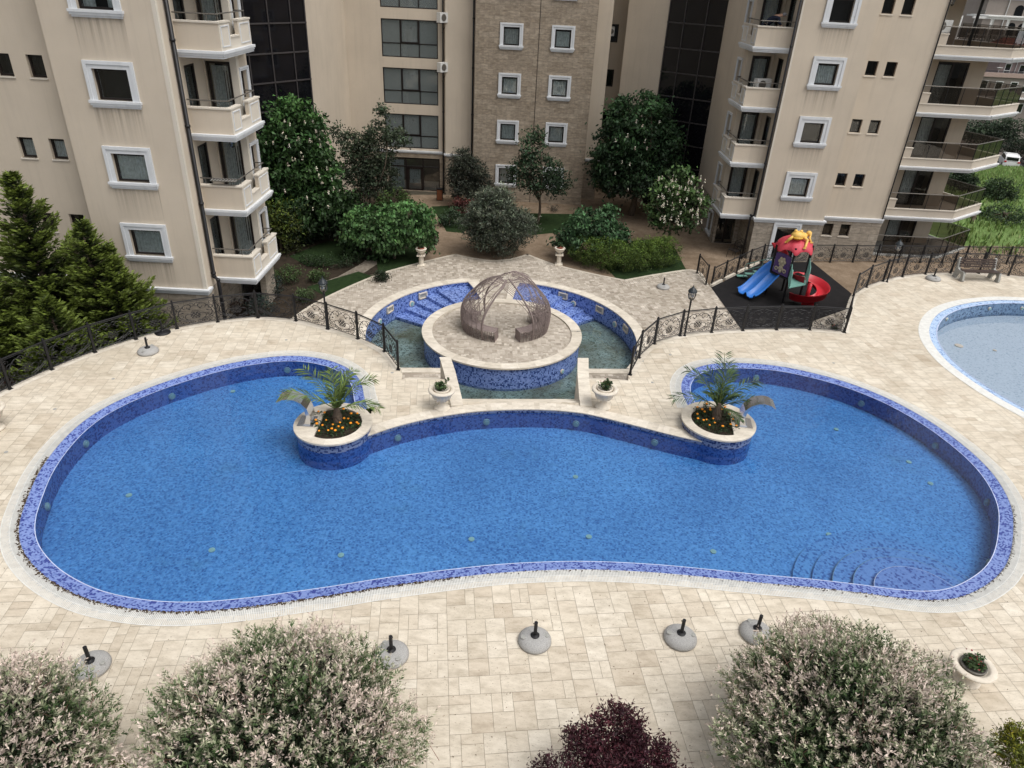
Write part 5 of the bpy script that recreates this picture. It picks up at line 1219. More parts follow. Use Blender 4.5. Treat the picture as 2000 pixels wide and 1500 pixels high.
# round-ended glazed terraces
TP = [(20.6, 40.85), (24.85, 40.85), (27.55, 43.0), (25.35, 47.0)]
for k in range(-1, 6):
    z = R0z + k * S if k >= 0 else ZL - .15
    poly = TP + [(25.3, 43.5), (20.6, 43.5)]; poly = [(20.6, 40.85), (24.85, 40.85), (27.55, 43.0), (25.35, 47.5), (25.3, 43.45), (20.6, 43.45)]
    m = MB(); m.prism(poly, z + .02, z + .24)
    def par(a, b, z0, z1, th=.14, off=0):
        a = np.array(a); b = np.array(b); d = (b - a) / np.linalg.norm(b - a); n_ = np.array([-d[1], d[0]]); m.prism([tuple(a - n_ * off), tuple(b - n_ * off), tuple(b + n_ * th), tuple(a + n_ * th)], z0, z1)
    ph = .62
    par(TP[0], TP[1], z + .24, z + ph); par(TP[1], TP[2], z + .24, z + ph - .003); par(TP[2], (25.35, 47.5), z + .24, z + ph - .006); par((20.5, 40.85), (21.35, 40.85), z + ph - .02, z + 1.15, .16, .004)
    if k == -1: 
        m = MB(); m.prism(poly, z + .02, z + .24)
    b_ = obj('terrace_balcony', m, 'wall2' if k >= 0 else 'concrete', RB)
    if k >= 0:
        m = MB()
        for e, a, b in ((.05, .003, .08), (.10, .08, .15), (.15, .15, .22)): par(TP[0], TP[1], z + a, z + b, .05, e); par(TP[1], TP[2], z + a + .002, z + b + .001, .05, e)
        obj('moulding', m, 'white', b_)
        m = MB(); par(TP[0], TP[1], z + ph, z + ph + .05, .16, .03); par(TP[1], TP[2], z + ph - .001, z + ph + .048, .16, .03); par(TP[2], (25.35, 47.5), z + ph - .002, z + ph + .046, .16, .03); par((20.5, 40.85), (21.37, 40.85), z + 1.15, z + 1.2, .18, .03); obj('coping', m, 'cream', b_)
    z2 = z + 1.52 if k >= 0 else z + 1.35; zb = z + ph + .07 if k >= 0 else z + .3
    m = MB(); gl_ = MB(); po_ = []
    A = [(20.6, 40.92), (24.82, 40.92), (27.45, 43.0), (25.4, 47.4)]
    for i, (a, b) in enumerate(zip(A, A[1:])):
        a = np.array(a); b = np.array(b); L = np.linalg.norm(b - a); d = (b - a) / L; s_ = .8 if i == 0 else 0.02
        m.tube([(*a, z2), (*b, z2)], .028, 6); p0 = a + d * s_; gl_.strip([(*p0, zb), (*(b - d * .02), zb)], [(*p0, z2 - .04), (*(b - d * .02), z2 - .04)])
        n_ = int(L / 1.1) + 1
        for j in range(n_ + 1):
            c = p0 + (b - p0) * j / n_; po_.append([(*c, zb - .05), (*c, z2)])
    o = obj('railing', m, 'steelgrey', b_); obj('smoked_glass', gl_, 'dglass', b_); 
    for pp_ in po_: m3 = MB(); m3.tube(pp_, .018, 5); obj('rail_post', m3, 'black', b_)

# ---------------- central building
CB = thing('apartment_block', 'tall courtyard apartment block with brown stone front and glazed hall', 'apartment block', (-2, 50, ZL))
m = MB(); gw = [(11.7 - 9.42, 11.7 - 5.82, .92 + k * S, 3.12 + k * S) for k in range(0, 6)]
m.wall((-11.7, 49.8), (-5.15, 49.8), .75, TOP, gw, .15); m.wall((-12.1, 42.6), (-11.7, 49.8), ZL, TOP)
m.wall((-5.3, 49.3), (-3.4, 49.3), .75, TOP); m.wall((-5.3, 49.8), (-5.3, 49.3), .75, TOP)
m.wall((4.1, 50), (5.1, 50), .75, TOP); m.wall((5.1, 50), (5.1, 54), .75, TOP)
m.wall((5.1, 54), (6.5, 54), ZL, TOP, [(.35, .90, 2.13 + k * S, 3.25 + k * S) for k in range(-0, 5)]); m.wall((6.5, 54), (6.2, 51.5), ZL, TOP); m.wall((6.2, 51.5), (8.5, 49.75), ZL, TOP)
obj('wall', m, 'wall', CB)
m = MB(); so = [(x + 3.35 - .49, x + 3.35 + .49, 7.70 + (k - 3) * S, 8.74 + (k - 3) * S) for k in range(0, 6) for x in (-1.13, 2.03)]
m.wall((-3.35, 48.4), (4.05, 48.4), ZL - .3, TOP, so); m.wall((4.05, 48.4), (4.1, 50), ZL, TOP); m.wall((-3.35, 49.3), (-3.35, 48.4), ZL, TOP)
obj('stone_wall', m, 'stone', CB)
m = MB(); m.box(.545, .575, 48.385, 48.4, ZL, TOP); obj('movement_joint', m, 'frame', CB)
m = MB(); m.wall((-11.7, 49.8), (-5.15, 49.8), ZL - .2, .77, [(11.7 - 9.3, 11.7 - 5.75, ZL + .02, .30)]); obj('plinth', m, 'stone', CB); m = MB(); m.wall((-5.3, 49.3), (-3.4, 49.3), ZL - .2, .77); obj('plinth', m, 'stone', CB); m = MB(); m.wall((4.1, 50), (5.1, 50), ZL - .2, .77); m.wall((5.1, 50), (5.1, 54), ZL - .2, .77)
obj('plinth', m, 'stone', CB)
m = MB()
for e, a, b in ((.05, .62, .70), (.10, .70, .80)): m.box(-11.7, -5.3 - e, 49.8 - e, 49.9, a, b); m.box(-5.3 - e, -3.4, 49.3 - e, 49.5, a, b)
obj('cornice', m, 'white', CB); m = MB()
for e, a, b in ((.05, .62, .70), (.10, .70, .80)): m.box(4.1, 5.1 + e, 50 - e, 50.2, a, b)
obj('cornice', m, 'white', CB)
for k in range(0, 6):
    for x in (-1.13, 2.03): put(PW_['C2' if (k * 2 + (x > 0)) % 3 == 0 else 'C1'], CB, (x, 48.4, 7.70 + (k - 3) * S))
for k in range(0, 5): put(PW_['rc'], CB, (5.1 + .625, 54, 2.13 + k * S))
# glazed hall: big six-light windows with a white corridor and its door behind
frost = glass('milky_hall_glass', (.62, .66, .66), .04); _nt = frost.node_tree; _df = N(_nt, 'BsdfDiffuse'); _df.inputs[0].default_value = (.42, .47, .47, 1); _ms = N(_nt, 'MixShader'); _ms.inputs[0].default_value = .26
_o = [n for n in _nt.nodes if n.type == 'OUTPUT_MATERIAL'][0]; _src = _o.inputs[0].links[0].from_socket; lk(_nt, _src, _ms.inputs[1]); lk(_nt, _df.outputs[0], _ms.inputs[2]); lk(_nt, _ms.outputs[0], _o.inputs[0])
def hallwin(k):
    z = .92 + k * S; w, h = 3.6, 2.2; m = MB(); x0, x1 = -9.42, -5.82; y = 49.88
    zm = z + .82
    for a, b in ((x0, x0 + .06), (x0 + w / 3 - .03, x0 + w / 3 + .03), (x0 + 2 * w / 3 - .03, x0 + 2 * w / 3 + .03), (x1 - .06, x1)): m.box(a, b, y, y + .07, z, z + h)
    for a, b in ((z, z + .06), (zm - .03, zm + .03), (z + h - .06, z + h)): m.box(x0, x1, y + .004, y + .066, a, b)
    m.box(x0 + w / 3 + .06, x0 + 2 * w / 3 - .06, y - .02, y, zm + .03, zm + .10); m.box(x0 + w / 3 + .03, x0 + w / 3 + .10, y - .02, y, zm + .03, z + h - .05); m.box(x0 + 2 * w / 3 - .10, x0 + 2 * w / 3 - .03, y - .02, y, zm + .03, z + h - .05)
    f = obj('hall_window', m, 'frame', CB); m = MB(); m.box(x0 + .03, x1 - .03, y + .03, y + .035, z + .03, z + h - .03); obj('pane', m, frost, f)
    m = MB(); m.box(x0 - .3, x1 + .3, 51.2, 51.25, z - .5, z + h + .3); m.box(x0 - .3, x1 + .3, 49.97, 51.2, z - .35, z - .3); m.box(x0 - .3, x0 - .25, 49.97, 51.2, z - .3, z + h + .2); m.box(x1 + .25, x1 + .3, 49.97, 51.2, z - .3, z + h + .2); obj('hall_interior', m, 'inner', f)
    m = MB(); m.box(-8.0, -7.1, 51.15, 51.19, z - .3, z + 1.85); dd = obj('hall_door', m, plain('white_door', (.5, .52, .5), .6, 0, .03), f)
    m = MB(); m.ball((-7.85 + .15, 51.1, z + 1.62), .07, .03, .08, 8, 6); m.tube([(-7.2, 51.12, z + .75), (-7.2, 51.12, z + .86)], .025, 6); m.box(-8.0, -7.1, 51.05, 51.14, z - .3, z - .22)
    obj('handle', m, 'frame', f)
for k in range(0, 6): hallwin(k)
# entrance
m = MB(); x0, x1, y, z0, z1 = -9.3, -5.75, 49.88, ZL, .28
for a in (x0, -8.12, -6.95, x1 - .08): m.box(a, a + .08, y, y + .08, z0, z1)
for b in (z0, -.35, z1 - .08): m.box(x0, x1, y + .004, y + .076, b, b + .07)
m.box(-8.04, -7.9, y - .03, y + .0, z0, -.35); m.box(-7.05, -6.91, y - .03, y, z0, -.35); m.box(-8.0, -6.95, y - .03, y - .002, -.47, -.35); m.box(-8.0, -6.95, y - .03, y - .002, z0, z0 + .12)
en = obj('entrance_door', m, 'frame', CB); m = MB(); m.box(x0 + .03, x1 - .03, y + .04, y + .045, z0, z1); obj('pane', m, 'pane', en)
m = MB(); m.box(x0 - .2, x1 + .2, 52.6, 52.65, z0, z1 + .1); m.box(x0 - .2, x1 + .2, 49.97, 52.6, z0 - .02, z0 + .01); obj('lobby', m, plain('lobby_stone', (.12, .10, .08), .7), en)
m = MB(); m.box(-9.15, -8.25, y + .09, y + .10, z0 + .15, .1); m.box(-7.85, -7.12, y + .09, y + .10, z0 + .5, -.5); m.box(-8.02, -7.95, y + .09, y + .1, z0, z0); obj('poster', m, 'paper', en)
def lettering(txt, size, loc, rot, mat, parent):
    cu = bpy.data.curves.new('lettering', 'FONT'); cu.body = txt; cu.size = size; cu.extrude = .002; cu.align_x = 'CENTER'
    o = bpy.data.objects.new('lettering_source', cu); C.objects.link(o); dg = bpy.context.evaluated_depsgraph_get(); me = bpy.data.meshes.new_from_object(o.evaluated_get(dg)); bpy.data.objects.remove(o)
    o = obj('lettering', me, mat, parent); o.location = loc; o.rotation_euler = rot; return o
lettering('S', .34, (-8.38, y + .085, z0 + .30), (PI / 2, 0, 0), 'ink', en); lettering('S', .26, (-7.62, y + .085, z0 + .58), (PI / 2, 0, 0), 'ink', en); lettering('III', .10, (-7.30, y + .085, z0 + .62), (PI / 2, 0, 0), 'ink', en)
m = MB()
for x, z, w_, h_ in ((-9.0, -.9, .5, .7), (-7.55, -1.0, .22, .4), (-7.3, -.85, .08, .5)):
    m.box(x, x + w_, y + .084, y + .088, z, z + .012); m.box(x, x + .012, y + .084, y + .088, z, z + h_); m.box(x + w_ * .6, x + w_ * .6 + .012, y + .084, y + .088, z, z + h_ * 1.1); m.box(x + w_ * .2, x + w_, y + .084, y + .088, z + h_, z + h_ + .012)
obj('poster_drawing', m, 'ink', en)
pipe(CB, [(-5.48, 49.66, TOP), (-5.48, 49.66, ZL + .5), (-5.48, 49.66, ZL)], .05); pipe(CB, [(-3.52, 49.2, TOP), (-3.52, 49.2, ZL + .5), (-3.52, 49.2, ZL)], .06)
for z in (9.0, 6.18):
    c = (-5.42, 49.2, z); t = thing('air_conditioner', 'white air conditioner bracketed beside the %s hall window' % ('upper' if z > 8 else 'lower'), 'air conditioner', c, 0, None)
    m = MB(); m.box(-.40, .40, -.16, .16, -.28, .28); obj('casing', m, 'acw', t, local=True); m = MB(); m.tube([(-.1, -.165, 0), (-.1, -.18, 0)], .2, 18); obj('fan', m, 'steelgrey', t, local=True)
    m = MB(); m.box(-.3, -.26, -.15, .5, -.33, -.29); m.box(.26, .3, -.15, .5, -.33, -.29); m.tube([(.38, .1, -.2), (.5, .3, -.5), (.3, .4, -.9)], .015, 5); obj('bracket', m, 'black', t, local=True); t.rotation_euler = (0, 0, .9)
# curtain walls
def curtain_wall(p0, p1, cols, z0, zr, label, rows, pitch=1.41):
    p0 = np.array(p0, float); p1 = np.array(p1, float); t = thing('glass_curtain_wall', label, 'curtain wall', (p0[0], p0[1], ZL))
    L = np.linalg.norm(p1 - p0); d = (p1 - p0) / L; n_ = np.array([d[1], -d[0]]); m = MB(); m.wall(p0, p1, ZL, TOP)
    obj('glazing', m, 'cwglass', t)
    m = MB(); z = zr
    while z > ZL: z -= pitch
    while z < TOP:
        a, b = p0 + n_ * .03, p1 + n_ * .03; m.prism([tuple(a - n_ * .05), tuple(b - n_ * .05), tuple(b + n_ * .03), tuple(a + n_ * .03)], z - .035, z + .035); z += pitch
    for u in cols:
        c = p0 + d * u + n_ * .025; m.obox((c[0], c[1], (TOP + ZL) / 2), .06, .07, TOP - ZL, rz=math.atan2(d[1], d[0]))
    obj('mullions', m, 'mullion', t)
    # dim fit-out seen as panels just inside
    return t
curtain_wall((-16.2, 36.4), (-12.1, 42.62), [.05, .75, 2.1, 3.5, 4.95, 6.4, 7.4], 0, 4.53, 'dark glazed stair tower between the conifer block and the tall block', 0)
curtain_wall((8.5, 49.74), (14.6, 45.6), [.05, 1.1, 2.5, 3.95, 5.3, 7.3], 0, 5.14, 'dark glazed stair tower behind the flowering chestnut', 0)
for d_ in (PW_, PD_):
    for p in d_.values(): discard(p)
# ================================================================ SMALL THINGS ON THE BUILDINGS
def ac(loc, rz, label):
    t = thing('air_conditioner', label, 'air conditioner', loc, rz); m = MB(); m.box(-.42, .42, -.16, .16, 0, .58); obj('casing', m, 'acw', t, local=True)
    m = MB(); m.tube([(-.1, -.165, .29), (-.1, -.185, .29)], .21, 20); obj('fan', m, 'steelgrey', t, local=True)
    m = MB(); m.box(-.35, -.3, -.14, .14, -.03, 0); m.box(.3, .35, -.14, .14, -.03, 0); obj('foot', m, 'black', t, local=True)
ac((12.25, 40.3, R0z + 2 * S + .95), .3, 'white air conditioner on a corner balcony under the bending person')
ac((21.1, 41.3, R0z + 3 * S + 1.22), 0, 'white air conditioner at the end of the topmost glazed terrace')
m = thing('air_conditioner', 'small white air conditioner deep in the slot beside the stone front', 'air conditioner', (5.45, 53.6, 8.2)); b = MB(); b.box(-.2, .2, -.3, .3, 0, .55); obj('casing', b, 'acw', m, local=True); b = MB(); b.tube([(0, -.3, .28), (0, -.32, .28)], .16, 14); obj('fan', b, 'steelgrey', m, local=True)
def hang_lantern(loc, label):
    t = thing('hanging_lantern', label, 'lantern', loc); m = MB(); m.tube([(0, 0, 0), (0, 0, -.18)], .012, 5); m.lathe([(.02, -.16), (.11, -.22), (.12, -.24)], 8); m.lathe([(.09, -.42), (.04, -.48), (.001, -.5)], 8)
    for k in range(6): a = k * PI / 3; m.tube([(.1 * math.cos(a), .1 * math.sin(a), -.23), (.085 * math.cos(a), .085 * math.sin(a), -.42)], .01, 4)
    obj('cage', m, 'black', t, local=True); m = MB(); m.lathe([(.085, -.24), (.07, -.41)], 8); obj('lantern_glass', m, 'lampglass', t, local=True)
hang_lantern((-11.35, 28.3, 2 * S - .0), 'black lantern hanging under a corner balcony of the conifer block')
hang_lantern((12.4, 40.2, R0z + 4 * S), 'black lantern hanging above the bending person')
hang_lantern((20.9, 40.6, R0z + 4 * S + .1), 'black lantern hanging over the topmost glazed terrace')
# clothes rack on a balcony
t = thing('drying_rack', 'flat grey drying rack clipped on a corner balcony rail', 'drying rack', (-11.3, 27.25, S + 1.36)); m = MB(); m.box(-.55, .4, -.3, .12, 0, .012)
obj('tray', m, 'steelgrey', t, local=True); m = MB()
for k in range(9): m.tube([(-.55 + k * .115, -.3, .03), (-.55 + k * .115, .12, .03)], .007, 4)
obj('bars', m, 'acw', t, local=True)
# person bending over the balcony rail
def skin(name, verts, edges, radii, mat, parent, sub=1):
    me = bpy.data.meshes.new(name); me.from_pydata(verts, edges, []); o = bpy.data.objects.new(name + '_skel', me); C.objects.link(o)
    md = o.modifiers.new('s', 'SKIN'); 
    for i, r in enumerate(radii): me.skin_vertices[0].data[i].radius = (r, r) if not isinstance(r, tuple) else r
    me.skin_vertices[0].data[0].use_root = True; md2 = o.modifiers.new('u', 'SUBSURF'); md2.levels = sub; md2.render_levels = sub
    dg = bpy.context.evaluated_depsgraph_get(); dg.update(); m2 = bpy.data.meshes.new_from_object(o.evaluated_get(dg)); bpy.data.objects.remove(o)
    for p in m2.polygons: p.use_smooth = True
    o = obj(name, m2, mat, parent, local=True); return o
pz = R0z + 3 * S + .24
pr = thing('person', 'person in a navy top and grey cap bending over the balcony rail', 'person', (12.05, 40.05, pz), 0)
V = [(-.25, .25, .95), (-.14, .2, 1.08), (.05, .05, 1.28), (.22, -.05, 1.40), (.33, -.10, 1.43), (.46, -.16, 1.42),
     (-.25, .16, .9), (-.22, .12, .48), (-.24, .16, .08), (-.14, .02, .04), (-.25, .36, .9), (-.22, .36, .48), (-.24, .40, .08), (-.14, .28, .04),
     (.20, -.22, 1.32), (.26, -.34, 1.10), (.36, -.36, .98), (.42, -.36, .96), (.24, .14, 1.34), (.34, .14, 1.10), (.42, -.02, .98), (.47, -.05, .96)]
E_ = [(0, 1), (1, 2), (2, 3), (3, 4), (4, 5), (0, 6), (6, 7), (7, 8), (8, 9), (0, 10), (10, 11), (11, 12), (12, 13), (3, 14), (14, 15), (15, 16), (16, 17), (3, 18), (18, 19), (19, 20), (20, 21)]
rd = [.14, .15, .165, .14, .055, .095, .085, .06, .045, .035, .085, .06, .045, .035, .06, .045, .03, .03, .06, .045, .03, .03]
bd_ = skin('body', V, E_, rd, 'skin', pr)
skin('jacket', V[:4] + V[14:17] + V[18:21], [(0, 1), (1, 2), (2, 3), (3, 4), (4, 5), (5, 6), (3, 7), (7, 8), (8, 9)], [.16, .175, .19, .16, .075, .06, .042, .075, .06, .042], 'navy', pr)
skin('trousers', [V[0], V[6], V[7], V[8], V[10], V[11], V[12]], [(0, 1), (1, 2), (2, 3), (0, 4), (4, 5), (5, 6)], [.16, .1, .075, .06, .1, .075, .06], 'navy', pr)
m = MB(); m.ball((.47, -.16, 1.47), .105, .10, .085, 14, 8); m.box(.52, .64, -.23, -.09, 1.44, 1.455); obj('cap', m, 'hair', pr, True, local=True)
m = MB(); m.ball((.535, -.20, 1.40), .012); m.ball((.535, -.12, 1.40), .012); m.ball((.56, -.16, 1.375), .018); m.ball((.47, -.27, 1.38), .025); m.ball((.47, -.05, 1.38), .025); m.box(.535, .555, -.19, -.13, 1.335, 1.342); obj('face', m, plain('skin_dark', (.3, .16, .11)), pr, True, local=True)
# wire chairs on the ground floor terrace
def wchair(loc, rz, label):
    t = thing('garden_chair', label, 'chair', loc, rz, None); m = MB()
    for k in range(7): m.tube([(-.22 + k * .073, -.22, .45), (-.22 + k * .073, .22, .45)], .01, 4)
    m.tube([(-.24, -.24, .45), (.24, -.24, .45), (.24, .24, .45), (-.24, .24, .45)], .014, 5, closed=True); obj('seat', m, 'black', t, local=True)
    m = MB(); m.tube([(-.24, .24, .45), (-.26, .32, .85), (0, .34, 1.02), (.26, .32, .85), (.24, .24, .45)], .014, 5)
    for k in range(5): m.tube([(-.16 + .08 * k, .25, .45), (-.16 + .08 * k, .33, .9)], .008, 4)
    obj('backrest', m, 'black', t, local=True)
    for x in (-.24, .24):
        for y in (-.24, .24): m = MB(); m.tube([(x, y, .45), (x * 1.15, y * 1.15, 0)], .013, 5); obj('leg', m, 'black', t, local=True)
    m = MB(); m.tube([(-.25, .28, .7), (-.3, 0, .68), (-.26, -.24, .45)], .012, 5); m.tube([(.25, .28, .7), (.3, 0, .68), (.26, -.24, .45)], .012, 5); obj('armrest', m, 'black', t, local=True)
wchair(g(1432, 503, ZL), -.9, 'black wire garden chair on the ground floor terrace, seat facing the path'); wchair(g(1449, 497, ZL), 2.4, 'second black wire chair close to the downpipe of the playground block')
# bin
p = g(859, 391, ZL); t = thing('litter_bin', 'brown litter bin beside the glazed entrance', 'litter bin', p); m = MB(); m.box(-.17, .17, -.17, .17, .05, .75); obj('body', m, 'binwood', t, local=True); m = MB(); m.tube([(-.2, 0, 0), (-.2, 0, 1.0), (.2, 0, 1.0), (.2, 0, 0)], .02, 5); m.box(-.19, .19, -.19, .19, .75, .8); obj('frame', m, 'black', t, local=True)

# ================================================================ PLANTING
GR = (.035, .075, .022)
def mpp(p):   # metres per survey pixel at a place
    v = RM.T @ (np.array(p) - np.array([0, 0, H])); return v[2] / F
def ell(cx, cy, rx, rz, p, ry=None, dy=0):
    """ellipsoid from its outline in the survey, standing at the depth of base p"""
    Y = p[1] + dy; c = gy(cx, cy, Y); k = mpp(c); return (c[0] - p[0], dy, c[2] - p[2], rx * k, (ry or rx) * k, rz * k * 1.05)
p = g(568, 462, ZL); tree('chestnut_tree', 'large dark horse chestnut with white candles against the dark stair tower', 'chestnut tree', p, 2.0, .2,
     [ell(575, 262, 62, 62, p), ell(560, 340, 75, 70, p), ell(600, 400, 60, 60, p, dy=-.6), ell(520, 330, 35, 60, p), ell(635, 345, 35, 55, p), ell(655, 410, 40, 45, p, dy=-1)], 640, 44, .26, .25, (.048, .110, .028), (.032, .078, .022), limbs=10, low=.35, dark=.25, drop=.5)
def candles(parent_p, tname, pts, label=None, s=1.0):
    m = MB()
    for x, y, dd in pts:
        c = gy(x, y, parent_p[1] - dd) - parent_p; n = 14; h = rng.random(n)
        P = c + np.stack([rng.normal(0, .03, n) * (1.3 - h), rng.normal(0, .03, n) * (1.3 - h), (h - .3) * .20], 1) * s; leafcloud(m, P, unit(n), .075 * s, .055 * s, jitter((.62, .58, .48), n, .1))
    t = [o for o in bpy.data.objects if o.type == 'EMPTY' and o.get('label', '').startswith(tname)][0]; obj('blossoms', m, 'leaf', t, False, True)
candles(p, 'large dark horse', [(556,238,2),(566,245,2),(595,240,2),(611,240,2.2),(552,260,2.2),(559,270,2.2),(583,272,2.3),(617,258,2.2),(565,287,2.4),(588,302,2.4),(626,286,2.4),(606,276,2.4),(520,280,1.8),(534,281,2),(571,312,2.5),(576,313,2.5),(563,322,2.5),(592,310,2.5),(618,331,2.6),(639,330,2.5),(623,345,2.7),(629,358,2.8),(652,370,2.8),(642,377,2.9),(518,382,2.2),(556,375,2.6),(600,388,2.8),(642,405,2.8),(611,410,2.8),(648,352,2.6),(500,300,1.5)])
p = g(1232, 420, ZL); tree('chestnut_tree', 'round dark horse chestnut standing in front of the playground side stair tower', 'chestnut tree', p, 2.2, .22,
     [ell(1245, 245, 65, 55, p), ell(1220, 300, 62, 58, p), ell(1280, 295, 50, 60, p), ell(1250, 345, 72, 38, p, dy=-.5), ell(1200, 350, 40, 30, p)], 600, 44, .28, .25, (.040, .090, .032), (.028, .064, .026), limbs=9, dark=.25, drop=.5)
candles(p, 'round dark horse', [(1243,238,2.4),(1255,247,2.6),(1288,240,2.5),(1226,266,2.7),(1260,277,2.8),(1202,276,2),(1240,290,2.9),(1264,291,2.9),(1215,318,2.8),(1230,322,2.8),(1202,340,2.4),(1226,372,3),(1315,345,2.3)])
p = g(1301, 492, ZL); tree('chestnut_tree', 'young light green chestnut covered in white candles beside the corner balconies', 'chestnut tree', p, 2.0, .09,
     [ell(1325, 358, 38, 30, p), ell(1345, 400, 40, 30, p), ell(1295, 400, 32, 32, p), ell(1315, 425, 45, 26, p)], 170, 24, .2, .24, (.085, .15, .045), (.06, .115, .035), dark=.35)
candles(p, 'young light green', [(1283 + rng.uniform(0, 95), 345 + rng.uniform(0, 95), rng.uniform(.9, 1.5)) for _ in range(62)], s=1.0)
p = g(722, 445, ZL); tree('slender_tree', 'thin airy dark leaved tree in front of the glazed hall', 'tree', p, 2.2, .07,
     [ell(705, 330, 45, 55, p), ell(740, 285, 34, 50, p), ell(680, 275, 22, 22, p), ell(745, 230, 12, 28, p), ell(775, 270, 25, 16, p), ell(735, 350, 42, 40, p), ell(655, 255, 10, 12, p)], 420, 30, .19, .17, (.055, .082, .044), (.072, .092, .052), limbs=9, dark=.5, aspect=.5)
p = g(1050, 437, ZL); tree('ornamental_tree', 'small upright green tree in front of the brown stone facade', 'tree', p, 1.8, .09,
     [ell(1050, 345, 52, 42, p), ell(1045, 300, 34, 36, p), ell(1050, 262, 16, 24, p), ell(1085, 355, 32, 26, p), ell(1010, 335, 22, 20, p)], 230, 26, .2, .18, (.048, .092, .042), (.034, .068, .032), limbs=9, dark=.35)
p = g(915, 402, ZL); tree('upright_shrub', 'tall dusky feathery shrub at the corner of the stone facade', 'shrub', p, .4, .06,
     [ell(915, 352, 42, 42, p), ell(905, 315, 26, 24, p), ell(935, 370, 30, 26, p)], 420, 36, .15, .18, (.045, .054, .038), (.062, .070, .048), aspect=.30, dark=.4, limbs=5)
p = g(905, 418, ZL); tree('red_shrub', 'low red leaved shrub beside the silvery olive', 'shrub', p, .2, .04, [ell(908, 402, 27, 15, p)], 50, 26, .12, .13, (.12, .035, .030), (.08, .025, .022), limbs=3)
p = g(878, 440, ZL); tree('round_shrub', 'round grey green shrub next to the red leaved one', 'shrub', p, .2, .04, [ell(882, 428, 24, 24, p)], 60, 26, .12, .12, (.035, .065, .035), (.05, .08, .04), limbs=3)
p = g(770, 402, ZL); tree('round_shrub', 'fresh green rounded shrub below the glazed hall', 'shrub', p, .2, .04, [ell(768, 390, 34, 20, p), ell(745, 400, 20, 14, p)], 90, 30, .14, .12, (.07, .125, .03), (.05, .09, .022), limbs=3)
p = g(972, 497, ZL); tree('olive_tree', 'silvery green olive tree on the terrace edge behind the gazebo', 'olive tree', p, .7, .12,
     [ell(970, 430, 62, 42, p), ell(960, 400, 42, 32, p), ell(1000, 440, 48, 34, p), ell(935, 440, 36, 36, p), ell(975, 465, 55, 28, p), ell(975, 385, 26, 20, p)], 900, 34, .17, .19, (.085, .105, .070), (.13, .15, .105), aspect=.24, limbs=6, dark=.3, low=.4)
p = g(770, 505, ZL); tree('mulberry_tree', 'weeping mulberry with a broad flat mound of bright leaves', 'mulberry tree', p, 2.0, .09,
     [ell(730, 440, 58, 34, p), ell(790, 425, 55, 26, p), ell(700, 450, 32, 36, p), ell(820, 445, 32, 32, p), ell(760, 455, 55, 34, p), ell(690, 470, 22, 30, p), ell(830, 470, 18, 26, p), ell(742, 490, 22, 26, p)], 420, 30, .17, .20, (.085, .175, .055), (.062, .135, .042), limbs=8, dark=.3, drop=.9, aspect=.75)
p = g(1150, 505, ZL); tree('mulberry_tree', 'bluish green weeping mulberry mound above the clipped hedge', 'mulberry tree', p, 1.5, .08,
     [ell(1160, 430, 48, 24, p), ell(1155, 460, 60, 30, p), ell(1200, 462, 34, 28, p), ell(1110, 470, 30, 20, p), ell(1192, 408, 12, 12, p)], 300, 28, .17, .20, (.058, .128, .050), (.042, .098, .038), limbs=8, dark=.3, drop=.7, aspect=.6)
def hedge(name, label, cat, pts, zt, w, K, col, col2, leaf=.10, per=26):
    P = [g(x, y, ZL) for x, y in pts]; c0 = P[0]; t = thing(name, label, cat, c0); m = MB(); bl = []
    for a, b in zip(P, P[1:]):
        n = max(1, int(np.linalg.norm(b - a) / .5))
        for i in range(n): c = a + (b - a) * (i + .5) / n; bl.append((c[0] - c0[0], c[1] - c0[1], zt * .5, w * rng.uniform(.85, 1.15), w * rng.uniform(.85, 1.15), zt * .56 * rng.uniform(.9, 1.1)))
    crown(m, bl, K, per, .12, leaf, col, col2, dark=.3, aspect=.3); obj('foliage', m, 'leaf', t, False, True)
    m = MB()
    for b in bl[::2]: limb(m, (b[0], b[1], 0), (b[0], b[1], zt * .7), .03, .01)
    obj('stems', m, 'bark', t, True, True)
hedge('clipped_hedge', 'thick fresh green hedge along the terrace kerb near the pale umbrella base', 'hedge', [(1130,514),(1185,526),(1228,531),(1262,522),(1308,517)], 1.55, .85, 1100, (.105, .17, .024), (.07, .12, .022))
hedge('low_hedge', 'low dark hedge ringing the shady lawn by the conifer block', 'hedge', [(590,515),(640,525),(690,520),(712,500)], .55, .35, 160, (.020, .042, .014), (.03, .055, .018), per=22)
p = g(550, 487, ZL); tree('spreading_shrub', 'golden green spreading shrub beneath the large chestnut', 'shrub', p, .6, .08, [ell(545, 430, 42, 34, p), ell(570, 425, 34, 30, p), ell(525, 440, 26, 34, p), ell(560, 465, 40, 26, p)], 240, 28, .2, .18, (.10, .135, .022), (.03, .058, .02), aspect=.35, dark=.25, limbs=5, low=.15)
p = g(625, 470, ZL); tree('dark_shrub', 'dark shady shrub between the golden shrub and the mulberry', 'shrub', p, .5, .06, [ell(630, 440, 34, 30, p), ell(690, 410, 40, 30, p, dy=1.5), ell(600, 455, 25, 25, p)], 200, 26, .2, .17, (.018, .038, .014), (.028, .055, .02), dark=.3, limbs=5)
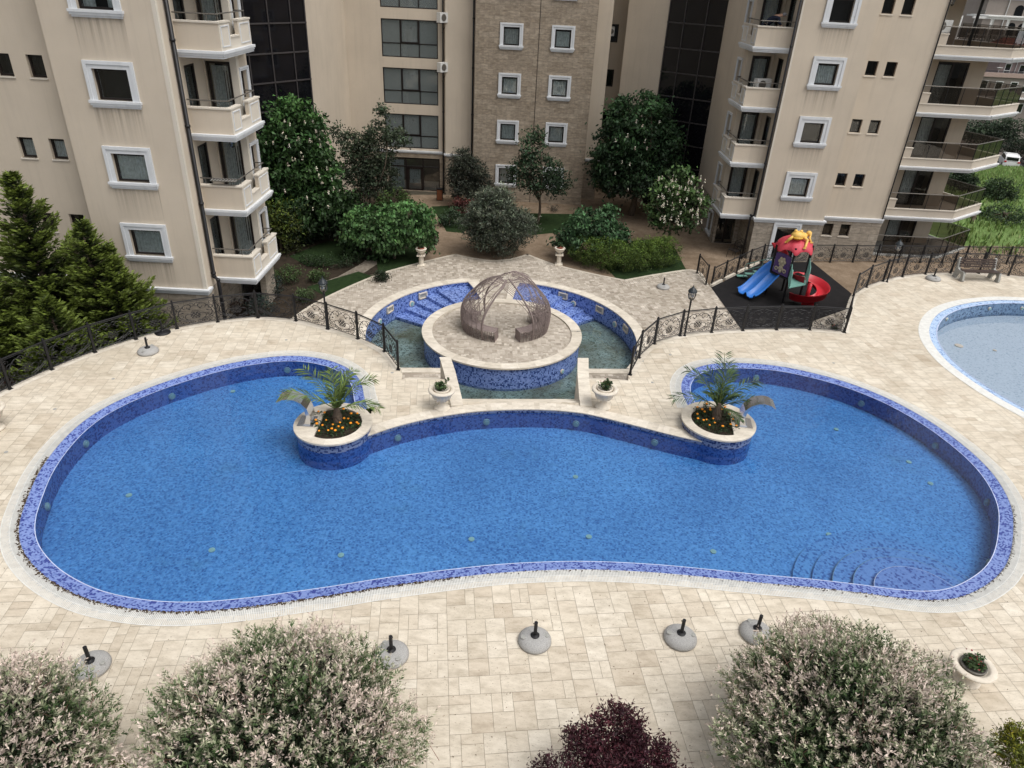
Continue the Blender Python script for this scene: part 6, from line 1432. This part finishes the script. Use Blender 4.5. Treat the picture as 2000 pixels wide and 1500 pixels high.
for i, (x, y, r, lab) in enumerate(((563,535,22,'young bright shrub in dark soil below the big chestnut'), (620,540,14,'little light green shrub beside the gravel path end'), (528,560,30,'bluish low juniper against the corner of the conifer block'), (508,600,26,'bluish low juniper just behind the fence scrolls'), (596,577,16,'small pale leaved shrub in dark soil near the lantern post'), (745,540,12,'small dark shrub on the gravel path edge'))):
    p = g(x, y + r * .7, ZL); col = [(.06, .11, .03), (.06, .1, .03), (.03, .055, .045), (.03, .055, .045), (.06, .095, .035), (.02, .035, .015)][i]
    tree('low_shrub', lab, 'shrub', p, .15, .03, [ell(x, y, r, r * .75, p)], 60, 18, .13, .11, col, aspect=.35, limbs=3, dark=.35)
p = g(1078, 412, ZL); tree('dwarf_spruce', 'low bluish dwarf spruce against the stone facade', 'shrub', p, .1, .03, [ell(1080, 406, 15, 7, p)], 30, 20, .08, .08, (.04, .06, .055), aspect=.2, limbs=2)
# conifers at the fence
def conifer(name, label, base, h, r, seed, col, col2, tiers=30):
    random.seed(seed); t = thing(name, label, 'conifer', base, 0, None); m = MB(); limb(m, (0, 0, -.1), (0, 0, h), .13, .01, .01, 8, 8); br = MB(); lf = MB()
    for i in range(tiers):
        f = i / (tiers - 1); z = .25 + (h - .35) * f ** .9; L = r * (1 - f) ** 1.0 * random.uniform(.72, 1.15) + .10; nb = int(5 + 8 * (1 - f))
        for k in range(nb):
            a = random.random() * 2 * PI; l = L * random.uniform(.6, 1.2); up = .25 + .75 * f; n = max(4, int(l / .11)); P = []
            for j in range(n + 1):
                s = j / n; P.append(np.array([l * s * math.cos(a), l * s * math.sin(a), z + l * (up * .5 * s + .25 * s * s - .12)]))
            br.tube([tuple(x) for x in P], [.018 * (1 - .7 * j / n) for j in range(n + 1)], 4); d0 = np.array([math.cos(a), math.sin(a), .35]); sd = np.array([-math.sin(a), math.cos(a), 0])
            Cs, Ds, cl = [], [], []
            for j in range(1, n + 1):
                for s in (-1, 1, 0, 1, -1):
                    for q_ in (0, 1):
                        d = d0 * random.uniform(.5, 1) + sd * s * random.uniform(.5, .9) + np.array([0, 0, random.uniform(-.1, .5)]); d /= np.linalg.norm(d); Cs.append(P[j] + d * .09 + rng.normal(size=3) * .045); Ds.append(d)
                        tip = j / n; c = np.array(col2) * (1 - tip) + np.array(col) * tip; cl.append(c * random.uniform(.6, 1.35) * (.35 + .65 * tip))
            leafcloud(lf, np.array(Cs), np.array(Ds), .22, .06, np.array(cl))
    obj('trunk', m, 'bark', t, True, True); obj('branches', br, 'bark', t, False, True); obj('needles', lf, 'leaf', t, False, True)
CG, CD = (.112, .15, .024), (.014, .034, .012)
b_ = g(62, 652, ZL); k_ = 1
def con_at(px, ptop, Y, r, label, seed, tiers=30):
    top = gy(px, ptop, Y); conifer('golden_conifer', label, (top[0] , Y, ZL), top[2] - ZL, r, seed, CG, CD, tiers)
con_at(20, 340, 23.6, 2.6, 'tallest golden green conifer with a thin leaning tip', 3, 38)
con_at(158, 435, 23.6, 1.9, 'golden green conifer with its tip in front of a small window', 5, 30)
con_at(205, 482, 23.9, 1.6, 'shorter golden green conifer touching the stone plinth', 6, 26)
con_at(88, 585, 21.6, 1.5, 'low bright conifer behind the fence posts', 8, 20)
con_at(-60, 520, 22.0, 2.2, 'shadowed conifer partly out of the picture by the fence', 9, 26)
hedge('barberry_hedge', 'low dark red hedge at the foot of the conifer block behind the fence', 'hedge', [(20,770),(110,700),(200,665),(300,640),(380,622),(480,608)], .7, .55, 620, (.050, .018, .014), (.03, .03, .014), leaf=.09, per=18)
# willow bushes at the near edge ---------------------------------------------
def willow(name, label, cx, cy, zc, rx, rz, seed, nspr=2600):
    c = g(cx, cy, zc); r_ = np.random.default_rng(seed); t = thing(name, label, 'willow bush', (c[0], c[1], 0), 0, None)
    m = MB(); 
    for k in range(16):
        a = r_.random() * 6.28; e = r_.uniform(.3, .9); limb(m, (0, 0, 0), (rx * .8 * math.cos(a) * e, rx * .8 * math.sin(a) * e, zc + rz * .6 * (1 - e * .6)), .04, .01, .1)
    obj('stems', m, 'bark', t, True, True)
    lf = MB(); u = r_.normal(size=(nspr, 3)); u /= np.linalg.norm(u, axis=1)[:, None]; u = u[u[:, 2] > -.35]; n = len(u)
    lump = 1 + .09 * np.sin(u[:, 0] * 5 + seed) * np.cos(u[:, 1] * 6) + .06 * np.sin(u[:, 2] * 9 + u[:, 0] * 7) + .05 * np.sin(u[:, 1] * 13 + seed * 3) + r_.normal(0, .025, n)
    rr = (r_.random(n) ** .22) * lump; P0 = u * rr[:, None] * np.array([rx, rx, rz]) + np.array([0, 0, zc])
    d = u * .75 + r_.normal(size=(n, 3)) * .38 + np.array([0, 0, .55]); d /= np.linalg.norm(d, axis=1)[:, None]; L = r_.uniform(.13, .33, n)
    patch = .5 + .5 * np.sin(u[:, 0] * 6 + 1.7 * seed) * np.sin(u[:, 1] * 5 + seed) + r_.normal(0, .25, n)
    Cs, Ds, Ls, cs = [], [], [], []
    for j in range(13):
        s = (j + .5) / 13; side = r_.normal(size=(n, 3)); side -= d * np.sum(side * d, 1)[:, None]; side /= np.linalg.norm(side, axis=1)[:, None]
        dd = d * .75 + side * .75; dd /= np.linalg.norm(dd, axis=1)[:, None]; ll = .092 * (1.1 - .5 * s)
        Cs.append(P0 + d * (L * s)[:, None] + dd * ll / 2); Ds.append(dd); Ls.append(np.full(n, ll))
        tipc = np.array([.64, .53, .46]); midc = np.array([.37, .39, .25]); grn = np.array([.065, .115, .038]); w = np.clip(s * 1.15 - .02 + (patch - .5) * .9, 0, 1)[:, None]
        col = np.where(w > .5, midc + (tipc - midc) * (w - .5) * 2, grn + (midc - grn) * w * 2); deep = np.clip((rr - .5) / .42, .12, 1)[:, None]; cs.append(col * deep * r_.uniform(.75, 1.2, (n, 1)))  # leaves deep in the bush darkened: shade of the gaps painted in
    leafcloud(lf, np.concatenate(Cs), np.concatenate(Ds), np.concatenate(Ls), .023, np.concatenate(cs))
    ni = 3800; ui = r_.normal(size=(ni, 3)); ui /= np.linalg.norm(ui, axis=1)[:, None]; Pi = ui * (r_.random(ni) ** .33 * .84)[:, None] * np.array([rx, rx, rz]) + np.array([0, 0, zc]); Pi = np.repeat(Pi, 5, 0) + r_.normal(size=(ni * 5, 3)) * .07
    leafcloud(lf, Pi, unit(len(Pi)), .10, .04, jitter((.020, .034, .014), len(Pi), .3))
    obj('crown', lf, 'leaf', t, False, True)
    tw = MB(); idx = r_.choice(n, 420, replace=False)
    for i in idx: tw.tube([tuple(P0[i] - d[i] * .3), tuple(P0[i] + d[i] * (L[i] * .95))], [.006, .002], 3)
    obj('twigs', tw, plain('pink_twig', (.30, .17, .13), .8) if 'pink_twig' not in bpy.data.materials else bpy.data.materials['pink_twig'], t, False, True)
willow('dappled_willow', 'widest pinkish white dappled willow between two umbrella bases', 541, 1476, 1.1, 2.02, 1.32, 4, 7800)
willow('dappled_willow', 'round dappled willow beside the stone rose urn', 1663, 1456, 1.12, 1.98, 1.38, 7, 7800)
willow('dappled_willow', 'greyer dappled willow cut off at the picture corner below the pool curve', -35, 1520, 1.0, 1.62, 1.40, 2, 6000)
def maple(label, cx, cy, zc):
    c = g(cx, cy, zc); t = thing('japanese_maple', label, 'maple tree', (c[0], c[1], 0)); m = MB(); limb(m, (0, 0, 0), (0, 0, zc - .6), .06, .05, .05); 
    bl = [(ox, oy, zc + oz, rx, ry, rz) for ox, oy, oz, rx, ry, rz in ((.18, .50, .1, .40, .33, .28), (-.36, .22, .0, .36, .3, .24), (.62, .08, -.05, .42, .32, .25), (-.8, -.25, -.1, .40, .35, .22), (.0, -.15, -.05, .5, .35, .28), (1.0, -.35, -.15, .36, .3, .22), (-.1, -.6, -.1, .9, .35, .25), (.35, .2, -.15, .3, .3, .2))]
    for b in bl: limb(m, (0, 0, zc - .65), (b[0], b[1], b[2]), .03, .008)
    obj('trunk', m, 'bark', t, True, True); m = MB(); crown(m, bl, 950, 28, .075, .07, (.040, .010, .016), (.065, .016, .022), dark=.5, low=.6, aspect=.35); obj('crown', m, 'leaf', t, False, True)
maple('dark purple maple at the near edge of the paving', 1190, 1482, 1.3)
c = g(1992, 1470, .5); tree('golden_shrub', 'bright yellow green clipped shrub in the picture corner by the rose urn', 'shrub', (c[0], c[1], 0), .2, .04, [(0, 0, .5, .42, .42, .5)], 260, 26, .05, .07, (.20, .21, .02), (.12, .15, .02), aspect=.3, limbs=3)
c = g(224, 1500, .3); tree('golden_shrub', 'tiny yellow green shrub tip between the willow bushes', 'shrub', (c[0], c[1], 0), .1, .03, [(0, 0, .25, .18, .18, .22)], 60, 20, .04, .06, (.20, .21, .02), aspect=.3, limbs=2)

def zt(Y): return ZL - .137 * (Y - 56) if Y > 56 else ZL
# ================================================================ FAR SIDE: meadow, trees, cars, neighbours
def far_tree(label, x, y, pY, r, rzz, col, col2, base_y=None):
    c = gy(x, y, pY); k = mpp(c); R_ = r * k; Z_ = rzz * k; zb_ = zt(pY); p = (c[0], pY, zb_)
    bl = [(0, 0, c[2] - zb_, R_ * .75, R_ * .75, Z_ * .8)] + [(R_ * .62 * math.cos(a), R_ * .62 * math.sin(a) * .7, c[2] - zb_ + Z_ * random.uniform(-.35, .35), R_ * .45, R_ * .45, Z_ * .5) for a in np.linspace(0, 6.28, 7)[:-1]]
    tree('broadleaf_tree', label, 'tree', p, max(.5, c[2] - zb_ - Z_ * .6), .16, bl, 240, 26, R_ * .11, max(.16, R_ * .075), col, col2, dark=.3, limbs=6)
far_tree('dark leafy tree behind the lowest glazed terrace', 1955, 440, 50, 60, 55, (.035, .065, .028), (.05, .09, .035))
far_tree('dark tree just behind the building corner and back fence', 1885, 470, 49, 45, 40, (.026, .05, .025), (.035, .065, .03))
far_tree('leafy tree on the meadow in line with the middle terrace', 1945, 385, 56, 38, 45, (.045, .08, .035), (.06, .1, .04))
far_tree('bushy tree filling the corner of the meadow beyond the bench', 2010, 470, 52, 45, 42, (.06, .10, .035), (.04, .075, .03))
far_tree('small dark tree below the third terrace rail', 1880, 352, 60, 30, 30, (.03, .055, .028), (.04, .07, .03))
far_tree('large dark tree in front of the ochre roofed neighbour house', 1930, 262, 112, 62, 42, (.035, .060, .032), (.045, .075, .036))
far_tree('dark tree behind the parked cars', 1990, 288, 114, 35, 26, (.03, .05, .03), (.04, .06, .03))
# tall meadow grass
m = MB(); n = 30000; gx = rng.uniform(28, 66, n); gyy = rng.uniform(42, 97, n); keep = (gx > 26 + (gyy - 42) * .5) & (gx < 36 + (gyy - 42) * .65)
P = np.stack([gx[keep], gyy[keep], np.array([zt(v) for v in gyy[keep]]) + .12], 1); d = unit(len(P)) * .35 + np.array([0, 0, 1]); d /= np.linalg.norm(d, axis=1)[:, None]
leafcloud(m, P, d, rng.uniform(.3, .6, len(P)), .12, jitter((.21, .30, .10), len(P), .15)); tag(obj('meadow_grass', m, 'leaf'), 'tall unmown green grass in the field beyond the flats', 'grass', kind='stuff')
def car(loc, rz, label, paint, L=4.7, Wd=1.9, Hc=1.72):
    t = thing('parked_car', label, 'car', loc, rz, None); m = MB(); pr_ = [(-.5, .32), (-.5, .55), (-.49, .95), (-.22, 1.02), (.30, 1.02), (.47, .86), (.5, .55), (.49, .30)]
    def prism_y(m, pr, hw, sc=1):
        k = len(pr); vs = [(x * L, s * hw, z * Hc / 1.72) for s in (-1, 1) for x, z in pr]; tri = tessellate_polygon([[Vector((x, z, 0)) for x, z in pr]])
        m.add(vs, [tuple(t_) for t_ in tri] + [tuple(i + k for i in t_)[::-1] for t_ in tri] + [(i, (i + 1) % k, k + (i + 1) % k, k + i) for i in range(k)])
    prism_y(m, pr_, Wd / 2); body = obj('body', m, paint, t, local=True); m = MB(); prism_y(m, [(-.47, 1.0), (-.41, 1.52), (-.2, 1.70), (.08, 1.68), (.27, 1.03)], Wd / 2 - .12); obj('cabin', m, paint, t, local=True)
    m = MB(); prism_y(m, [(-.44, 1.06), (-.385, 1.48), (-.2, 1.60), (.07, 1.58), (.22, 1.06)], Wd / 2 - .11); m.box(-.475 * L, -.40 * L, -.68, .68, 1.10 * Hc / 1.72, 1.48 * Hc / 1.72); m.box(.12 * L, .255 * L, -.7, .7, 1.08 * Hc / 1.72, 1.45 * Hc / 1.72); obj('windows', m, 'carglass', t, local=True)
    for x in (-.31, .31):
        for s in (-1, 1):
            m = MB(); m.tube([(x * L, s * (Wd / 2 - .2), .34), (x * L, s * (Wd / 2 + .01), .34)], .34, 18); w = obj('wheel', m, 'tyre', t, local=True); m = MB(); m.tube([(x * L, s * (Wd / 2), .34), (x * L, s * (Wd / 2 + .02), .34)], .2, 12); obj('rim', m, 'steel', w, local=True)
    for s in (-1, 1):
        m = MB(); m.box(-.505 * L, -.48 * L, s * .78 - .14, s * .78 + .14, .85, 1.02); obj('tail_light', m, 'red', t, local=True); m = MB(); m.box(.46 * L, .502 * L, s * .72 - .18, s * .72 + .18, .66, .8); obj('headlight', m, 'acw', t, local=True); m = MB(); m.tube([(-.35 * L, s * .72, 1.74 * Hc / 1.72), (.05 * L, s * .72, 1.73 * Hc / 1.72)], .025, 5); obj('roof_rail', m, 'steel', t, local=True)
car((65.3, 99.7, zt(99.7)), math.radians(68), 'white estate car parked at the meadow edge', 'carwhite'); car((67.9, 99.3, zt(99.3)), math.radians(70), 'dark car parked beside the white one', 'cardark', 4.3, 1.8, 1.5)
rd_ = MB(); rd_.add([(40, 97, zt(97) + .01), (140, 97, zt(97) + .01), (140, 108, zt(108) + .01), (40, 108, zt(108) + .01)], [(0, 1, 2, 3)]); struct('road', rd_, plain('asphalt', (.055, .055, .055), .9))
# neighbours
def block(name, label, cat, Y, x0p, x1p, ytop, ybot, depth, mat, ang=0):
    a = gy(x0p, ytop, Y); b = gy(x1p, ytop, Y); c = gy(x0p, ybot, Y); zb_ = zt(Y) - .3; t = thing(name, label, cat, (a[0], Y, zb_), ang); W_ = b[0] - a[0]; Z = a[2] - zb_; return t, W_, Z, c[2] - zb_
# red tiled house
t, W_, Z, zb = block('neighbour_house', 'mauve house with a red tiled roof seen between the terraces', 'house', 125, 1958, 2080, 112, 190, 10, 'hotel')
m = MB(); m.box(0, W_, 0, 9, 0, Z); obj('wall', m, plain('mauve_render', (.27, .21, .20), .9), t, local=True)
m = MB(); zr_ = Z + 2.6; m.add([(-.6, -.6, Z), (W_ + .6, -.6, Z), (W_ + .6, 9.6, Z), (-.6, 9.6, Z), (1.6, 4.5, zr_), (W_ - 2, 4.5, zr_)], [(0, 1, 5, 4), (1, 2, 5), (2, 3, 4, 5), (3, 0, 4), (0, 3, 2, 1)]); obj('roof', m, 'roofred', t, local=True)
m = MB(); m.tube([(-.6, -.62, Z), (W_ + .6, -.62, Z)], .1, 6); obj('gutter', m, 'frame', t, local=True)
for x, z in ((.9, Z - 1.9), (3.2, Z - 2.0), (5.4, Z - 2.0)):
    m = MB(); rect_ring(m, x, x + 1.0, z, z + 1.1, .1, -.05, .05); f = obj('window', m, 'acw', t, local=True); m = MB(); m.box(x + .1, x + .9, 0 - .02, .0, z + .1, z + 1.0); obj('pane', m, 'carglass', f, local=True)
m = MB(); m.tube([(2.6, -.1, Z), (2.6, -.1, Z - 3)], .06, 6); obj('downpipe', m, 'acw', t, local=True)
# flat terrace house in front
t, W_, Z, zb = block('neighbour_house', 'low flat roofed house with white window frames and a pinkish parapet', 'house', 120, 1918, 2080, 141, 196, 6, 'hotel')
m = MB(); m.box(0, W_, 0, 3.6, 0, Z); obj('wall', m, 'hotel', t, local=True); m = MB(); m.box(-.3, W_ + .3, -.35, .0, Z - .55, Z + .05); obj('parapet', m, plain('pink_stone', (.40, .30, .26), .8), t, local=True); m = MB(); m.box(0, W_, 0, 3.6, Z, Z + .06); obj('roof', m, 'cardark', t, local=True)
for x in (.3, 2.6, 4.9, 7.0):
    for z in (Z - 2.6, Z - 5.6):
        m = MB(); rect_ring(m, x, x + 1.2, z, z + 1.5, .13, -.06, .02); f = obj('window', m, 'acw', t, local=True); m = MB(); m.box(x + .13, x + 1.07, -.03, -.01, z + .13, z + 1.37); obj('pane', m, 'carglass', f, local=True)
m = MB(); m.box(-.4, W_, -1.0, 0, Z - 3.5, Z - 3.3); m.tube([(-.4, -1.0, Z - 2.4), (W_, -1.0, Z - 2.4)], .04, 5); obj('balcony', m, 'acw', t, local=True)
m = MB(); m.lathe([(.001, -.1), (.3, -.05), (.42, .08)], 16, (3.2, 1.2, Z + .6)); m.tube([(3.2, 1.3, Z), (3.2, 1.2, Z + .55)], .04, 5); dsh = obj('satellite_dish', m, 'acw', t, local=True)
# white terrace hotel and tall hotel tower
t, W_, Z, zb = block('white_hotel', 'white hotel terrace with balustrades and pergolas', 'hotel', 150, 1893, 2080, 62, 110, 12, 'hotelw')
m = MB(); m.box(0, W_, 0, 14, 0, Z - 1.6); obj('wall', m, 'hotelw', t, local=True); m = MB(); m.box(-.5, W_, -.6, 0, Z - 1.9, Z - 1.4)
for k in range(60):
    x = k * .62
    if x < W_: m.box(x, x + .14, -.5, -.35, Z - 1.4, Z - .5)
m.box(-.5, W_, -.6, -.25, Z - .5, Z - .3); obj('balustrade', m, 'acw', t, local=True)
m = MB()
for k in range(9):
    x = 2.0 + k * 3.1; m3 = MB(); m3.box(x, x + .3, 3, 3.3, Z - 1.6, Z + 2.2); obj('pergola_column', m3, 'acw', t, local=True); m3 = MB(); m3.box(x, x + .3, 8, 8.3, Z - 1.6, Z + 2.4); obj('pergola_column', m3, 'acw', t, local=True)
m.box(1.5, W_, 2.9, 3.4, Z + 2.2, Z + 2.6); m.box(4, W_, 2.6, 9, Z + 2.61, Z + 2.8); obj('pergola_roof', m, 'acw', t, local=True)
for x in (1.0, 4.2, 7.4, 10.6, 13.8):
    for z in (Z - 5, Z - 8.4): m = MB(); rect_ring(m, x, x + 1.5, z, z + 2.2, .15, -.06, .02); f = obj('window', m, 'hotelw', t, local=True); m = MB(); m.box(x + .15, x + 1.35, -.03, -.01, z + .15, z + 2.05); obj('pane', m, 'carglass', f, local=True)
t, W_, Z, zb = block('hotel_tower', 'tall beige hotel tower with dark arched openings on the skyline', 'hotel', 186, 1952, 2110, -60, 50, 20, 'hotel')
m = MB(); m.box(0, W_, 0, 16, 0, Z); obj('wall', m, 'hotel', t, local=True)
zz = gy(1926, 33, 186)[2] - zt(186) + .3
m = MB()
for dz_ in (0, 4.2, 8.4): m.box(-1.8, W_, -.5, 0, zz + dz_, zz + dz_ + .35); m.box(-1.8, 0, -.5, 4, zz + dz_ + .01, zz + dz_ + .34)
m.tube([(4.7, -.2, 0), (4.7, -.2, Z)], .12, 5); obj('string_course', m, 'acw', t, local=True)
for j in range(4):
    for k in range(6):
        x = 6.0 + k * 2.6 + (j % 2) * .6; z = zz - 3.6 + j * 3.6; m = MB(); pr_ = [(x, z), (x + 1.9, z), (x + 1.9, z + 2.0)] + [(x + .95 + .95 * math.cos(a), z + 2.0 + .7 * math.sin(a)) for a in np.linspace(.3, PI - .3, 5)] + [(x, z + 2.0)]
        m.add([(a, -.06, b) for a, b in pr_], [tuple(range(len(pr_)))]); obj('arched_window', m, 'carglass', t, local=True)
m = MB()
for dz_ in (0, 4.2): m.box(-1.7, -.2, -.55, -.5, zz + dz_ + .35, zz + dz_ + 1.4)
obj('balcony_glass', m, 'pane', t, local=True)
t, W_, Z, zb = block('white_house', 'small white house on the hazy skyline', 'house', 230, 1872, 1890, 32, 46, 8, 'hotelw')
m = MB(); m.box(0, W_ + 4, 0, 8, 0, Z); obj('wall', m, 'hotelw', t, local=True); m = MB(); m.box(-.4, W_ + 4.4, -.4, 8.4, Z, Z + .4); obj('roof', m, 'hotel', t, local=True)
m = MB(); m.box(3, 4.2, -.05, 0, Z - 3, Z - 1.5); obj('window', m, 'carglass', t, local=True)
# pole by the topmost terrace
a = gy(1908, 0, 44.5); t = thing('steel_pole', 'slim dark pole rising behind the topmost glazed terrace', 'pole', (25.6, 46.5, ZL)); m = MB(); m.tube([(0, 0, 0), (0, 0, 19.5)], .09, 8); obj('shaft', m, 'black', t, local=True); m = MB(); m.lathe([(.2, 0), (.2, .06), (.1, .1)], 12); obj('foot_plate', m, 'black', t, local=True)

# petals and dead leaves blown over the deck
m = MB(); n = 900; X = rng.uniform(-13, 13, n); Y = rng.uniform(6.5, 13, n); PL = [tuple(p) for p in offset(WL, .7)]
k_ = ~inside(PL, X, Y); X, Y = X[k_], Y[k_]; P = np.stack([X, Y, np.full(len(X), .012)], 1); d = unit(len(X)) * np.array([1, 1, .1]); d /= np.linalg.norm(d, axis=1)[:, None]
for p_, d_ in zip(P, d):
    s_ = np.array([-d_[1], d_[0], .15]) * .008; l_ = d_ * random.uniform(.008, .022); c_ = (.30, .23, .17) if random.random() < .6 else (.10, .07, .04); m.add([p_ - l_, p_ + s_, p_ + l_, p_ - s_], [(0, 1, 2, 3)], c_)
tag(obj('petal_debris', m, 'leaf'), 'tiny dry petals scattered over the near paving around the umbrella bases', 'petals', kind='stuff')
# ================================================================ SKY AND SUN
w = bpy.data.worlds.new('World'); scene.world = w; w.use_nodes = True; nt = w.node_tree; bg = nt.nodes['Background']
sk = nt.nodes.new('ShaderNodeTexSky'); sk.sky_type = 'NISHITA'; sk.sun_disc = False; SE, SR = math.radians(62), math.radians(125)
sk.sun_elevation = SE; sk.sun_rotation = SR; sk.air_density = 1.0; sk.dust_density = 5.0; sk.ozone_density = .6
hs = nt.nodes.new('ShaderNodeHueSaturation'); hs.inputs['Saturation'].default_value = .20; nt.links.new(sk.outputs[0], hs.inputs['Color'])
nt.links.new(hs.outputs[0], bg.inputs[0]); bg.inputs[1].default_value = .178
sl = bpy.data.lights.new('sun', 'SUN'); sl.energy = 1.2; sl.angle = math.radians(35); sl.color = (1, .95, .88); so = bpy.data.objects.new('sun', sl); C.objects.link(so)
sdv = Vector((math.sin(SR) * math.cos(SE), math.cos(SR) * math.cos(SE), math.sin(SE))); so.rotation_euler = sdv.to_track_quat('Z', 'Y').to_euler()
scene.view_settings.view_transform = 'Standard'; scene.view_settings.look = 'None'; scene.view_settings.exposure = 0
scene.cycles.max_bounces = 7; scene.cycles.transparent_max_bounces = 12; scene.cycles.caustics_reflective = False; scene.cycles.caustics_refractive = False
